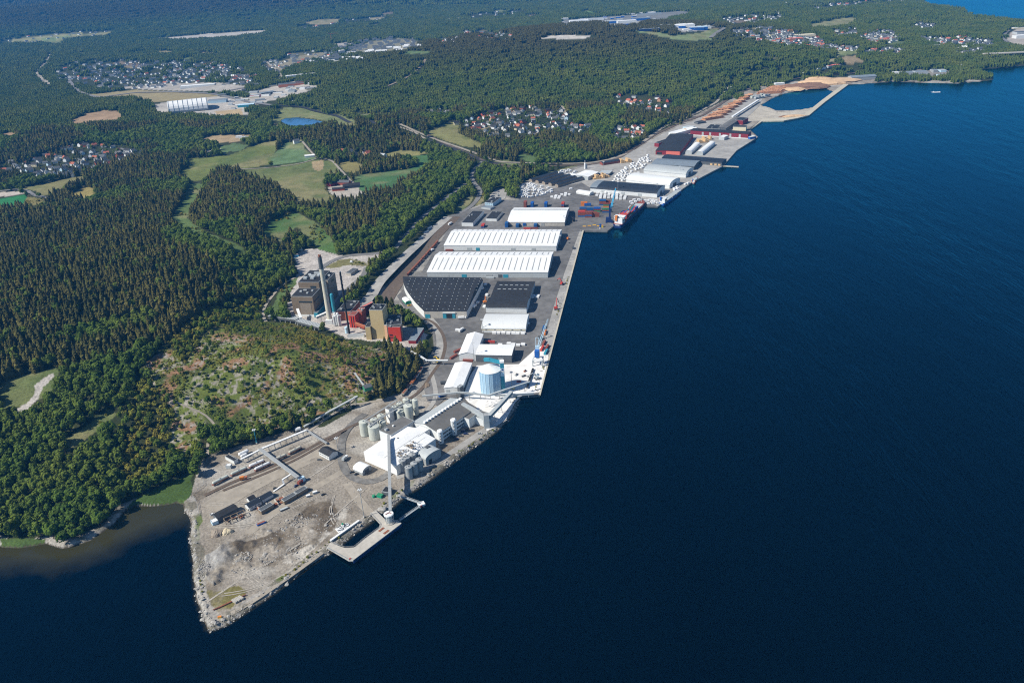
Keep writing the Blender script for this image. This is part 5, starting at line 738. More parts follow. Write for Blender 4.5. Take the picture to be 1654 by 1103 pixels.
g = W(681, 818, 0); md = thing('mooring_dolphin', (g[0], g[1], 0), .4, 'small white mooring platform with a red face standing alone in the water', 'mooring platform'); b = MB(); b.box((0, 0, 2.9), (6, 5, 1.6)); put('cap', b, 'white', md); b = MB(); [b.tube((x, y, -3), (x * .8, y * .8, 2.2), .5, 8) for x in (-2, 2) for y in (-1.6, 1.6)]; put('piles', b, 'grey', md); b = MB(); b.box((-.8, -2.6, 2.6), (1.6, .3, 2)); put('red_marker', b, 'cred', md)
def footbridge(label, p0, p1):
    A, B_ = W(*p0, 3.8), W(*p1, 3.8); t_ = thing('footbridge', (A[0], A[1], 0), 0, label, 'footbridge'); d = B_ - A; b = MB(); b.bar((0, 0, 3.8), (d[0], d[1], 3.8), 1.8, .35); put('deck', b, 'ltgrey', t_); s = np.array([-d[1], d[0], 0]) / np.hypot(d[0], d[1]) * .9
    for k in (-1, 1):
        b = MB(); b.bar(s * k + (0, 0, 5), d + s * k + (0, 0, 5), .18); n_ = 16; [b.bar(d * i / n_ + s * k + (0, 0, 3.9), d * min(i + .5, n_) / n_ + s * k + (0, 0, 5), .12) for i in range(n_ + 1)]; put('truss', b, 'ltgrey', t_)
footbridge('lattice footbridge from the rocky shore to the lone mooring platform', (643, 800), (679, 812.5)); footbridge('long thin footbridge from the dock corner to the lone mooring platform', (645.5, 840), (678, 817.5))
# ---------------------------------------------------------------- light masts
def mast(base, h, label, r=.35, head=True, z0=PZ, m='grey', group='floodlight masts'):
    o = W(*base, z0); t_ = thing('light_mast', (o[0], o[1], z0), RNG.uniform(0, 3), label, 'light mast', group); b = MB(); b.tube((0, 0, 0), (0, 0, h), r, 8, r * .5); put('pole', b, m, t_); b = MB(); b.box((0, 0, .5), (1.6, 1.6, 1.0)); put('footing', b, 'concrete', t_)
    if head:
        b = MB(); b.cyl((0, 0), 1.1, 1.1, h, h + .25, 10); put('headframe', b, 'grey', t_)
        for k in range(5): a = k * 1.257; b = MB(); b.box((1.5 * cos(a), 1.5 * sin(a), h + .2), (.9, .8, .6), a); put('floodlight', b, 'white', t_)
mast((588, 835), 29, 'tall floodlight mast at the shore end of the dock gangway'); mast((414.7, 716), 16, 'green-poled floodlight mast at the edge of the wood above the rail wagons', .6, m='teal'); mast((546, 727), 14, 'floodlight mast beside the white house with a black roof')
for b_, h, l_ in (((766, 584), 25, 'floodlight mast in front of the L-shaped white sheds'), ((827, 627), 20, 'floodlight mast in the silo shadow'), ((780, 537), 18, 'mast at the left front corner of the pale tent hall'), ((998, 314), 24, 'tall mast in front of the dark-roofed quay warehouse'), ((1061, 315), 22, 'mast at the quay end of the dark-roofed warehouse'), ((1098, 285), 20, 'mast beside the long grey arched quay warehouse'), ((905, 395), 15, 'mast at the quay corner of the upper long warehouse'), ((911, 362), 14, 'mast at the right end of the bowed-roof warehouse'), ((975, 277), 20, 'mast behind the timber sheds'), ((1237, 141), 26, 'mast by the log yard road'), ((1296, 131), 24, 'mast behind the bark heap'), ((1180, 152), 20, 'mast beside the log yard railway'), ((1550, 121), 30, 'mast on the wooded point')): mast(b_, h, l_)
# ---------------------------------------------------------------- rail wagons
def tank_wagon(p0, p1, m, label, bm='cbrown'):
    A, B_ = W(*p0, PZ)[:2], W(*p1, PZ)[:2]; d = B_ - A; L = float(np.hypot(*d)); c = (A + B_) / 2; t_ = thing('tank_wagon', (c[0], c[1], PZ + .15), math.atan2(d[1], d[0]), label, 'tank wagon', 'tank wagons in the gas yard'); b = MB(); b.tube((-L / 2 + .8, 0, 2.5), (L / 2 - .8, 0, 2.5), 1.45, 14, dome=1.2); put('barrel', b, m, t_); b = MB(); b.box((0, 0, 1.0), (L - .4, 2.4, .35)); put('chassis', b, bm, t_)
    for s in (-1, 1): b = MB(); [b.cyl((0, 0), .1, .1, 0, .01, 3) for _ in ()]; [b.tube((s * (L / 2 - 2.6) + k, y, .5), (s * (L / 2 - 2.6) + k, y + .2, .5), .5, 10) for k in (-.9, .9) for y in (-.9, .7)]; b.box((s * (L / 2 - 2.6), 0, .55), (2.4, 1.2, .4)); put('bogie', b, 'tyre', t_)
    b = MB(); b.box((0, 0, 4.05), (1.4, 1.2, .35)); put('dome_hatch', b, 'grey', t_); b = MB(); b.box((0, 0, 2.1), (L - 3.5, 2.96, .28)); put('stripe', b, 'corange', t_)
for a, c, m, l_ in (((342.6, 785), (370.5, 771), 'palegreen', 'pale green tank wagon nearest the cove end of the gas yard'), ((372.5, 770), (400.5, 757.5), 'palegreen', 'second pale green tank wagon from the cove end of the gas yard'), ((402, 757), (428.5, 745.5), 'white', 'white tank wagon touching the pipe bridge on the back track'), ((411, 762), (438, 749.5), 'white', 'white tank wagon on the front track left of the pipe bridge'), ((443, 746), (464, 736.5), 'chim', 'cream tank wagon just right of the pipe bridge'), ((466, 735), (488, 724), 'chim', 'cream tank wagon farthest right on the back track')): tank_wagon(a, c, m, l_)
trk = smooth(WS([(684, 513), (703, 522), (716, 540), (720, 558), (714, 582), (700, 600), (688, 620), (672, 638), (646, 652), (602, 672)]), 1.0)
def box_wagon(c, rz, m, label, L=15): t_ = thing('hopper_wagon', (c[0], c[1], PZ + .12), rz, label, 'rail wagon', 'rail wagons on the curved siding'); b = MB(); b.add([(-L / 2 + .3, -1.4, 3.6), (L / 2 - .3, -1.4, 3.6), (L / 2 - .3, 1.4, 3.6), (-L / 2 + .3, 1.4, 3.6), (-L / 2 + 1.2, -1.1, 1.2), (L / 2 - 1.2, -1.1, 1.2), (L / 2 - 1.2, 1.1, 1.2), (-L / 2 + 1.2, 1.1, 1.2)], [(0, 1, 2, 3), (7, 6, 5, 4), (4, 5, 1, 0), (5, 6, 2, 1), (6, 7, 3, 2), (7, 4, 0, 3)]); put('body', b, m, t_); b = MB(); b.box((0, 0, 1), (L - .4, 2.2, .3)); [b.box((s * L * .36, 0, .5), (2.4, 1.8, .8)) for s in (-1, 1)]; put('chassis', b, 'tyre', t_); b = MB(); b.box((0, 0, 3.68), (L - 1.2, 2.3, .12)); put('load', b, 'rust', t_); return t_
# wagons on the siding curving round the wood, between the tanks and the crossing
wp = smooth(WS([(650, 641), (661, 628), (672, 612), (680, 601), (685.5, 589)]), 1.0); Lw = np.r_[0, np.cumsum(np.hypot(*np.diff(wp, axis=0).T))]; n_w = int(Lw[-1] / 13)
for k in range(n_w): i = np.searchsorted(Lw, (k + .5) * 13); j = min(i + 3, len(wp) - 1); d = wp[j] - wp[j - 3]; box_wagon(wp[min(i, len(wp) - 1)], math.atan2(d[1], d[0]), ('chim', 'palegreen', 'corange', 'ltgrey', 'chim', 'cream')[k % 6], '%s hopper wagon, number %d of the string beside the wood counting from the tanks' % (('cream', 'pale green', 'orange', 'grey', 'cream', 'yellowish')[k % 6], k + 1), 12.2)
wp = smooth(WS([(658, 446), (676, 427), (694, 407), (712, 386)]), 1.0); Lw = np.r_[0, np.cumsum(np.hypot(*np.diff(wp, axis=0).T))]
for k in range(int(Lw[-1] / 17)): i = np.searchsorted(Lw, (k + .5) * 17); j = min(i + 3, len(wp) - 1); d = wp[j] - wp[j - 3]; box_wagon(wp[min(i, len(wp) - 1)], math.atan2(d[1], d[0]), 'cbrown', 'brown hopper wagon standing on the straight track left of the long warehouses', 16)['group'] = 'brown wagons on the straight track'
# ---------------------------------------------------------------- gas yard south
gallery('long pale pipe rack along the back of the gas yard', [(494.5, 695, 8), (419.7, 726, 8)], 2.2, .7, 'ltgrey', legs=8, name='pipe_rack', cat='pipe rack'); gallery('grey covered pipe bridge crossing the rail tracks of the gas yard', [(419.7, 725, 8.4), (481.4, 771, 8.4)], 3.2, 1.0, 'ltgrey', legs=5, name='pipe_bridge', cat='pipe bridge', roofm='grey'); gallery('pipe rack running left from the pipe bridge to the black-roofed hut', [(419, 727, 7), (389, 742, 7)], 1.8, .7, 'ltgrey', legs=4, name='pipe_rack', cat='pipe rack'); gallery('pipe rack bending from the pipe bridge down to the barracks', [(470, 766, 6.5), (456, 775, 6.5), (459, 782, 3), (442, 794, 2.2)], 1.2, .6, 'ltgrey', legs=4, name='pipe_rack', cat='pipe rack'); gallery('straight grey pipeline climbing the bushy slope above the gas yard', [(491, 689, 6), (533, 664, 8), (577.5, 640, 14)], 2.2, .9, 'ltgrey', legs=10, name='pipeline', cat='pipeline', gnd=True, roofm='ltgrey'); gallery('short grey pipe bridge between the gas yard and the tracks', [(494, 694, 6), (512, 706, 6), (528, 716, 4)], 2.0, .8, 'grey', legs=3, name='pipe_bridge', cat='pipe bridge', roofm='grey'); gallery('short pale pipeline running down through the young trees to a green hut', [(573, 603, 24), (590, 626, 22)], 1.3, .9, 'grey', legs=2, roofm='ltgrey', name='pipeline', cat='pipeline', gnd=True)
for p0, p1, r_, l_ in (((386, 738), (402, 730.5), 1.8, 'longer white horizontal gas tank under the pipe rack'), ((389.5, 741), (400, 736), 1.5, 'shorter white horizontal gas tank in front of the longer one'), ((477, 697.5), (487, 694.5), 1.9, 'stubby white gas tank at the right end of the pipe rack')):
    A, B_ = W(*p0, PZ), W(*p1, PZ); d = (B_ - A)[:2]; L = float(np.hypot(*d)); t = thing('gas_tank', ((A[0] + B_[0]) / 2, (A[1] + B_[1]) / 2, PZ), math.atan2(d[1], d[0]), l_, 'gas tank'); b = MB(); b.tube((-L / 2, 0, 2.6), (L / 2, 0, 2.6), r_, 14, dome=1.1); put('vessel', b, 'white', t); b = MB(); [b.box((x * L, 0, .6), (.8, r_ * 1.6, 1.6)) for x in (-.3, .3)]; put('saddle', b, 'concrete', t)
def hut(name, label, fl, fr, depth, e, r, wall, roof, kind='gable', axis='u', cat='hut', z0=PZ, group=None, over=.3): f = rect(fl, fr, None, e, z0, depth); return shed(name, label, f, e, r, kind, axis, wall, roof, cat, group, over)
t, *_ = hut('house', 'white house with a black gabled roof by the asphalt loop', (516, 735), (532, 743.5), 11, 4.4, 2.6, 'whitewall', 'black', cat='house'); slab('window', t, [((x, -5.6, 2.4), (1.2, .2, 1.2)) for x in (-6, -3, 0, 3, 6)], 'glass'); hut('hut', 'long black-roofed white hut at the left end of the pipe rack', (364.5, 742), (379, 750), 4.5, 3.4, .5, 'whitewall', 'black', 'flat'); hut('hut', 'small white hut with its black roof joined to the barracks by the scrap bins', (404, 813), (414, 808), 6, 3, 1.6, 'whitewall', 'black'); t, *_ = hut('barrack', 'white barrack with a black gable roof in front of the brown scrap bins', (403.5, 825), (423, 814.5), 7.5, 3.4, 1.8, 'whitewall', 'navyroof', cat='barrack'); slab('window', t, [((x, -3.85, 2), (1.1, .2, 1)) for x in (-7, -3.5, 0, 3.5, 7)], 'glass'); hut('barrack', 'white barrack with a black roof to the right of the scrap bins', (424, 812.5), (442, 802.5), 6.5, 3.2, 1.7, 'whitewall', 'navyroof', cat='barrack'); t, *_ = hut('barrack', 'long black-roofed shed beside the rusty open bay near the cove', (353, 844), (386, 827), 9, 4.4, 1.2, 'wall_dk', 'black', cat='shed'); hut('cabin', 'low white cabin at the end of the long black-roofed shed near the cove', (344, 849), (353.5, 845), 5.5, 2.8, .4, 'ltblue', 'white', 'flat', cat='cabin'); hut('shed', 'blue-grey trailer shed at the foot of the pipe bridge', (486, 780), (494, 776), 4, 4, .4, 'ltblue', 'ltblue', 'flat', cat='shed'); hut('hut', 'small green hut in the young trees at the end of the short pipeline', (590, 633), (602, 629.5), 8, 4, 1.4, 'cgreen', 'dkgrey', z0=20); hut('hut', 'dark flat hut on the shore under the loading conveyor', (617, 799), (627, 801), 8, 3.6, .6, 'wall_dk', 'black', 'flat'); hut('cabin', 'grey machine cabin near the pipe rack, white-framed', (365, 757), (373, 757), 4, 3, .3, 'ltgrey', 'white', 'flat', cat='cabin')
# scrap bay walls and dark long stores
for a, c, l_, h_ in (((423, 831), (443, 819.5), 'long dark open-topped bin nearest the dark mud, left piece', 3.4), ((460, 815), (480, 803.5), 'long dark open-topped bin in line with the scrap bays, middle piece', 3.4), ((481, 803), (498, 793), 'long dark bin at the right end of the scrap bays', 3.6)):
    f = rect(a, c, None, 3, PZ, 5); t, *_ = shed('scrap_bin', l_, f, h_, .3, 'flat', wall='brown', roof='dkgrey', cat='bin', group='dark scrap bins in a line')
t = thing('scrap_bay', W(440, 815, PZ), 1.0 - .35, 'low rusty-walled scrap bays between the barracks', 'scrap bay'); rng = random.Random(3)
for k in range(4): b = MB(); b.box((-12 + k * 8, 0, 1), (.5, 9, 2)); put('bay_wall', b, 'concrete', t)
b = MB(); [b.box((rng.uniform(-13, 13), rng.uniform(-3.5, 3.5), rng.uniform(.4, 1)), (rng.uniform(.8, 3), rng.uniform(.6, 2), rng.uniform(.6, 1.4)), rng.random() * 3) for _ in range(40)]; put('scrap', b, 'rust', t)
t = thing('open_bay', W(380, 838, PZ), .62, 'rusty open-framed bay with dark red beams beside the long black shed', 'open bay'); b = MB(); [b.bar((x, y, 0), (x, y, 3.4), .4) for x in (-9, -3, 3, 9) for y in (-3, 3)]; [b.bar((-9, y, 3.4), (9, y, 3.4), .5) for y in (-3, 3)]; [b.bar((x, -3, 3.4), (x, 3, 3.4), .4) for x in (-9, -3, 3, 9)]; put('frame', b, 'brown', t); b = MB(); [b.box((rng.uniform(-8, 8), rng.uniform(-2.5, 2.5), .6), (rng.uniform(1, 3), 1, 1.2), rng.random()) for _ in range(12)]; put('stored_scrap', b, 'rust', t)
def heap(label, px, py, rx, ry, h, m, z0=2.3, cat='heap', group=None, name='heap', rz=0, seed=1):
    o = W(px, py, z0); b = MB(); r_ = random.Random(seed); n = 20; K = 7; vs = []
    for k in range(K):
        f = k / (K - 1); rr_ = math.cos(f * pi / 2) ** .9
        for i in range(n): a = 2 * pi * i / n; j = 1 + .22 * math.sin(a * 3 + seed) * r_.uniform(.5, 1) + r_.uniform(-.08, .08); vs.append((rx * rr_ * cos(a) * j, ry * rr_ * sin(a) * j, h * math.sin(f * pi / 2) * (1 + r_.uniform(-.1, .1) * (k > 0)) - (.3 if k == 0 else 0)))
    b.add(vs, [(k * n + i, k * n + (i + 1) % n, (k + 1) * n + (i + 1) % n, (k + 1) * n + i) for k in range(K - 1) for i in range(n)]); o_ = put(name, b, m, None, o, rz, label=label, cat=cat, group=group); return o_
heap('pinkish gravel heap beside the pale sand heap near the cove', 351, 862, 6, 5, 3.6, 'brownlt'); heap('pale yellow sand heap beside the gravel heap near the cove', 367, 859, 4.6, 4.2, 3.2, 'sand', seed=2);  heap('white spoil heap by the dock gangway', 618, 822, 4, 3, 1.8, 'conc_yard', seed=5); heap('salt heap on the white yard below the dark factory roof', 790, 652, 14, 8, 4, 'dust', PZ, seed=7); heap('dark rusty scrap heap beside the road left of the long white shed', 690, 622, 3, 6, 1.2, 'brown', PZ, seed=8)
# loose things on the spit
def small(name, label, px, py, dims, m, rz=0, z0=2.3, cat=None, group=None, parts=None):
    o = W(px, py, z0); t_ = thing(name, o, rz, label, cat or name.replace('_', ' '), group); b = MB(); L, D, h = dims; b.box((0, 0, h / 2), (L, D, h)); put('body', b, m, t_)
    for nm, c, d, mm in (parts or []): b = MB(); b.box(c, d); put(nm, b, mm, t_)
    return t_
for k in range(3): A = W(345 + k * 4, 985 - k * 1.5, 2.4); t = thing('steel_pipe', (A[0], A[1], 2.4), .62, ('rusty steel pipe lying nearest the tip of the spit', 'rusty steel pipe lying between two others near the tip of the spit', 'rusty steel pipe lying farthest from the tip of the spit')[k], 'pipe', 'rusty pipes on the spit'); b = MB(); b.tube((0, 0, .5), (22, 0, .5), .45, 10); put('barrel', b, 'rust', t); b = MB(); b.tube((-.2, 0, .5), (.2, 0, .5), .55, 10); put('flange', b, 'cbrown', t)
for k in range(3): small('concrete_block', 'white concrete block, one of three side by side near the tip of the spit', 379 + k * 5, 971.5 - k * 2.6, (2.2, 5.2, 1.5), 'concrete', .95, group='white concrete blocks', parts=[('lifting_eye', (0, 1.5, 1.55), (.5, .5, .15), 'grey'), ('lifting_eye', (0, -1.5, 1.55), (.5, .5, .15), 'grey')])
small('skip', 'yellow skip lying by the rocks at the tip of the spit', 355, 997, (2.6, 1.6, 1.2), 'yellow', .2, parts=[('rim', (0, 0, 1.25), (2.7, 1.7, .12), 'corange')]); small('skip', 'blue open skip with brown load near the mud', 422, 846, (7.5, 2.6, 1.5), 'blue', .62, parts=[('load', (0, 0, 1.55), (7, 2.1, .15), 'rust')]); small('skip', 'dark open skip below the brown scrap bins', 459, 823, (7.5, 2.7, 1.5), 'dkgrey', .62, parts=[('load', (0, 0, 1.55), (7, 2.2, .12), 'ltgrey')]); small('trailer', 'white trailer box beside the dark car in the yard', 509, 796.5, (4, 2.2, 2), 'ltgrey', .5, parts=[('roof', (0, 0, 2.08), (4.1, 2.3, .15), 'white')]); small('trailer', 'small white box trailer left of another above the mud', 498, 802, (3.6, 2, 1.8), 'ltgrey', .4, parts=[('roof', (0, 0, 1.88), (3.7, 2.1, .15), 'white')]); small('skip', 'green skip beside the dark hut on the shore', 614, 802, (5.4, 3.6, 2.4), 'green', -.5, parts=[('cover', (0, 0, 2.45), (5.5, 3.7, .2), 'cgreen')])
o = W(604, 802.5, 2.3); t = thing('round_tank', o, 0, 'small round green tank beside the green skip', 'tank'); b = MB(); b.cyl((0, 0), 1.5, 1.5, 0, 2, 16); put('shell', b, 'green', t); b = MB(); b.cyl((0, 0), 1.3, .3, 2, 2.4, 16); put('lid', b, 'cgreen', t)
o = W(554.5, 853, 2.3); t = thing('machine_skid', o, .6, 'white pump skid with a green cylinder on the shore behind the dock', 'pump skid'); b = MB(); b.box((0, 0, .3), (12, 7, .6)); put('base', b, 'white', t); r_ = random.Random(9); b = MB(); [b.box((r_.uniform(-5, 5), r_.uniform(-3, 3), 1.2), (r_.uniform(.8, 2.4), r_.uniform(.8, 2), r_.uniform(.8, 1.8))) for _ in range(14)]; put('pump', b, 'white', t); b = MB(); b.cyl((1, 3), .9, .9, .6, 2.8, 12); put('cylinder', b, 'green', t); b = MB(); [b.bar((-5, y, 1.6), (5, y + .6, 1.6), .4) for y in (-2, 0, 2)]; put('pipework', b, 'dkgrey', t)
gallery('covered pipe trunk along the rocks behind the dock', [(580, 841, 3.4), (534, 873.5, 3.6)], 1.7, 1.3, 'ltgrey', legs=0, name='covered_pipeline', cat='pipe')
b = MB(); P = [W(x, y, 2.3) for x, y in ((328, 740), (329, 785), (310, 800), (318, 812), (322, 833))]; o = P[0]
for a, c in zip(P[:-1], P[1:]): n_ = int(np.linalg.norm(c - a) / 4) + 1; [b.bar(a - o + (c - a) * i / n_, a - o + (c - a) * i / n_ + (0, 0, 2.2), .16) for i in range(n_ + 1)]; b.bar(a - o + (0, 0, 2.1), c - o + (0, 0, 2.1), .12); b.bar(a - o + (0, 0, 1.1), c - o + (0, 0, 1.1), .1)
put('fence', b, 'grey', None, o, label='thin grey wire fence along the cove end of the gas yard', cat='fence')
b = MB(); P = [W(x, y, 2.3) for x, y in ((333, 740), (370, 731), (412, 717), (450, 705), (492, 691))]; o = P[0]
for a, c in zip(P[:-1], P[1:]): n_ = int(np.linalg.norm(c - a) / 4) + 1; [b.bar(a - o + (c - a) * i / n_, a - o + (c - a) * i / n_ + (0, 0, 2.4), .16) for i in range(n_ + 1)]; [b.bar(a - o + (0, 0, zz), c - o + (0, 0, zz), .12) for zz in (.4, 1.2, 2.3)]
put('fence', b, 'dkgrey', None, o, label='dark wire fence between the gas yard and the wood', cat='fence')
# ---------------------------------------------------------------- power station
def hgt(bx, by, ty, z0):                                    # height of an upright at base pixel whose top shows at row ty
    p = W(bx, by, z0); lo, hi = 0., 200.
    for _ in range(40):
        m = (lo + hi) / 2; lo, hi = (m, hi) if proj(p + np.array([0, 0, m]))[1] > ty else (lo, m)
    return lo
def rtop(fl, fr, back, h, z0): f = rect(fl, fr, back, 0, z0 + h); f['c'] = (f['c'][0], f['c'][1], z0); return f
Y0 = YZ - .3
h1 = hgt(509.7, 511, 479.5, Y0); f1 = rect((475.5, 510.5), (509.7, 511), (489, 466), h1, Y0); root = thing('power_station', f1['c'], f1['rz'], 'big brown-clad boiler house with stepped black roofs behind the pale chimney', 'power station')
flat(root, f1['L'], f1['D'], h1, 'brown', 'black'); pb = f1['a'] + f1['u'] * f1['L'] + f1['v'] * f1['D']; bx, by = proj((*pb, Y0)); h2 = hgt(bx, by, 456.5, Y0); D2_ = float((W(494, 437, Y0 + h2)[:2] - f1['a']) @ f1['v']) - f1['D']; yc = f1['D'] / 2 + D2_ / 2
flat(root, f1['L'] - .6, D2_, h2, 'brown', 'black', 0, yc + .02); wx = f1['L'] / 2 + 3.1; flat(root, 7, D2_ * .66, h2 - 3, 'brownlt', 'black', wx + .3, yc + D2_ * .17); flat(root, 5, f1['D'] + D2_ * .9, 7, 'teal', 'dkgrey', f1['L'] / 2 + 2.6, (D2_ * .9) / 2 - 4, wname='annex_wall', rname='annex_roof')
print('POWER', h1, h2, f1['L'], f1['D'], D2_)
slab('big_door', root, [((.12 * f1['L'], -f1['D'] / 2 - .1, h1 * .36), (f1['L'] * .5, .25, h1 * .62))], 'brownlt'); slab('window_band', root, [((.14 * f1['L'], -f1['D'] / 2 - .16, h1 * .74), (f1['L'] * .6, .3, 2)), ((.2 * f1['L'], f1['D'] / 2 - .1, h2 - 7), (8, .3, 4)), ((f1['L'] / 2 + .02, -2, h1 * .7), (.3, f1['D'] * .7, 1.2)), ((wx + 3.9, yc + D2_ * .2, h2 - 9), (.3, 9, 3)), ((f1['L'] / 2 + .0, yc - D2_ * .3, h2 - 6), (.3, 7, 1.6))], 'glass')
for x, y, z, d in ((-7, 2, h1, (3, 3, 1.6)), (4, -3, h1, (2.6, 2.6, 1.4)), (8, 5, h1, (2.4, 2.4, 1.4)), (-3, 7, h1, (5, 2, 1.2)), (-9, yc - 9, h2, (5, 4, 2.4)), (1, yc - 9, h2, (5, 4, 2.4)), (-2, yc, h2, (9, 4, 1.6)), (6, yc + 2, h2, (4, 6, 2)), (-8, yc + 5, h2, (4, 3, 1.6)), (2, yc + 9, h2, (10, 3, 2.4)), (wx, yc + 9, h2 - 3, (3, 3, 2))): slab('roof_unit', root, [((x, y, z + d[2] / 2 + .25), d)], 'ltgrey')
slab('plinth', root, [((0, -f1['D'] / 2 - .3, 1.3), (f1['L'] + .8, .5, 2.6))], 'whitewall')
c1 = W(533.3, 521, Y0); hc = hgt(533.3, 521, 411.5, Y0); t = thing('chimney', c1, 0, 'tall pale concrete chimney with a dark top, highest in the picture', 'chimney'); b = MB(); b.cyl((0, 0), 3.4, 2.8, 0, hc * .8, 28); put('shaft', b, 'chim', t); b = MB(); b.cyl((0, 0), 2.82, 2.5, hc * .8, hc - 3, 28); put('dark_top', b, 'dkgrey', t)
b = MB(); [b.cyl((1.2 * cos(a), 1.2 * sin(a)), .8, .8, hc - 4, hc, 12) for a in (.4, 2.5, 4.6)]; put('flue', b, 'rust', t); b = MB(); b.box((0, -3.6, 3), (9, 6, 6)); put('base_house', b, 'whitewall', t)
c2 = W(564.7, 541, Y0); hc2 = hgt(564.7, 541, 439.5, Y0); t = thing('chimney', c2, 0, 'slim black steel chimney with a spiral strake in front of the red boiler house', 'chimney'); b = MB(); b.cyl((0, 0), 1.25, 1.1, 0, hc2, 20); put('shaft', b, 'black', t); b = MB()
for k in range(int(hc2 * 1.2)): a = k * .55; z = hc2 * .42 + k * hc2 * .56 / (hc2 * 1.2); b.box((1.22 * cos(a), 1.22 * sin(a), z), (.45, .45, .7), a)
put('strake', b, 'black', t); b = MB(); b.cyl((0, 0), .9, .9, hc2, hc2 + 1.4, 14); put('flue', b, 'grey', t)
v = W(540, 505, Y0); t = thing('storage_vessel', v, 0, 'teal round-topped vessel standing against the pale chimney', 'vessel'); b = MB(); hv = hgt(540, 505, 474, Y0); b.lathe((0, 0), [(2.3, 0), (2.3, hv - 2), (1.9, hv - .8), (.9, hv)], 20); put('shell', b, 'teal', t); b = MB(); b.cyl((0, 0), 2.5, 2.5, 1, 2, 20); put('ring', b, 'ltblue', t)
v = W(560.5, 538, Y0); t = thing('storage_vessel', v, 0, 'squat pale blue vessel at the foot of the black chimney', 'vessel'); b = MB(); b.lathe((0, 0), [(2.3, 0), (2.3, 8), (1.6, 9)], 18); put('shell', b, 'ltblue', t); b = MB(); b.cyl((0, 0), 2.45, 2.45, 7, 7.4, 18); put('ring', b, 'grey', t)
t = thing('gas_scrubber', W(546, 527, Y0), 0, 'cluster of white upright pipes and vessels beside the pale chimney', 'machinery')
for k, (x, y, r, h) in enumerate(((-4, 0, 1.3, 15), (-1.4, .5, 1.4, 16), (1.6, -.3, 1.3, 15), (4, .4, 1.1, 13), (-2.6, 3, 1.6, 18), (1, 3.2, 1.6, 18))): b = MB(); b.lathe((x, y), [(r * .4, 0), (r, 2.5), (r, h - 1), (r * .6, h)], 14); put('vessel', b, 'whitewall', t)
b = MB(); b.tube((-6, 1, 14), (6, 1, 15), .8, 10); b.tube((-4, 1, 8), (5, 2, 9), .6, 10); put('duct', b, 'ltgrey', t)
for (a, c_, l_) in (((436, 508.5), (481, 514.5), 'left ribbed grey conveyor hall on stilts in front of the brown boiler house'), ((482, 516.5), (519, 527), 'right ribbed grey conveyor hall slanting down towards the bushes')):
    zt = Y0 + 7; A, B_ = W(*a, zt), W(*c_, zt); d = (B_ - A)[:2]; L = float(np.hypot(*d)); m_ = (A + B_) / 2; t = thing('conveyor_hall', (m_[0], m_[1], Y0), math.atan2(d[1], d[0]), l_, 'conveyor'); b = MB(); b.box((0, 0, 5.2), (L, 8.5, 3.2)); put('wall', b, 'dkgrey', t); b = MB(); b.box((0, 0, 7), (L + .6, 9.4, .4)); rf = put('roof', b, 'ltgrey', t); b = MB(); [b.box((L * (k / 13 - .46), 0, 7.32), (.5, 9.3, .28)) for k in range(13)]; put('rib', b, 'grey', rf)
    for k in range(6): b = MB(); b.box((L * (k / 5 - .5) * .92, -3.6, 1.6), (.7, .7, 4)); b.box((L * (k / 5 - .5) * .92, 3.6, 1.6), (.7, .7, 4)); put('leg', b, 'ltgrey', t)
gallery('steep white chute from the conveyor halls up to the brown boiler house', [(486, 514, Y0 + 8), (480.5, 500, Y0 + 13)], 3, 2.4, 'white', z0=Y0, legs=0, name='chute'); gallery('grey lattice conveyor bridge from the brown boiler house to the chimney foot', [(511, 513, Y0 + 9), (534, 503, Y0 + 12)], 3, 3, 'grey', z0=Y0, legs=2); 
def block(name, label, fl, fr, back, by, wall, roof, cat='boiler house', z0=Y0, units=0):       # box from its roof corners; by = row of the front base
    h = hgt(fr[0] + (by - fr[1]) * .1, by, fr[1], z0); f = rtop(fl, fr, back, h, z0); t = thing(name, f['c'], f['rz'], label, cat); flat(t, f['L'], f['D'], h, wall, roof); r_ = random.Random(int(fl[0]))
    for k in range(units): slab('roof_unit', t, [((r_.uniform(-.35, .35) * f['L'], r_.uniform(-.38, .38) * f['D'], h + 1), (r_.uniform(1.5, 3.5), r_.uniform(1.5, 3.5), 1.6))], 'grey')
    return t, f, h
block('boiler_house', 'orange brick boiler house with a dark flat roof behind the black chimney', (543.8, 503), (566, 503.5), (559.6, 485.6), 518, 'orange', 'black', units=3); t, f, h = block('filter_house', 'bright red filter house in two tall boxes right of the black chimney', (562.7, 509.5), (573, 510), (571, 503), 530, 'red', 'cbrown'); slab('dark_slot', t, [((x * f['L'], -f['D'] / 2 - .1, h * .5), (f['L'] * .12, .3, h * .9)) for x in (-.12, .22)], 'black')
block('filter_house', 'brown brick tower of ducts between the red boxes and the pink-roofed house', (574.5, 503), (584, 503.5), (583, 497), 524, 'redbrick', 'redbrick', units=2); t, f, h = block('boiler_house', 'dark red house with a pink slanting roof among the red boxes', (580, 497), (583.5, 498), (591, 485), 512, 'maroon', 'salmon')
gallery('brown brick chute sloping from the red boxes to the tan tower', [(574, 523, Y0 + 7), (590, 529, Y0 + 4)], 4, 3, 'redbrick', z0=Y0, legs=0, name='chute', roofm='orange')
t, f, h = block('boiler_tower', 'tall tan block tower with a black roof at the right of the power station', (596, 501), (617.2, 501.3), (602.8, 491.5), 548, 'tan', 'black', units=4); slab('roof_house', t, [((.1 * f['L'], .15 * f['D'], h + 1.7), (5, 4.5, 2.6))], 'dkgrey'); block('boiler_annex', 'lower tan block joined to the left side of the tall tan tower', (589.4, 528.2), (597.6, 528.2), (596.5, 521), 549.5, 'tan', 'black'); block('boiler_annex', 'narrow peach block between the tan tower and the red box', (620.3, 525.5), (624.6, 526), (624.6, 522), 549, 'peach', 'grey')
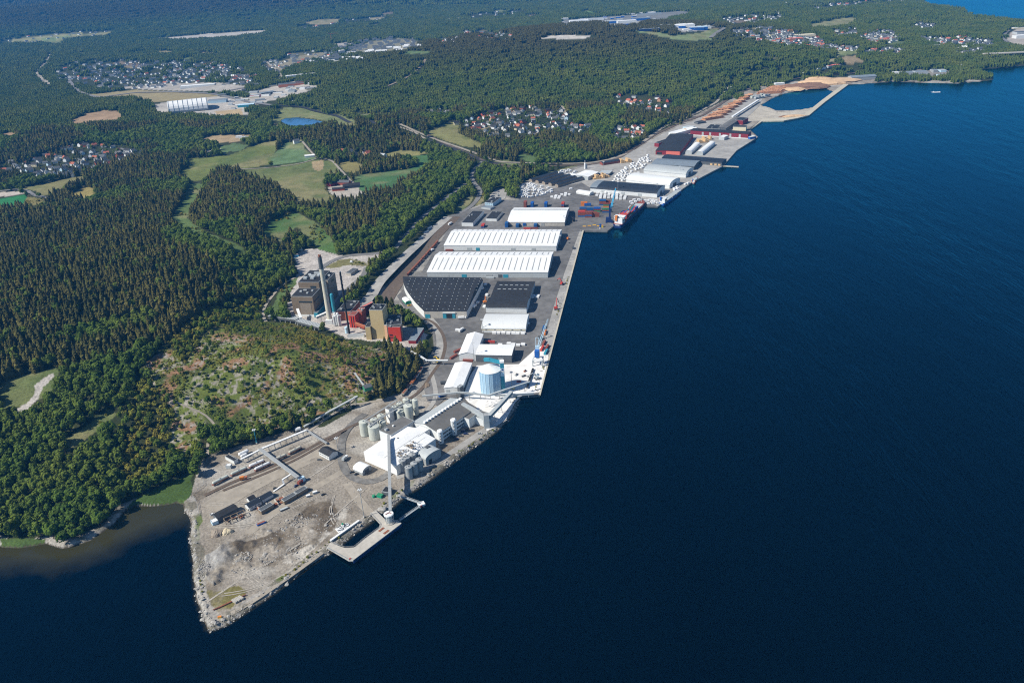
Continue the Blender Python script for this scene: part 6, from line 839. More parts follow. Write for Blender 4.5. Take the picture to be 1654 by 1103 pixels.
t, f, h = block('boiler_house', 'grey-walled block with a black roof and rows of vents behind the bright red box', (624.3, 526), (648.3, 523.6), (660.3, 506.5), 549.5, 'brownlt', 'black', units=5); t, f, h = block('filter_house', 'plain bright red box at the right end of the power station', (624.8, 528), (645.8, 528.2), (627, 524.5), 552, 'red', 'black', units=1); slab('louvre', t, [((-.25 * f['L'], -f['D'] / 2 - .1, h * .45), (4, .3, 1.6)), ((-.3 * f['L'], -f['D'] / 2 - .1, h * .28), (6, .3, 1.0))], 'black')
t, f, h = block('annex', 'low red annex with a blue-grey roof beyond the bright red box', (659.5, 550), (671.6, 550.4), (679.8, 530), 555.8, 'maroon', 'bluegreyroof'); t, f, h = block('plinth_block', 'low white kerbed tank base at the foot of the black chimney', (561, 543), (588, 541.5), (563, 540), 545, 'whitewall', 'grey', cat='tank base')
hut('tent_hall', 'small white tent with a green end near the curved hall', (650, 486), (655.5, 492), 8, 2.4, 2.4, 'green', 'white', 'arch', 'u', cat='tent'); small('loader', 'yellow loader parked beside the small white tent', 661, 494, (4, 2.2, 1.6), 'yellow', .4, PZ, parts=[('cab', (-.4, 0, 2.2), (1.6, 1.8, 1.4), 'glass'), ('bucket', (2.5, 0, .6), (1, 2.6, 1), 'corange')])
hut('tent_hall', 'small white barrel tent at the wood edge beyond the power station', (483, 406), (489, 404.5), 9, 2.6, 2.6, 'ltblue', 'white', 'arch', 'v', cat='tent', z0=YZ); hut('office', 'low dark-roofed office in the gravel yard beyond the boiler house', (567, 446), (579, 438), 9, 4, .6, 'concrete', 'dkgrey', 'flat', cat='office', z0=YZ); small('hut', 'small white dome shelter in the gravel yard beyond the boiler house', 567.5, 424, (4, 4, 2), 'whitewall', 0, YZ, parts=[('roof', (0, 0, 2.4), (3.2, 3.2, .8), 'white')])
for k, (x, y, m) in enumerate(((472, 422, 'teal'), (474.5, 418.5, 'green'), (479, 414.5, 'cyan'))): small('skip', ('teal', 'green', 'light blue')[k] + ' container skip under the trees at the edge of the gravel yard', x, y, (6.5, 2.6, 2.2), m, .15, YZ, parts=[('cover', (0, 0, 2.3), (6.6, 2.7, .2), 'ltblue' if k else 'cyan')])
# ---------------------------------------------------------------- harbour offices, small sheds
t, f, h = block('office', 'long black-roofed office shed behind the upper long warehouse, left one of two', (745.5, 360), (764, 360.5), (775, 341), 366, 'whitewall', 'black', cat='office', z0=PZ, units=2); t, f, h = block('office', 'black-roofed office shed standing right of the longer black-roofed one', (784.5, 353.5), (802, 354), (807, 342), 357.5, 'whitewall', 'black', cat='office', z0=PZ, units=1); t, f, h = block('office', 'pale blue office with a dark roof beside the staff car park', (783, 327.5), (796, 328.5), (800.5, 318.5), 334, 'ltblue', 'black', cat='office', z0=PZ, units=2); slab('window', t, [((x * f['L'], -f['D'] / 2 - .1, z_), (f['L'] * .12, .2, 1.2)) for x in (-.36, -.12, .12, .36) for z_ in (2, 4.8)], 'glass'); block('office', 'grey lattice-roofed low building in front of the pale blue office', (777.5, 335), (792, 337), (793, 333), 339.5, 'ltgrey', 'bluegreyroof', cat='office', z0=PZ)
# ---------------------------------------------------------------- containers
CW = {'cbrown': 'oxide red', 'cblue': 'dark blue', 'cgreen': 'green', 'corange': 'orange', 'cred': 'bright red', 'blue': 'blue', 'ltgrey': 'pale grey', 'teal': 'teal', 'navy': 'navy'}
def container_proto(m):
    t = thing('shipping_container', (0, 0, 0), 0, '', 'container'); b = MB(); b.box((0, 0, 1.3), (12.0, 2.36, 2.45)); put('body', b, m, t); b = MB()
    for k in range(20): [b.box((-5.7 + k * .6, s * 1.2, 1.3), (.28, .08, 2.3)) for s in (-1, 1)]
    put('corrugation', b, m, t); b = MB(); [b.box((sx * 6.02, sy * 1.17, 1.3), (.14, .14, 2.58)) for sx in (-1, 1) for sy in (-1, 1)]; [b.box((0, sy * 1.17, z), (12, .14, .14)) for sy in (-1, 1) for z in (.07, 2.53)]; put('frame', b, m, t); b = MB(); [b.box((6.05, y, 1.3), (.06, 1.0, 2.2)) for y in (-.55, .55)]; put('door', b, 'ltgrey' if m == 'ltgrey' else m, t); return t
CP = {}
def container(loc, rz, m, label, group):
    if m not in CP:
        CP[m] = container_proto(m); o = CP[m]; o.location = [float(v) for v in loc]; o.rotation_euler[2] = float(rz); o['label'] = label; o['group'] = group; return o
    return copy_tree(CP[m], loc, rz, label, group)
WA = math.radians(-10.5); Zc = lambda x, y: (820 + x * .18138, 240 + y * .18138)
def stack(px, py, cols, where, rz=WA, deep=1, z0=PZ, sc=None):
    o = W(px, py, z0)
    for dk_ in range(deep):
        for i, m in enumerate(cols): lv = 'lowest' if i == 0 else 'topmost' if i == len(cols) - 1 and len(cols) > 1 else 'mid-stack'; container((o[0] - sin(rz) * (2.7 * dk_ + 1.3), o[1] + cos(rz) * (2.7 * dk_ + 1.3), o[2] + i * 2.62), rz, m, f'{lv} {CW[m]} container {where}' if len(cols) > 1 else f'lone {CW[m]} container {where}', 'containers ' + where)
FRONT = 'in the front stacks by the navy crane'; MIDR = 'in the second-row stacks by the navy crane'; BACK = 'in the rearmost stacks by the navy crane'
for x, y, c, d in ((657, 610, ['cblue', 'cbrown', 'cbrown', 'cred'], 2), (719, 616, ['cbrown', 'cblue', 'cbrown', 'cbrown'], 2), (785, 611, ['cbrown', 'cbrown', 'cbrown'], 1)): stack(*Zc(x, y), c, FRONT, deep=d)
for x, y, c, d in ((670, 565, ['cbrown', 'cbrown', 'cblue'], 2), (733, 566, ['cbrown', 'cblue', 'cblue'], 1), (796, 565, ['cgreen', 'cbrown', 'blue'], 2), (872, 572, ['cblue', 'cbrown', 'cgreen'], 1), (766, 590, ['cred', 'cbrown'], 1)): stack(*Zc(x, y), c, MIDR, deep=d)
for x, y, c, d in ((680, 512, ['corange', 'corange', 'corange'], 1), (712, 514, ['cblue', 'blue'], 1), (846, 507, ['cblue', 'cbrown', 'cbrown', 'cblue'], 2), (880, 525, ['corange', 'cgreen', 'cbrown'], 1), (885, 500, ['cbrown', 'cred', 'cbrown'], 1)): stack(*Zc(x, y), c, BACK, deep=d)
for x, y, c, w_ in ((172, 518, ['cbrown'] * 4, 'behind the bowed-roof warehouse, at its left'), (233, 514, ['blue', 'cblue', 'blue'], 'behind the bowed-roof warehouse, next to the oxide red stack'), (355, 514, ['blue', 'cblue', 'blue'], 'behind the bowed-roof warehouse, middle'), (506, 516, ['cbrown', 'cblue', 'cred'], 'behind the bowed-roof warehouse, at its right end')): stack(*Zc(x, y), c, w_, rz=WA + pi / 2, deep=2)
Zd = lambda x, y: (620 + x * .19347, 280 + y * .19347)
for x, y, c, w_ in ((1040, 445, ['cblue', 'blue', 'cblue'], 'at the left corner of the bowed-roof warehouse'), (1130, 445, ['cblue', 'cblue'], 'before the bowed-roof warehouse front, left'), (1190, 432, ['cblue', 'blue'], 'before the bowed-roof warehouse front, middle'), (1280, 445, ['cblue', 'cblue'], 'before the bowed-roof warehouse front, right'), (842, 448, ['cblue', 'cred'], 'in the yard right of the black-roofed office sheds')): stack(*Zd(x, y), c, w_, rz=WA + pi / 2, deep=2)
for x, y, m, w_ in ((1195, 468, 'cred', 'behind the upper long warehouse, the left one'), (1257, 466, 'cbrown', 'behind the upper long warehouse, the right one'), (545, 650, 'cbrown', 'at the left front corner of the upper long warehouse')): stack(*Zd(x, y), [m], w_)
for k, (x, m) in enumerate(((395, 'cblue'), (455, 'blue'), (520, 'ltgrey'), (575, 'cblue'), (625, 'ltgrey'), (885, 'ltgrey'))): stack(*Zd(x, 866 if k < 5 else 880), [m], 'before the lower long warehouse, %s from the left' % ('first', 'second', 'third', 'fourth', 'fifth', 'sixth')[k])
Ze = lambda x, y: (620 + x * .19347, 420 + y * .19347)
for x, y, m, w_, rz in ((885, 693, 'cred', 'behind the L-shaped white sheds', WA), (1342, 575, 'cblue', 'beyond the portal crane, left of an orange one', WA + pi / 2), (1354, 612, 'corange', 'on the quay beyond the blue gantry crane', WA + pi / 2), (1330, 745, 'cred', 'quayside of the portal crane, nearest the sheds', WA + pi / 2 - .12), (1345, 700, 'cbrown', 'quayside of the portal crane, second from the sheds', WA + pi / 2 - .12), (1372, 735, 'cbrown', 'at the very edge of the quay beside the blue gantry crane', WA + pi / 2 - .12), (1362, 775, 'teal', 'at the near end of the row beside the blue gantry crane', WA + pi / 2 - .12), (700, 850, 'cbrown', 'lying before the left wing of the L-shaped sheds', WA), (625, 765, 'cbrown', 'left of the L-shaped sheds, farther of two', WA + .9), (590, 815, 'cbrown', 'left of the L-shaped sheds, nearer of two', WA + 1.1)): stack(*Ze(x, y), [m], w_, rz)
# ---------------------------------------------------------------- cranes
o = W(984, 359, PZ); t = thing('harbour_crane', o, -.2, 'navy mobile harbour crane with a long light blue jib beside the container ship', 'crane'); b = MB(); b.box((0, 0, 2.2), (12, 8, 2.4)); [b.box((x, y, .6), (2, 2.6, 1.2)) for x in (-5, 5) for y in (-4, 4)]; put('chassis', b, 'navy', t); b = MB(); b.box((-1, 0, 6), (9, 6.5, 5)); put('machine_house', b, 'navy', t); b = MB(); b.box((1, 0, 19), (3, 3.2, 25)); put('tower', b, 'navy', t); b = MB(); b.box((3.4, 1.2, 21), (2.2, 2, 2.6)); put('cab', b, 'glass', t)
A = np.array([2.6, 0, 21]); tip = np.array([9, 34, 50]); cj = MB(); sv = np.array([1.1, -.2, 0])
for k in (-1, 1): cj.bar(A + sv * k, tip + sv * k * .4, .5); cj.bar(A + sv * k + (0, -.6, 1.8), tip + sv * k * .4 + (0, 0, .8), .45)
for k in range(14): f_ = k / 14; cj.bar(A + (tip - A) * f_ - sv * (1 - .6 * f_), A + (tip - A) * (f_ + .07) + sv * (1 - .6 * f_), .3)
put('jib', cj, 'cyan', t); b = MB(); b.box(tip, (1.6, 1.6, 1.6)); put('jib_head', b, 'corange', t); b = MB(); b.bar((1, 0, 31), tip, .16); b.bar(tip, tip - (0, 0, 34), .12); put('rope', b, 'dkgrey', t)
o = W(869, 589, PZ); t = thing('gantry_crane', o, WA, 'blue-housed portal crane on white legs straddling the conveyor by the silo', 'crane'); b = MB(); [b.box((x, y, 4), (1.3, 1.3, 8)) for x in (-5.5, 5.5) for y in (-4, 4)]; put('leg', b, 'ltgrey', t); b = MB(); [b.box((0, y, 8.4), (13, 1.2, 1.2)) for y in (-4, 4)]; [b.box((x, 0, 8.5), (1.1, 8, 1)) for x in (-5.5, 5.5)]; b.cyl((0, 0), 2.4, 2, 9, 11, 16); put('portal', b, 'white', t); b = MB(); b.box((-.5, 0, 15), (5.2, 7, 8)); put('machine_house', b, 'blue', t); b = MB(); b.box((-.5, 3, 21), (4.2, 3, 4)); [b.bar((x, 2, 19), (x, 4, 33), .45) for x in (-2, 1.4)]; b.bar((-2, 4, 33), (1.4, 4, 33), .4); put('a_frame', b, 'ltblue', t)
b = MB(); A = np.array([0, 4, 19.]); tip = np.array([7, 48, 36.])
for k in (-1, 1): b.bar(A + (k * 1.2, 0, 0), tip + (k * .5, 0, 0), .28); b.bar(A + (k * 1.2, 0, 1.5), tip + (k * .5, 0, .5), .22)
for k in range(16): b.bar(A + (tip - A) * k / 16 + (-1, 0, 0), A + (tip - A) * (k + 1) / 16 + (1, 0, .5), .14)
put('jib', b, 'ltblue', t); b = MB(); b.bar((0, 4, 33), tip, .14); b.bar(tip, tip - (0, 0, 25), .12); put('rope', b, 'dkgrey', t)
def handler(label, px, py, m, h=9, rz=0, reach=9):
    o = W(px, py, PZ); t = thing('quay_crane', o, rz, label, 'crane'); b = MB(); b.box((0, 0, 1), (5.5, 4, 1.2)); [b.box((x, y, .5), (1.5, 1, 1)) for x in (-2, 2) for y in (-2.2, 2.2)]; put('undercarriage', b, 'dkgrey', t); b = MB(); b.box((-.6, 0, 2.9), (4.6, 3, 2.4)); put('body', b, m, t); b = MB(); b.box((1.6, 1, 4.8), (1.6, 1.4, 1.8)); put('cab', b, 'glass', t); b = MB(); b.bar((0, 0, 3.5), (1.5, 4, h), .8); b.bar((1.5, 4, h), (reach * .4, reach, h * .6), .6); put('boom', b, m, t); b = MB(); b.box((reach * .4, reach, h * .5), (1.6, 1.2, 1.4)); put('grab', b, 'dkgrey', t)
handler('red slewing crane on the quay strip opposite the black-roofed warehouse', 898.5, 500, 'cred', 15); handler('small red grab crane higher up the quay, beside the white warehouse corner', 907.5, 460, 'cred', 9, 1); handler('dark grab crane with a red arm beside the row of red containers', 873, 548, 'dkgrey', 12, -.5); handler('yellow wheeled loader crane at the curved crossing', 708, 585, 'yellow', 6, 1); handler('grey material handler near the quay head', 867, 612, 'ltgrey', 8, 2); handler('black reach stacker right of the bowed-roof warehouse', 927, 358, 'black', 7, .5); handler('orange reach stacker at the left end of the arched black roof', 784, 490, 'corange', 9, .3)
t = thing('dock_conveyor', W(856, 612, PZ), 0, 'low dark belt conveyor running along the quay under the blue portal crane', 'conveyor'); A, B_ = W(861, 597, PZ) - W(856, 612, PZ), W(851.5, 628, PZ) - W(856, 612, PZ); b = MB(); b.bar(A + (0, 0, 1.6), B_ + (0, 0, 1.6), 2.2, 1); put('belt', b, 'black', t); b = MB(); [b.box(A + (B_ - A) * k / 8 + (0, 0, .6), (1.8, 1, 1.2)) for k in range(9)]; put('stand', b, 'grey', t)
for k, (x, y, m, l_) in enumerate(((848, 600, 'rust', 'long rusty grid leaning beside the silo shadow'), (838, 617, 'cred', 'red grab bucket pair in the silo shadow'), (829, 628, 'yellow', 'yellow bucket at the foot of the teal lift tower'), (846, 608, 'dkgrey', 'dark grab buckets in a row by the quay conveyor'), (868, 606, 'ltblue', 'pale green-blue hopper on the quay near its head'), (834, 606, 'grey', 'grey machine frame on the white yard behind the silo'))): small('machine_part', l_, x, y, (3.6 + k % 2 * 1.4, 1.8, 1.5), m, .9 if k == 0 else .2 * k, PZ, cat='machine part', parts=[('frame', (.5, 0, 1.8), (1.8, 1, .6), 'dkgrey' if m != 'dkgrey' else 'grey')])
# ---------------------------------------------------------------- ships
def ship(stern, bow, beam, label, hullm, dh=5.5, house=1.0, name='cargo_ship', cat='ship', bridge='white'):
    A, B_ = W(*stern, 0)[:2], W(*bow, 0)[:2]; d = B_ - A; L = float(np.hypot(*d)); c = (A + B_) / 2; t = thing(name, (c[0], c[1], 0), math.atan2(d[1], d[0]), label, cat); st = [(-.5, .34), (-.48, .46), (-.4, .5), (0, .5), (.3, .48), (.4, .38), (.46, .22), (.5, .02)]; b = MB(); vs = []; n = len(st)
    for z, k in ((-1.5, .86), (dh, 1), (dh + (0), .97)): vs += [(s * L, w_ * beam * k, z + (dh * .25 if z > 0 and s > .38 else 0)) for s, w_ in st] + [(s * L, -w_ * beam * k, z + (dh * .25 if z > 0 and s > .38 else 0)) for s, w_ in st[::-1]]
    m = 2 * n; fs = [(i, (i + 1) % m, m + (i + 1) % m, m + i)[::-1] for i in range(m)]; b.add(vs[:2 * m], fs); put('hull', b, hullm, t); b = MB(); b.add([(x, y, z - .7) for x, y, z in vs[2 * m:]], [tuple(range(m))[::-1]]); put('deck', b, 'cbrown' if house > .9 else 'grey', t)
    h = 11 * house; hx = -L * .41; b = MB(); b.box((hx, 0, dh + h * .35), (L * .1, beam * .72, h * .9)); b.box((hx + 1, 0, dh + h * .86), (L * .075, beam * .95, h * .26)); hs = put('superstructure', b, bridge, t); b = MB(); b.box((hx + 1, 0, dh + h * .9), (L * .078, beam * .9, h * .08)); put('bridge_window', b, 'glass', hs); b = MB(); b.box((hx - L * .045, beam * .2, dh + h * .8), (L * .03, beam * .2, h * .8)); put('funnel', b, 'corange' if house > .9 else 'blue', t); b = MB(); b.tube((hx, 0, dh + h), (hx, 0, dh + h * 1.5), .25, 6); b.tube((L * .42, 0, dh), (L * .42, 0, dh + 9), .3, 6); put('mast', b, 'white', t)
    b = MB(); [b.box((L * x, 0, dh + .5), (L * .2, beam * .74, 1.2)) for x in (-.2, .03, .25)]; put('hatch_cover', b, 'ltgrey', t); b = MB(); b.box((-L * .5 - .0, 0, dh - 1.5), (.3, beam * .4, 1.2)); put('stern_panel', b, 'white', t)
    for s in (-1, 1): b = MB(); b.tube((hx - 3, s * beam * .42, dh + h * .45), (hx + 3, s * beam * .42, dh + h * .45), .9, 8); put('lifeboat', b, 'corange', t)
    return t, L, dh
t, L, dh = ship((997, 368.5), (1039, 330), 19, 'blue-hulled container ship with a white bridge moored beside the navy crane', 'navy', 6.5); bpy.context.view_layer.update(); rz = t.rotation_euler[2]; ca, sa = cos(rz), sin(rz)
for i in range(5):
    for j in range(6):
        for k in range(3 if i < 2 else 2 if i < 3 else 1 if i == 3 else 2):
            if i == 3 and j > 3: continue
            x, y = -L * .28 + i * 13.2, (j - 2.5) * 2.55; m = ('cred', 'cred', 'cbrown', 'cblue', 'blue', 'ltgrey', 'cgreen')[(i * 5 + j * 3 + k * 2 + (i > 1) * 3) % 7 if i else 0]; container((t.location[0] + x * ca - y * sa, t.location[1] + x * sa + y * ca, dh + 1.15 + k * 2.62), rz, m, f'{CW[m]} container stowed aboard the blue-hulled container ship', 'containers aboard the ship')
ship((1068, 332), (1099, 309), 14, 'smaller blue cargo ship with a white bridge at the timber quay', 'blue', 4.5, .75)
t, L, dh = ship((1119.5, 297), (1126, 288), 7, 'small red-hulled tug with a white deckhouse beyond the two cargo ships', 'cred', 2.6, .5, 'tugboat', 'tug')
o = W(1146, 278, 0); A, B_ = W(1137, 282, 0), W(1155, 272.5, 0); d = (B_ - A)[:2]; t = thing('barge', ((A[0] + B_[0]) / 2, (A[1] + B_[1]) / 2, 0), math.atan2(d[1], d[0]), 'flat barge with rusty orange deck beyond the tug, under the jetty', 'barge'); Lb = float(np.hypot(*d)); b = MB(); b.box((0, 0, .4), (Lb, 11, 2.4)); put('hull', b, 'dkgrey', t); b = MB(); b.box((0, 0, 1.68), (Lb - 1, 10, .15)); put('deck', b, 'rust', t)
A, B_ = W(1166, 268.5, 1.5), W(1193, 270, 1.5); d = B_ - A; t = thing('jetty', A, math.atan2(d[1], d[0]), 'thin concrete jetty pointing out beside the sawmill quay', 'jetty'); Lj = float(np.hypot(d[0], d[1])); b = MB(); b.box((Lj / 2, 0, .2), (Lj, 6, 1)); put('deck', b, 'quay', t); b = MB(); [b.tube((Lj * k / 5, y, -4), (Lj * k / 5, y, -.2), .5, 6) for k in range(6) for y in (-2, 2)]; put('pile', b, 'grey', t)
o = W(1508, 149.4, 0); t = thing('motorboat', o, .05, 'tiny white motorboat with a bright wake far out on the water', 'boat'); b = MB(); b.add([(-4, -1.4, 1), (2, -1.4, 1), (5, 0, 1.2), (2, 1.4, 1), (-4, 1.4, 1), (-4, -1, -.3), (2, -1, -.3), (4, 0, -.3), (2, 1, -.3), (-4, 1, -.3)], [(0, 1, 2, 3, 4), (0, 5, 6, 1), (1, 6, 7, 2), (2, 7, 8, 3), (3, 8, 9, 4), (4, 9, 5, 0)]); put('hull', b, 'white', t); b = MB(); b.box((0, 0, 1.6), (2.5, 1.8, 1.2)); put('cabin', b, 'white', t)
b = MB(); b.add([(*W(x, y, .06)[:2], .06) for x, y in ((1503, 149.2), (1518.5, 148.3), (1519, 149.6), (1508, 149.9))], [(0, 1, 2, 3)]); put('wake', b, 'white', kind='structure')
A = W(937, 378, 0); 
# quay platform with ramp at the container berth
b = MB(); 
for k, (x, y) in enumerate(((944, 366), (952, 365), (960, 364), (967, 365.5))): small('barrier', 'yellow concrete barrier along the container berth, %s from the left' % ('first', 'second', 'third', 'fourth')[k], x, y, (6, .8, 1), 'yellow', WA, PZ, group='yellow berth barriers', parts=[('foot', (0, 0, .15), (6.2, 1.3, .3), 'corange')])
small('locker', 'blue locker box beside a yellow one on the container berth', 969.5, 367.5, (2.5, 2.5, 6), 'blue', 0, PZ, parts=[('lid', (0, 0, 6.1), (2.7, 2.7, .2), 'cblue')]); small('locker', 'yellow locker box beside a blue one on the container berth', 973, 367.5, (2.8, 2.4, 4), 'yellow', 0, PZ, parts=[('lid', (0, 0, 4.1), (3, 2.6, .2), 'corange')])
# ---------------------------------------------------------------- timber terminal
def bar_shed(name, label, A, B, w, e, r, wall, roof, kind='gable', z0=PZ, cat='shed', group=None):
    a, b_ = W(*A, z0)[:2], W(*B, z0)[:2]; d = b_ - a; c = (a + b_) / 2; return shed(name, label, dict(c=(c[0], c[1], z0), L=float(np.hypot(*d)), D=w, rz=math.atan2(d[1], d[0])), e, r, kind, 'u', wall, roof, cat, group)
NTH = ('first', 'second', 'third', 'fourth', 'fifth', 'sixth', 'seventh', 'eighth', 'ninth', 'tenth')
for k in range(5): bar_shed('timber_shed', 'long low black-roofed timber shed, %s of five from the left' % NTH[k], (857 + k * 10.5, 294 + k * 2.1), (899 + k * 10.2, 281.5 + k * 2.2), 9, 5, 1.6, 'brownlt', 'navyroof', group='black-roofed timber sheds')
f = rect((953.5, 310.5), (1061, 319.5), (1075.8, 302), 7.5); t, w, r = shed('quay_warehouse', 'long quay warehouse with a blue-black arched roof and white front, behind the navy crane', f, 7.5, 6, 'arch', wall='whitewall', roof='navyroof'); x0 = -f['L'] / 2 + f['L'] * .1; b = MB(); pr = profile('arch', 7.5, 6); b.add([(x, (s - .5) * f['D'], z + .42) for x in (-f['L'] / 2 - .5, x0) for s, z in pr], [(i, 13 + i, 14 + i, i + 1) for i in range(12)]); put('pale_roof_bay', b, 'bluegreyroof', t); slab('door', t, [((x * f['L'], -f['D'] / 2 - .1, 2.6), (7, .3, 5)) for x in (-.3, 0, .25)], 'ltgrey'); slab('gable_door', t, [((f['L'] / 2 + .1, 0, 3), (.3, 10, 6))], 'dkgrey')
f = rect((1011.4, 296), (1081.3, 305.2), (1095.8, 290), 7); t, *_ = shed('quay_warehouse', 'white arched quay warehouse just beyond the blue-black roofed one', f, 7, 6.5, 'arch', wall='whitewall', roof='whitewall'); slab('gable_door', t, [((f['L'] / 2 + .1, 0, 3.4), (.3, 14, 6.8))], 'dkgrey')
f = rect((1039.6, 281.5), (1107.6, 287.5), (1119.4, 273), 7); t, *_ = shed('quay_warehouse', 'pale grey arched quay warehouse, farthest of the three bowed roofs', f, 7, 6, 'arch', wall='whitewall', roof='ltgrey'); slab('gable_door', t, [((f['L'] / 2 + .1, 0, 3.4), (.3, 12, 6.8))], 'dkgrey')
f = rtop((1052, 265), (1121, 269), (1136.5, 260), 8, PZ); t, *_ = shed('open_shed', 'blue-grey roofed open shed with stacked timber showing under its front', f, 7.5, 2.5, 'gable', wall='dkgrey', roof='bluegreyroof', cat='shed'); slab('stored_timber', t, [((x * f['L'], -f['D'] / 2 - .2, 2), (4, .5, 3.4)) for x in (-.25, -.17, -.05, .06, .2, .33)], 'wood')
f = rtop((1069, 255.4), (1166, 263), (1168, 256.6), 7, PZ); t, *_ = shed('open_shed', 'narrow black-roofed shed between the blue-grey shed and the white hoops', f, 7, 2, 'gable', wall='dkgrey', roof='navyroof', cat='shed'); slab('stored_timber', t, [((x * f['L'], -f['D'] / 2 - .2, 2), (5, .5, 3.4)) for x in (.33, .4, .46)], 'wood')
f = rtop((1059, 243.5), (1099, 244.8), (1104, 217), 9, PZ); t, *_ = shed('sawmill_hall', 'broad black-roofed sawmill hall with a red brick front', f, 9, 1.2, 'gable', 'v', wall='maroon', roof='black', cat='sawmill hall'); slab('brick_front', t, [((.2 * f['L'], -f['D'] / 2 - .15, 4.4), (f['L'] * .55, .3, 8))], 'salmon'); slab('doorway', t, [((-.35 * f['L'], -f['D'] / 2 - .15, 3), (f['L'] * .2, .3, 6))], 'black')
for (a, c_, l_) in (((1112, 249.5), (1126, 236), 'left white hoop-roofed hall beside the sawmill hall'), ((1130, 251), (1150, 234.5), 'right white hoop-roofed hall beside the sawmill hall')): bar_shed('hoop_hall', l_, a, c_, 14, 4, 4.5, 'ltgrey', 'white', 'arch', cat='hall')
f = rect((1115, 218.5), (1208, 224.5), (1208, 212), 11, depth=26); t, *_ = shed('sawmill_hall', 'long maroon sawmill hall with pale door strips along its front', f, 11, .8, 'gable', wall='maroon', roof='black', cat='sawmill hall'); slab('pale_strip', t, [((x * f['L'], -f['D'] / 2 - .15, 5), (4.5, .35, 8)) for x in (-.28, -.15, .02, .2, .36)], 'ltgrey'); slab('plinth', t, [((0, -f['D'] / 2 - .25, .8), (f['L'] + .4, .5, 1.6))], 'whitewall')
bar_shed('sawmill_hall', 'dark grey-roofed gallery hall joining the maroon hall to the log sorter', (1166, 213), (1192, 196), 20, 9, 2, 'dkgrey', 'greyroof', cat='sawmill hall'); t, f, h = block('sawmill_block', 'small maroon block with a dark roof at the water end of the sawmill', (1187, 194), (1200, 195), (1200, 190), 202, 'maroon', 'black', cat='sawmill block', z0=PZ); block('sawmill_block', 'cream-walled block with a dark roof behind the maroon hall', (1184, 205.5), (1205, 206), (1206, 203), 212, 'cream', 'black', cat='sawmill block', z0=PZ); block('sawmill_block', 'white-roofed hall left of the maroon sawmill hall', (1080, 214), (1092, 216), (1104, 203), 221, 'whitewall', 'white', cat='sawmill block', z0=PZ); block('sawmill_block', 'dark maroon shed with a black roof beside the coast railway', (1057, 231), (1064, 232), (1086, 221), 238, 'maroon', 'black', cat='sawmill block', z0=PZ); block('sawmill_block', 'dark flat-roofed block between the white-roofed hall and the log piles', (1140, 208), (1163, 209), (1165, 202), 213, 'dkgrey', 'black', cat='sawmill block', z0=PZ, units=3); block('sawmill_block', 'small grey pump house on the sawmill quay apron', (1161, 221), (1170, 222), (1172, 218.5), 227, 'ltgrey', 'white', cat='sawmill block', z0=PZ); block('sawmill_block', 'low grey-white office left of the sawmill', (1103, 205), (1116, 206.5), (1118, 203.5), 210, 'ltblue', 'ltgrey', cat='sawmill block', z0=PZ); block('kiln', 'black shed beside the log pile ends', (1121, 197), (1127, 198.5), (1131, 194), 201, 'dkgrey', 'black', cat='kiln', z0=PZ); t, f, h = block('boat_house', 'blue-and-white boat house at the corner of the sawmill quay', (1205.5, 220), (1212, 222), (1214.5, 218.5), 225.5, 'blue', 'whitewall', cat='boat house', z0=PZ)
f = rect((928, 288.5), (950, 291.5), (958, 277), 7, depth=40); t, *_ = shed('planing_mill', 'white-roofed planing mill behind the black timber sheds', f, 7, 2, 'gable', 'v', wall='ltgrey', roof='white', cat='mill'); t, f, h = block('planing_mill', 'grey annex with blue doors right of the white-roofed planing mill', (966, 280), (984, 281), (986, 276), 284.5, 'dkgrey', 'ltgrey', cat='mill', z0=PZ); slab('door', t, [((x * f['L'], -f['D'] / 2 - .1, 2), (3, .3, 4)) for x in (-.3, 0, .3)], 'blue'); block('planing_mill', 'white shed between the black timber sheds and the planing mill', (905, 286), (925, 289), (933, 281.5), 291, 'ltgrey', 'white', cat='mill', z0=PZ); bar_shed('timber_shed', 'black-roofed red timber store beside the coastal road', (971, 266.5), (1000, 262), 14, 5, 1.8, 'cbrown', 'navyroof'); f = rect((931, 313), (952, 316.5), (955, 309), 4, depth=14); shed('hoop_hall', 'small white hoop-roofed tent between the bundles and the bowed-roof warehouse', f, 2.6, 3, 'arch', wall='whitewall', roof='white', cat='tent')
o = W(945, 273, PZ); t = thing('silo', o, 0, 'slim white dust silo with a pointed top beside the planing mill', 'silo'); hs = hgt(945, 273, 259, PZ); b = MB(); b.lathe((0, 0), [(2, 0), (2, hs * .6), (.5, hs * .75), (.5, hs)], 16); put('shell', b, 'whitewall', t); b = MB(); b.cyl((3.4, 1), 1.6, 1.6, 0, hs * .5, 14); put('side_vessel', b, 'ltgrey', t)
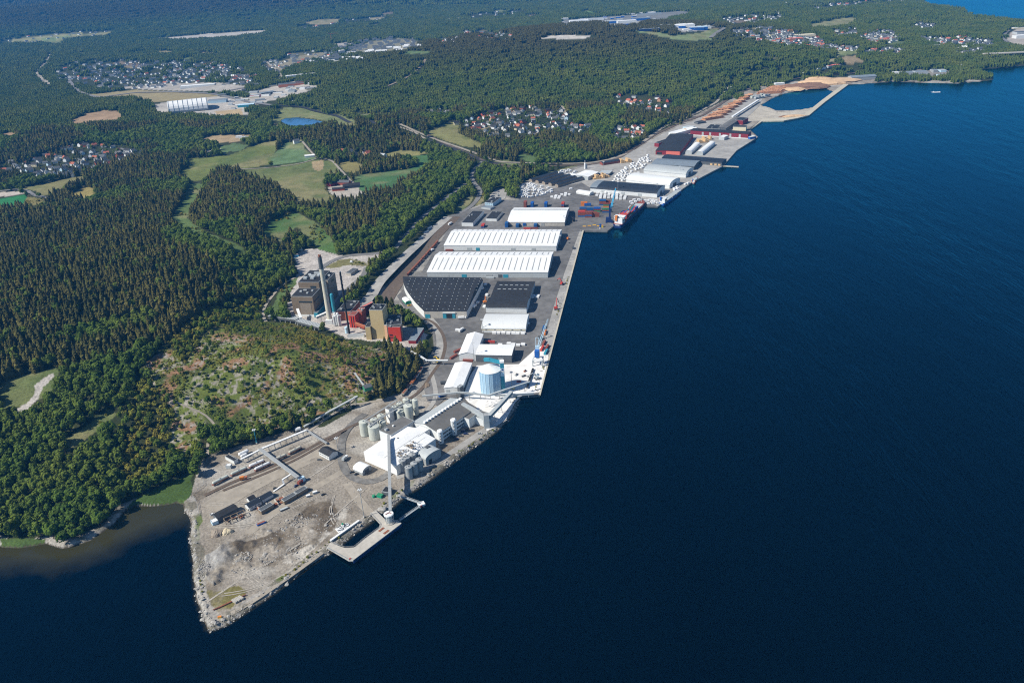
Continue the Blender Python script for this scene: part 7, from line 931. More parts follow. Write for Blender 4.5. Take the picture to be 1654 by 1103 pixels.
# wrapped timber bundles
packs = []
def field(px, sx, sy, rz, jit=.25, keep=.85, h=(2.6, 4.2), where='', seed=0):
    p = WS(px); r_ = random.Random(seed); c = p.mean(0); ca, sa = cos(rz), sin(rz); q = (p - c) @ np.array([[ca, -sa], [sa, ca]]); lo, hi = q.min(0), q.max(0)
    for i in range(int((hi[0] - lo[0]) / sx) + 1):
        for j in range(int((hi[1] - lo[1]) / sy) + 1):
            a, b_ = lo[0] + (i + .5) * sx + r_.uniform(-1, 1) * jit, lo[1] + (j + .5) * sy + r_.uniform(-1, 1) * jit
            if r_.random() < keep and inpoly(np.array([a]), np.array([b_]), q)[0]: packs.append((c[0] + a * ca - b_ * sa, c[1] + a * sa + b_ * ca, rz, r_.uniform(*h), where))
field([(822, 304), (842, 293), (858, 297), (886, 304.5), (900, 308.5), (874, 317), (848, 321), (833, 314)], 8.5, 8, .35, 1.2, .72, where='in the left bundle yard below the black sheds', seed=1); field([(962, 311.5), (984, 310.5), (1012, 319), (1008, 323.5), (965, 321.5)], 7.6, 8, WA, .5, .9, where='before the blue-black roofed quay warehouse', seed=2); field([(1016, 322), (1062, 325), (1066, 330), (1018, 331)], 9, 10, WA + .3, .4, .95, where='along the quay edge by the smaller cargo ship', seed=3); field([(986, 294.5), (1004, 294.5), (1020, 286), (1034, 276), (1053, 260), (1046, 251), (1030, 259), (1012, 270), (992, 283)], 8.2, 9.5, .75, .8, .62, where='in the long band of bundles beside the coastal railway', seed=4); field([(900, 277.5), (925, 275), (934, 279), (915, 285), (900, 284)], 8, 9, .3, .5, .7, where='behind the black timber sheds', seed=5); field([(889, 318), (902, 315), (908, 318), (902, 322), (892, 321.5)], 7, 8, WA, .3, .85, where='in the small pile behind the bowed-roof warehouse', seed=6); field([(905, 314), (918, 312), (922, 316), (908, 318)], 7, 8, WA, .3, .8, where='in the small pile behind the bowed-roof warehouse', seed=7); field([(1083, 308), (1108, 295), (1112, 297), (1092, 309)], 9, 8, .75, .4, .7, where='on the quay edge behind the smaller cargo ship', seed=8); field([(1062, 286.5), (1085, 289), (1083, 292), (1062, 289.5)], 8, 8, WA, .5, .6, where='between the two pale arched warehouses', seed=9); field([(1028, 279), (1038, 279.5), (1038, 285), (1028, 284)], 8, 8, WA, .5, .7, where='left of the pale grey arched warehouse', seed=10); field([(960, 324.5), (952, 318), (945, 321), (950, 326)], 8, 9, WA, .5, .5, where='at the back of the container yard', seed=11); field([(1016, 319.5), (1056, 324), (1054, 326), (1017, 322)], 8, 8, WA, .5, .6, where='before the blue-black roofed quay warehouse', seed=15)
field([(919, 305), (932, 302), (936, 305), (922, 309)], 9, 9, .2, .5, .6, where='beside the small hoop-roofed tent', seed=12)
for px_, wh in (([(772, 505), (788, 470), (793, 472), (780, 508)], 'along the right wall of the curved hall'), ([(757, 506), (783, 459), (789, 461), (762, 508)], 'along the right wall of the curved hall')): field(px_, 5, 10, 1.25, .8, .45, (2, 3), wh, 13)
field([(780, 534.5), (848, 536), (847, 541), (781, 540)], 6.2, 6, WA, .8, .6, (2.2, 3.4), 'along the front of the pale tent hall', 14); field([(798, 476), (806, 470), (808, 474), (800, 485)], 6, 6, WA, .4, .8, (2, 3), 'left of the flat black-roofed warehouse', 16); field([(858, 478), (870, 476), (869, 486), (857, 488)], 6, 6, WA, .4, .7, (2, 3), 'right of the flat black-roofed warehouse', 17)
for x, y in ((808, 558), (822, 556), (829, 557.5), (837, 558.5), (845, 557.5), (739, 534), (852, 524)): q = W(x, y); packs.append((q[0], q[1], WA, 2.6, 'standing alone on the asphalt near the L-shaped sheds'))
packs.sort(key=lambda p: math.hypot(p[0], p[1])); first = None; pm = MB(); pm.box((0, 0, .56), (6, 4.6, .86)); pm.box((0, 0, .06), (5.6, 4, .12))
for i, (x, y, rz, h, wh) in enumerate(packs[:296]):
    if first is None:
        first = thing('timber_bundle', (x, y, PZ + .06), rz, '', 'timber bundle'); b = MB(); b.box((0, 0, .54), (6, 4.4, .92)); put('wrapping', b, 'white', first); b = MB(); [b.box((xx, 0, .04), (.3, 4.2, .08)) for xx in (-2, 0, 2)]; put('bearer', b, 'wood', first); o = first
    else: o = copy_tree(first, (x, y, PZ + .06), rz)
    o.scale = (.86, .86, h * .85); o['label'] = 'white-wrapped timber bundle ' + wh; o['group'] = 'timber bundles ' + wh
if len(packs) > 296:
    b = MB(); [b.box((x, y, PZ + h / 2 + .06), (6, 4.4, h), rz) for x, y, rz, h, wh in packs[296:]]; put('timber_bundles', b, 'white', kind='stuff')
print('PACKS', len(packs))
for k, (x, y, w_) in enumerate(((966, 288, 'before the planing mill'), (974, 286.5, 'right of the planing mill'), (1135, 230, 'in front of the maroon sawmill hall'), (1140, 226, 'beside the grey pump house'), (1107, 214, 'left of the maroon sawmill hall'), (1010, 262, 'by the red timber store'))):
    t = thing('timber_pile', W(x, y, PZ), .2, 'stepped pile of yellow sawn timber ' + w_, 'timber pile'); b = MB(); [b.box((i * 5 - 10, j * 5 - 5, (1 + (i * 2 + j * 3 + k) % 3) * 1.3), (4.4, 4.4, (1 + (i * 2 + j * 3 + k) % 3) * 2.6)) for i in range(5) for j in range(3)]; put('stack', b, 'wood', t); b = MB(); [b.box((i * 5 - 10, 0, .1), (.4, 15, .2)) for i in range(5)]; put('bearer', b, 'log', t)
# log yard
def log_pile(A, B, w, h, label, seed):
    a, c_ = W(*A, PZ)[:2], W(*B, PZ)[:2]; d = c_ - a; L = float(np.hypot(*d)); m = (a + c_) / 2; t = thing('log_pile', (m[0], m[1], PZ), math.atan2(d[1], d[0]), label, 'log pile', 'log piles in parallel rows'); r_ = random.Random(seed); b = MB(); n = 12; vs = []
    for i in range(n + 1):
        f_ = i / n; hh = h * min(1, 4.5 * f_ + .25, 4.5 * (1 - f_) + .25) * r_.uniform(.85, 1.1); x = (f_ - .5) * L; vs += [(x, -w / 2, 0), (x, -w / 2.3, hh), (x, w / 2.3, hh), (x, w / 2, 0)]
    b.add(vs, [(4 * i + j, 4 * i + 4 + j, 4 * i + 5 + j, 4 * i + 1 + j)[::-1] for i in range(n) for j in range(3)] + [(0, 1, 2, 3)[::-1], (4 * n, 4 * n + 1, 4 * n + 2, 4 * n + 3)]); put('stack', b, 'log', t); b = MB()
    for k in range(60): x = r_.uniform(-.46, .46) * L; zz = h * r_.uniform(.75, 1.12); b.tube((x, -w / 2.2, zz), (x + r_.uniform(-1.5, 1.5), w / 2.2, zz + r_.uniform(-.5, .5)), .55, 5)
    put('loose_logs', b, 'logend' if seed % 2 else 'log', t)
for k in range(9): log_pile((1135 + k * 8.6, 195 - k * 4.6), (1168 + k * 5.7, 189.5 - k * 4.2), 17, 6.5, 'orange-brown log pile, %s from the sawmill end of nine parallel piles' % NTH[k], k + 1)
for k in range(9): log_pile((1222 + k * 2.6, 152.5 - k * 1.15), (1262 + k * 2.0, 150.5 - k * 1.3), 11, 6, 'pinkish-brown log pile beyond the log sorter, %s from the front' % NTH[k], 20 + k)
heap('big dark brown bark heap beside the lagoon', 1300, 141, 80, 34, 11, 'barkpile', PZ, seed=11); heap('lower heap of bark at the left of the big bark heap', 1281, 145, 40, 22, 6, 'chips', PZ, seed=12); heap('huge pale orange wood-chip heap behind the lagoon', 1342, 133, 90, 48, 10, 'chips', PZ, seed=13); heap('smaller orange chip heap joined to the left of the huge one', 1322, 130, 42, 34, 9, 'chips', PZ, seed=14); heap('orange-brown chip heap on the spit before the lagoon', 1281, 188.3, 30, 9, 4, 'chips', PZ, seed=15); heap('bark heap left of the orange heap on the spit before the lagoon', 1270, 188.5, 18, 8, 3, 'barkpile', PZ, seed=16)
t = thing('log_sorter', W(1228, 158, PZ), .5, 'pale green log-sorting machinery with sloping decks by the lagoon', 'log sorter'); r_ = random.Random(4)
for k in range(9): b = MB(); x, y = (k % 5 - 2) * 12, (k // 5) * 14 - 7; b.box((x, y, r_.uniform(3, 6)), (9, 8, r_.uniform(4, 7))); put('deck_house', b, ('ltgrey', 'grey', 'palegreen')[k % 3], t)
b = MB(); [b.bar((x, y, 0), (x, y, 12), .6) for x in (-20, -6, 8, 20) for y in (-8, 8)]; put('frame', b, 'grey', t)
gallery('long white log conveyor running from the log sorter down to the sawmill', [(1225, 162, 8), (1183, 189, 8)], 5, 3, 'whitewall', legs=6); t, f, h = block('crane_house', 'white box store standing behind the log heaps', (1253, 135.5), (1268, 134.5), (1269, 133), 139, 'whitewall', 'white', cat='store', z0=PZ); f = rtop((1376, 126), (1416, 123.5), (1414, 121), 9, PZ); shed('terminal_hall', 'long blue-grey roofed hall at the far end of the breakwater', f, 9, 4, 'gable', wall='grey', roof='bluegreyroof', cat='hall')
for k, (a, b_, c_, y, m, rf) in enumerate((((1443, 117), (1457, 116.5), (1458, 115.5), 121, 'whitewall', 'white'), ((1460, 118.5), (1482, 117), (1480, 114.5), 121, 'ltgrey', 'bluegreyroof'), ((1480, 117), (1500, 116), (1499, 113.5), 121, 'ltgrey', 'bluegreyroof'), ((1508, 114), (1516, 113.5), (1516, 111.5), 119, 'grey', 'bluegreyroof'), ((1520, 114), (1529, 113.5), (1528, 111), 118.5, 'ltblue', 'ltgrey'), ((1515, 121), (1525, 120.5), (1524, 119.5), 124, 'ltblue', 'bluegreyroof'), ((1528, 122), (1550, 122), (1548, 120.5), 124, 'ltgrey', 'bluegreyroof'))): block('boat_yard_shed', ('white', 'pale grey long', 'pale grey shorter', 'dark-walled', 'light blue-walled tall', 'light blue-walled low', 'wide flat grey')[k] + ' shed on the wooded point across the bay', a, b_, c_, y, m, rf, cat='shed', z0=PZ)
t = thing('road_bridge', W(1620, 88, 20), 0, 'long pale road bridge on tall piers at the right edge of the picture', 'bridge'); A, B_ = W(1588, 87.5, 24) - W(1620, 88, 20), W(1760, 80, 24) - W(1620, 88, 20); A[2] = B_[2] = 4; b = MB(); b.bar(A, B_, 14, 3); put('deck', b, 'concrete', t)
for k in range(8): q = A + (B_ - A) * (k + 1.3) / 8; b = MB(); b.box((q[0], q[1], -8), (4, 9, 22)); put('pier', b, 'concrete', t)
# ---------------------------------------------------------------- cars and lorries
CARM = ['dkgrey', 'white', 'ltgrey', 'black', 'cred', 'navy', 'grey']; CARN = dict(dkgrey='dark grey', white='white', ltgrey='silver', black='black', cred='red', navy='dark blue', grey='grey'); CARP = {}
def car_proto(m):
    t = thing('parked_car', (0, 0, 0), 0, '', 'car'); b = MB(); b.add([(-2.2, -.88, .3), (2.2, -.88, .3), (2.2, .88, .3), (-2.2, .88, .3), (-2.2, -.88, .85), (2.2, -.84, .75), (2.2, .84, .75), (-2.2, .88, .85)], [(3, 2, 1, 0), (4, 5, 6, 7), (0, 1, 5, 4), (1, 2, 6, 5), (2, 3, 7, 6), (3, 0, 4, 7)]); b.box((-.3, 0, 1.42), (1.9, 1.4, .06)); put('body', b, m, t); b = MB(); b.add([(-1.9, -.8, .84), (1.1, -.8, .8), (1.1, .8, .8), (-1.9, .8, .84), (-1.25, -.7, 1.39), (.6, -.7, 1.39), (.6, .7, 1.39), (-1.25, .7, 1.39)], [(0, 1, 5, 4), (1, 2, 6, 5), (2, 3, 7, 6), (3, 0, 4, 7)]); put('window', b, 'glass', t)
    for sx in (-1.35, 1.35):
        for sy in (-.85, .65): b = MB(); b.tube((sx, sy, .32), (sx, sy + .2, .32), .32, 10); put('wheel', b, 'tyre', t)
    return t
def car(x, y, rz, m, where, z0=PZ, world=None):
    loc = world if world is not None else W(x, y, z0); lab = f'{CARN[m]} car parked {where}'
    if m not in CARP: o = CARP[m] = car_proto(m); o.location = [float(v) for v in loc]; o.rotation_euler[2] = float(rz); o['label'] = lab; o['group'] = 'cars ' + where; return
    copy_tree(CARP[m], loc, rz, lab, 'cars ' + where)
r_ = random.Random(21); lot = WS([(789, 332), (794, 318), (802, 307), (811, 305.5), (817, 310.5), (814, 320), (800, 326)]); cx_, cy_ = lot.mean(0)
for i in range(-6, 7):
    for j in range(-9, 10):
        x, y = cx_ + i * 14 * .8 + 2, cy_ + j * 3.1
        if i % 2 == 0 and r_.random() < .5 and inpoly(np.array([x]), np.array([y]), lot)[0]: car(0, 0, r_.uniform(-.05, .05) + .1, r_.choice(CARM), 'in the staff car park beyond the pale blue office', world=(x, y, PZ + .08))
for x, y in ((731, 706), (737, 709), (744, 704.5), (752, 701), (748, 697), (755, 694), (775, 700.5), (749, 690)): car(x, y, .2 + r_.uniform(-.2, .2), r_.choice(['black', 'navy', 'dkgrey', 'black', 'ltgrey']), 'on the waterfront strip beside the white towers')
car(729, 703, .3, 'ltgrey', 'on the waterfront strip beside the white towers'); car(516, 743, -.2, 'dkgrey', 'before the white house with the black roof', 2.35); car(568.5, 763, .5, 'black', 'beside the white barrel-roofed tent'); car(576, 766, .5, 'black', 'beside the white barrel-roofed tent'); car(522.5, 799, .6, 'black', 'on the gravel above the dark mud', 2.35); car(343.5, 831, .5, 'white', 'by the cove end of the yard', 2.35); car(478, 785, 1, 'navy', 'at the foot of the pipe bridge', 2.35); car(445, 789, .2, 'black', 'near the end of the bent pipe rack', 2.35); car(500, 797.5 - 7, .3, 'dkgrey', 'right of the long dark bin', 2.35)
for k in range(4): x, y = ((674, 393), (681, 384), (688, 377), (695.5, 367.5))[k]; car(x + .5, y, 1.05, 'white', 'in the roadside row beside the railway trees, between vans')
for k, (x, y, s) in enumerate(((671.5, 394.5, 'nearest'), (680.5, 384.8, 'second'), (688.4, 375.5, 'third'), (694, 368.8, 'farthest'))): small('lorry_trailer', f'white box trailer in the roadside row beside the railway trees, {s} from the picture foot', x, y, (12, 2.5, 2.6), 'white', 1.0, PZ, cat='trailer', group='white trailers by the railway', parts=[('chassis', (0, 0, .2), (11, 2.2, .4), 'tyre'), ('roof', (0, 0, 2.65), (12.1, 2.6, .12), 'ltgrey')])
def lorry(label, px, py, rz, cabm, boxm, L=9, z0=PZ):
    o = W(px, py, z0); t = thing('lorry', o, rz, label, 'lorry'); b = MB(); b.box((-1, 0, 2.4), (L, 2.5, 2.6)); put('box_body', b, boxm, t); b = MB(); b.box((L / 2 + .8, 0, 1.8), (2.2, 2.4, 2.4)); put('cab', b, cabm, t); b = MB(); b.box((L / 2 + 1.85, 0, 2.3), (.15, 2, .9)); put('windscreen', b, 'glass', t)
    for x in (-L / 2, -L / 2 + 1.6, L / 2 + .6): b = MB(); [b.tube((x, y, .5), (x, y + .35, .5), .5, 10) for y in (-1.25, .9)]; put('wheel_pair', b, 'tyre', t)
lorry('white lorry with a pale box on the track beside the long warehouses', 727, 363, 1.1, 'white', 'white'); lorry('silver tanker lorry at the turn of the asphalt loop', 557, 742.5, 1.2, 'white', 'ltgrey', 5); lorry('orange digger truck on the gravel of the gas yard', 393, 774.5, .3, 'orange', 'corange', 4); lorry('red truck at the foot of the pipe bridge', 485, 781, 1.2, 'cred', 'cbrown', 4); lorry('white lorry in the yard between the curved hall and the L-shaped sheds', 745, 535, 1.1, 'white', 'white', 8); lorry('white lorry trailer beside the front of the curved hall', 746, 515, .0, 'white', 'white', 8); lorry('white car-carrier truck before the left warehouse corner', 698, 405.5, 1.1, 'white', 'white', 5); lorry('dark truck beside the long white shed', 718, 620, .1, 'dkgrey', 'dkgrey', 7); lorry('blue tipper by the pale factory roof slope', 713, 641, .6, 'blue', 'blue', 4); lorry('orange reach truck near the quay corner of the lower warehouse', 917, 387, 1.3, 'corange', 'corange', 4); lorry('dark truck on the quay strip beside the upper warehouse', 926, 402, 1.4, 'dkgrey', 'dkgrey', 4)
# ---------------------------------------------------------------- houses
HM = [('white', 'black'), ('white', 'dkgrey'), ('white', 'tile'), ('cream', 'black'), ('cream', 'tile'), ('redbrick', 'black'), ('whitewall', 'greyroof'), ('peach', 'tile'), ('yellow', 'dkgrey'), ('ltblue', 'dkgrey'), ('white', 'white')]; HN = ['white house with a black roof', 'white house with a dark grey roof', 'white house with a red tiled roof', 'cream house with a black roof', 'cream house with a red tiled roof', 'red house with a black roof', 'white house with a grey roof', 'peach house with a red tiled roof', 'yellow house with a dark roof', 'pale blue house with a dark roof', 'white flat-topped row house']
def house_mesh(L, D, e, r):
    w = MB(); w.add([(-L / 2, -D / 2, -1.5), (L / 2, -D / 2, -1.5), (L / 2, D / 2, -1.5), (-L / 2, D / 2, -1.5), (-L / 2, -D / 2, e), (L / 2, -D / 2, e), (L / 2, D / 2, e), (-L / 2, D / 2, e), (-L / 2, 0, e + r), (L / 2, 0, e + r)], [(0, 1, 5, 4), (2, 3, 7, 6), (1, 2, 6, 9, 5), (3, 0, 4, 8, 7)])
    f = MB(); o = .5; f.add([(-L / 2 - o, -D / 2 - o, e - .2), (L / 2 + o, -D / 2 - o, e - .2), (L / 2 + o, 0, e + r + .25), (-L / 2 - o, 0, e + r + .25), (-L / 2 - o, D / 2 + o, e - .2), (L / 2 + o, D / 2 + o, e - .2)], [(0, 1, 2, 3), (3, 2, 5, 4)]); f.box((L * .2, .4, e + r + .6), (.8, .8, 1.4))
    g = MB(); [g.box((x, y * (D / 2 + .03), e * .5), (1.2, .12, 1.3)) for x in (-L * .3, 0, L * .3) for y in (-1, 1)]; return w, f, g
HB = house_mesh(12, 8.5, 4.6, 3.2); HMS = [(HB[0].mesh('wall', a), HB[1].mesh('roof', b_), HB[2].mesh('window', 'glass')) for a, b_ in HM]; hs = []
for ti, (poly, cnt, where) in enumerate(towns):
    p = np.array(poly, float); r_ = random.Random(100 + ti); got = []; tries = 0; cand = []
    while len(cand) < cnt * 6: x, y = r_.uniform(p[:, 0].min(), p[:, 0].max()), r_.uniform(p[:, 1].min(), p[:, 1].max()); cand.append((x, y)) if inpoly(np.array([x]), np.array([y]), p)[0] else None
    for q in cast(*np.array(cand).T):
        if len(got) >= cnt: break
        dd = math.hypot(q[0], q[1]); ms = 31 if 'row' in where else 13.5 if dd < 3500 else 17
        if all((q[0] - g[0]) ** 2 + (q[1] - g[1]) ** 2 > ms * ms for g in got): got.append(q)
    for q in got:
        dd = math.hypot(q[0], q[1]); row = 'row' in where; far = dd > 3300; rz = (.25 if row else fbm(np.array([q[0]]), np.array([q[1]]), 140, 90, 1)[0] * 6) + r_.choice([0, pi / 2]) * (not row); k = r_.choice([0, 0, 6, 6, 6, 1, 1, 3, 10, 10, 2] if far else [0, 0, 0, 1, 1, 1, 2, 2, 3, 5, 6, 6, 7, 9]) if not row else 10; s = r_.uniform(.85, 1.25) * (1.35 if row else 1.15 if far else 1); hs.append((q, rz, k, s, where, row))
hs.sort(key=lambda h: -h[3] / (math.hypot(h[0][0], h[0][1]))); vis = [h for h in hs]
for q, rz, k, s, wh, row in vis[:290]:
    t = thing('house', (q[0], q[1], q[2]), rz, HN[k] + ' ' + wh, 'house', 'houses ' + wh); t.scale = (s * 1.2 if row else s, s * .62 if row else s, s * .75 if row else s); w, f, g = HMS[k]; link('wall', w, t); link('roof', f, t)
    if math.hypot(q[0], q[1]) < 2700: link('window', g, t)
b = MB()
for q, rz, k, s, wh, row in vis[290:]:
    ca, sa = cos(rz) * s, sin(rz) * s
    for mi, mm in ((0, HB[0]), (1 + (k in (2, 4, 7)), HB[1])): b.cur = mi; b.add([(q[0] + (v[0] * (1.2 if row else 1)) * ca - v[1] * (.62 if row else 1) * sa, q[1] + v[0] * sa + v[1] * ca, q[2] + v[2] * s * .8) for v in mm.v], mm.f)
put('distant_houses', b, ['whitewall', 'dkgrey', 'tile'], kind='stuff'); print('HOUSES', len(hs))
def tbox(name, label, px, py, L, D, h, rz, wall, roof, cat, rise=0, kind='flat', group=None):
    p = cast(px, py)[0]; t = thing(name, (p[0], p[1], p[2] - 1.5), rz, label, cat, group); flat(t, L, D, h + 1.5, wall, roof) if kind == 'flat' else shell(t, L, D, h + 1.5, rise, kind, 'u', wall, roof); return t
tbox('farmhouse', 'white farmhouse with a dark roof above the farm yard', 551, 291, 16, 9, 5, .3, 'whitewall', 'dkgrey', 'farmhouse', 4, 'gable'); tbox('barn', 'dark-roofed red barn at the left of the farm yard', 540, 298.5, 30, 12, 5, .9, 'maroon', 'navyroof', 'barn', 5, 'gable'); tbox('barn', 'dark-roofed white-and-red machine shed at the front of the farm yard', 547, 307.5, 24, 11, 4, .1, 'redbrick', 'black', 'barn', 2, 'gable'); tbox('barn', 'long black-roofed barn at the right of the farm yard', 568, 303, 34, 12, 5, .2, 'dkgrey', 'black', 'barn', 4, 'gable'); tbox('barn', 'grey-roofed barn in the middle of the farm yard', 556, 298, 26, 11, 5, -.3, 'redbrick', 'dkgrey', 'barn', 4, 'gable'); tbox('farmhouse', 'white house among dark trees at the top of the pale green field', 479, 231.5, 14, 10, 6, .5, 'whitewall', 'dkgrey', 'house', 4, 'gable'); tbox('shed', 'long white shed beside the pale green field', 500.5, 254, 22, 8, 4, .2, 'white', 'white', 'shed', 2, 'gable'); tbox('farmhouse', 'red-roofed house under the trees of the small wooded hill', 551, 247, 15, 9, 5, .2, 'peach', 'tile', 'house', 4, 'gable'); tbox('farmhouse', 'pale house with a blue-white roof beside the bright green field', 615, 254, 26, 12, 6, -.5, 'ltblue', 'ltgrey', 'house', 3, 'gable')
for k, (x, y, L) in enumerate(((386, 222.5, 16), (392, 223.5, 18), (398, 224, 14))): tbox('shed', ('left', 'middle', 'right')[k] + ' one of three white sheds on the dry ground above the striped field', x, y, L, 9, 4, .1, 'white', 'ltgrey' if k else 'white', 'shed')
dm = cast([305.], [177.])[0]; t = thing('sports_dome', (dm[0], dm[1], dm[2] - 1), .32, 'big white ribbed air-dome hall on the edge of the far town', 'dome hall'); shell(t, 112, 74, 5, 24, 'arch', 'u', 'ltgrey', 'white', .3, wname='wall', rname='roof'); b = MB(); pr = profile('arch', 6, 24.2)
for k in range(9): b = MB(); x = (k / 8 - .5) * 108; [b.bar((x, (p0[0] - .5) * 74, p0[1] + .2), (x, (p1[0] - .5) * 74, p1[1] + .2), .8) for p0, p1 in zip(pr[:-1], pr[1:])]; put('rib', b, 'ltgrey', t); slab('window', t, [((-56.1, 0, 6), (.4, 40, 7))], 'dkgrey')
SH = [(320, 140.5, 150, 34, 9, .1, 'whitewall', 'white', 'long white-roofed shop hall beside the far town interchange'), (352, 165, 70, 40, 9, .1, 'ltblue', 'bluegreyroof', 'blue-grey roofed hall right of the white dome'), (398, 172, 60, 30, 8, .1, 'teal', 'ltblue', 'pale teal hall on the gravel right of the dome'), (403, 147, 60, 36, 8, .15, 'dkgrey', 'black', 'dark-roofed shop among the far town halls'), (424, 137, 90, 44, 8, .15, 'ltgrey', 'dkgrey', 'dark grey-roofed store in the far town'), (472, 138, 110, 40, 9, .15, 'orange', 'dkgrey', 'orange-fronted shop block in the far town'), (490, 134, 60, 40, 9, .15, 'orange', 'navyroof', 'smaller orange-fronted shop with a blue-black roof'), (500, 122, 200, 26, 8, .3, 'white', 'white', 'very long thin white hall at the edge of the row-house estate'), (432, 152, 60, 30, 8, .6, 'dkgrey', 'bluegreyroof', 'blue-grey roofed shop beside the gravel lots'), (413, 156, 40, 24, 7, .3, 'salmon', 'ltgrey', 'salmon-fronted small shop by the gravel lots'), (507, 163, 40, 18, 7, .2, 'orange', 'dkgrey', 'orange school block under the wooded hill'), (482, 165, 46, 12, 5, .1, 'whitewall', 'white', 'row of white garages by the lake meadow'), (60, 168, 60, 26, 8, .3, 'ltgrey', 'white', 'white hall at the left of the far valley'), (92, 166, 80, 22, 7, .35, 'ltgrey', 'ltblue', 'pale long hall in the far valley'), (25, 178, 90, 18, 7, .3, 'ltblue', 'ltblue', 'light blue long hall at the left picture edge'), (10, 121, 90, 30, 8, .3, 'ltgrey', 'whitewall', 'pale hall at the far left edge of the picture'),
 (905, 33, 140, 80, 12, 0, 'ltgrey', 'white', 'white-roofed store at the left of the far shopping park'), (935, 36, 160, 90, 12, 0, 'white', 'white', 'broad white store in the far shopping park'), (962, 33, 140, 60, 12, 0, 'white', 'ltgrey', 'grey-roofed store in the far shopping park'), (985, 38, 150, 80, 14, 0, 'blue', 'ltgrey', 'blue-fronted store in the far shopping park'), (1012, 37, 150, 70, 14, 0, 'whitewall', 'white', 'white store right of the blue-fronted one'), (1035, 33, 140, 80, 14, 0, 'blue', 'bluegreyroof', 'big blue store in the far shopping park'), (1048, 25, 220, 40, 12, 0, 'ltgrey', 'bluegreyroof', 'long blue-grey store at the back of the shopping park'), (1035, 23, 260, 40, 10, 0, 'white', 'white', 'very long white store at the back of the shopping park'), (1100, 44, 150, 80, 12, 0, 'white', 'white', 'white store standing alone in the far fields'), (1128, 48, 100, 50, 12, 0, 'blue', 'ltblue', 'blue store at the right of the far fields'), (1048, 50, 120, 40, 10, 0, 'navy', 'bluegreyroof', 'dark blue hall in front of the far fields'), (1070, 44, 90, 40, 10, 0, 'ltgrey', 'ltgrey', 'pale grey hall in front of the far fields'), (1140, 16, 200, 50, 12, 0, 'whitewall', 'white', 'white hall in the farthest suburb'), (1180, 14, 160, 40, 12, 0, 'cream', 'white', 'cream hall in the farthest suburb'), (845, 32, 120, 40, 10, 0, 'cream', 'ltgrey', 'cream shed left of the shopping park'), (880, 37, 80, 40, 10, 0, 'cream', 'whitewall', 'small cream shed left of the shopping park'),
 (1292, 60, 130, 40, 10, 0, 'cream', 'cream', 'cream school building in the suburb behind the hill'), (1285, 65, 60, 30, 9, 0, 'orange', 'salmon', 'salmon-roofed block in the suburb behind the hill'), (1505, 77, 70, 26, 10, .1, 'cream', 'ltgrey', 'cream school block with a flat roof in the right-hand suburb'), (1525, 78, 80, 30, 9, .1, 'whitewall', 'white', 'white school block right of the cream one'), (1546, 80, 40, 20, 8, .1, 'orange', 'white', 'orange-walled block at the end of the school row'), (1421, 60, 50, 14, 6, .1, 'cream', 'cream', 'long cream terrace in the right-hand suburb'), (1432, 63, 60, 14, 6, .1, 'salmon', 'salmon', 'red-roofed terrace in the right-hand suburb'), (1475, 53, 90, 16, 6, .1, 'cream', 'ltgrey', 'grey-roofed terrace in the right-hand suburb'), (1500, 51, 70, 14, 6, .1, 'cream', 'white', 'white-roofed terrace in the right-hand suburb'), (1345, 108, 60, 22, 7, .3, 'ltgrey', 'salmon', 'red-roofed long house above the bark heap'), (1325, 112, 40, 16, 6, .3, 'whitewall', 'ltgrey', 'white stores left of the red-roofed long house'), (1644, 47, 60, 24, 7, 0, 'cream', 'whitewall', 'pale long block at the far right edge'), (1650, 55, 70, 40, 10, 0, 'ltgrey', 'dkgrey', 'dark-roofed hall at the right edge'), (1646, 62, 50, 36, 14, 0, 'whitewall', 'white', 'white hall at the right edge above the bridge'), (1451, 4, 30, 30, 22, 0, 'white', 'white', 'tall white block in the farthest suburb'), (1485, 7, 110, 40, 10, 0, 'whitewall', 'white', 'white hall by the far lake shore'), (735, 33, 100, 40, 14, 0, 'white', 'white', 'lone white building in the far forest')]
r_ = random.Random(77)
for k in range(60): x = r_.uniform(900, 1150); SH.append((x, r_.uniform(27, 46) if x < 1060 else r_.uniform(38, 52), r_.uniform(20, 60), r_.uniform(14, 30), r_.uniform(6, 10), r_.uniform(-.2, .2), r_.choice(['white', 'whitewall', 'ltgrey', 'blue']), r_.choice(['white', 'white', 'whitewall', 'ltgrey']), 'small pale flat-roofed unit among the stores of the far shopping park', 'small units of the far shopping park'))
for k in range(45): x = r_.uniform(355, 525); SH.append((x, 176 - (x - 355) * .24 + r_.uniform(-22, 6), r_.uniform(14, 40), r_.uniform(10, 20), r_.uniform(4, 7), r_.uniform(-.2, .4), r_.choice(['white', 'whitewall', 'ltgrey', 'cream']), r_.choice(['white', 'dkgrey', 'ltgrey', 'bluegreyroof']), 'small flat-roofed unit among the shops of the far town', 'small units of the far town'))
SH = [q if len(q) > 9 else q + (None,) for q in SH]; SH = [(x, y, L * (.62 if y < 60 and 890 < x < 1200 else .8), D * (.6 if y < 60 and 890 < x < 1200 else .8), h * .75, rz, w_, rf, lb, gp) for x, y, L, D, h, rz, w_, rf, lb, gp in SH]
for x, y, L, D, h, rz, w_, rf, lb, gp in SH: tbox('shop_hall' if y < 160 else 'hall', lb, x, y, L, D, h, rz + .02, w_, rf, 'hall', group=gp)
tw = cast([536.], [70.])[0]; t = thing('tower_crane', tw, .4, 'thin tower crane over the row-house estate', 'tower crane'); b = MB(); b.box((0, 0, 22), (2, 2, 44)); put('mast', b, 'corange', t); b = MB(); b.box((12, 0, 45), (50, 1.6, 1.6)); put('jib', b, 'corange', t)
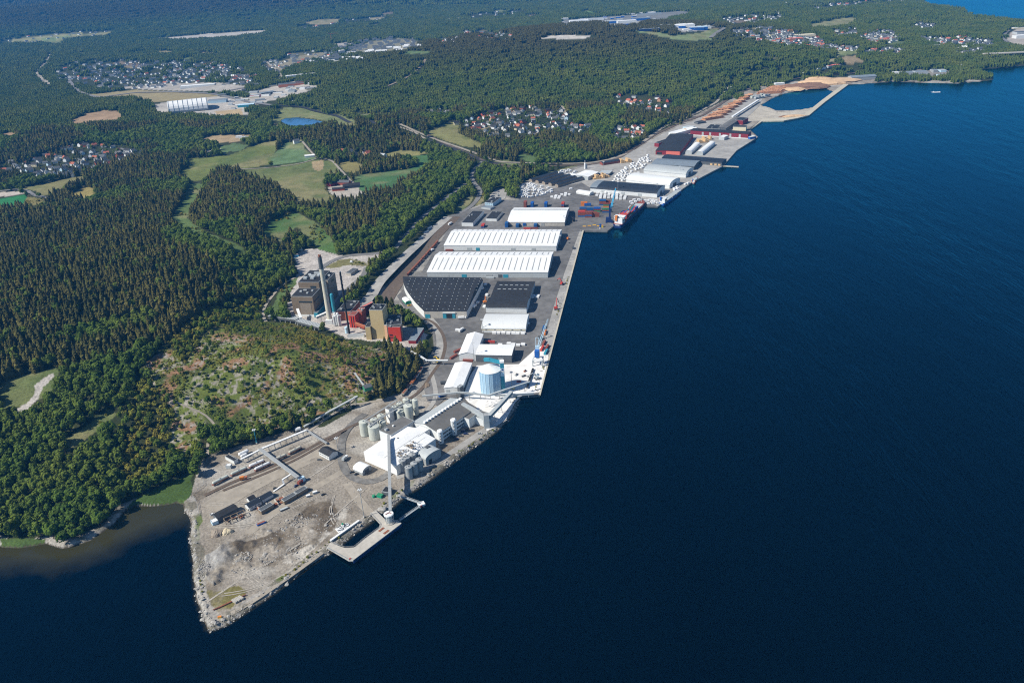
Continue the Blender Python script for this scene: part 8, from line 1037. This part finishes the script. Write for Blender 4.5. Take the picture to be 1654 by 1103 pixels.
# riprap boulders along the shore of the spit
mb = MB(); r_ = random.Random(2); bmv = [(0, 0, 1), (.9, .1, .3), (.2, .95, .35), (-.85, .3, .3), (-.3, -.9, .3), (.6, -.7, .35), (.1, .1, -.6)]; mb.add([tuple(c * r_.uniform(.8, 1.2) for c in v) for v in bmv], [(0, 1, 2), (0, 2, 3), (0, 3, 4), (0, 4, 5), (0, 5, 1), (6, 2, 1), (6, 3, 2), (6, 4, 3), (6, 5, 4), (6, 1, 5)])
cp = smooth(WS(coast_px[17:59], 0), 1.1); cp = np.repeat(cp, 3, 0); nrm = np.gradient(cp[::3], axis=0); nrm = np.repeat(nrm / (np.hypot(*nrm.T)[:, None] + 1e-9), 3, 0); q = cp + np.stack([-nrm[:, 1], nrm[:, 0]], 1) * RNG.uniform(-6.5, 6.5, len(cp))[:, None]; dc = coastd(q[:, 0], q[:, 1]); q = q[(dc > -.6) & (dc < 5.5)]; z = H(q[:, 0], q[:, 1]); n_ = len(q)
b0 = put('boulder', mb, 'rock', None, (q[0, 0], q[0, 1], z[0]), kind='stuff'); s = RNG.gamma(2, .33, n_) + .25
scatter('riprap', np.c_[q, z], RNG.uniform(0, 6, (n_, 3)) * np.array([.1, .1, 1]), np.c_[s, s, s * .7], np.zeros(n_), [b0])
rp_ = []
for px_, n__ in (([(318, 905), (345, 890), (395, 868), (430, 852), (455, 870), (430, 905), (380, 925), (345, 945), (322, 930)], 1500), ([(345, 902), (430, 868), (500, 815), (548, 830), (515, 878), (430, 915)], 900), ([(330, 975), (420, 860), (560, 780), (590, 800), (470, 920), (350, 1000)], 500)):
    w_ = WS(px_, 2.3); a, c = w_.min(0), w_.max(0); g = RNG.uniform(a, c, (n__ * 3, 2)); g = g[inpoly(g[:, 0], g[:, 1], w_)]; g = g[fbm(g[:, 0], g[:, 1], 11, 87, 3) > .5][:n__]; rp_.append(g)
g = np.vstack(rp_); n_ = len(g); s = RNG.gamma(1.6, .24, n_) + .12
scatter('rubble', np.c_[g, np.full(n_, 2.35)], RNG.uniform(0, 6, (n_, 3)) * np.array([.1, .1, 1]), np.c_[s, s, s * .7], np.zeros(n_), [b0])
# ---------------------------------------------------------------- haze
hz = bpy.data.materials.new('air'); hz.use_nodes = True; n = hz.node_tree.nodes; n.remove(n['Principled BSDF'])
pv = n.new('ShaderNodeVolumePrincipled'); pv.inputs['Color'].default_value = (.07, .40, 1.0, 1); pv.inputs['Density'].default_value = 5.3e-5
hz.node_tree.links.new(pv.outputs[0], n['Material Output'].inputs['Volume'])
hb = MB(); hb.box((0, 29000, 255), (124000, 68000, 524)); M['air'] = hz; put('haze', hb, 'air', kind='stuff')
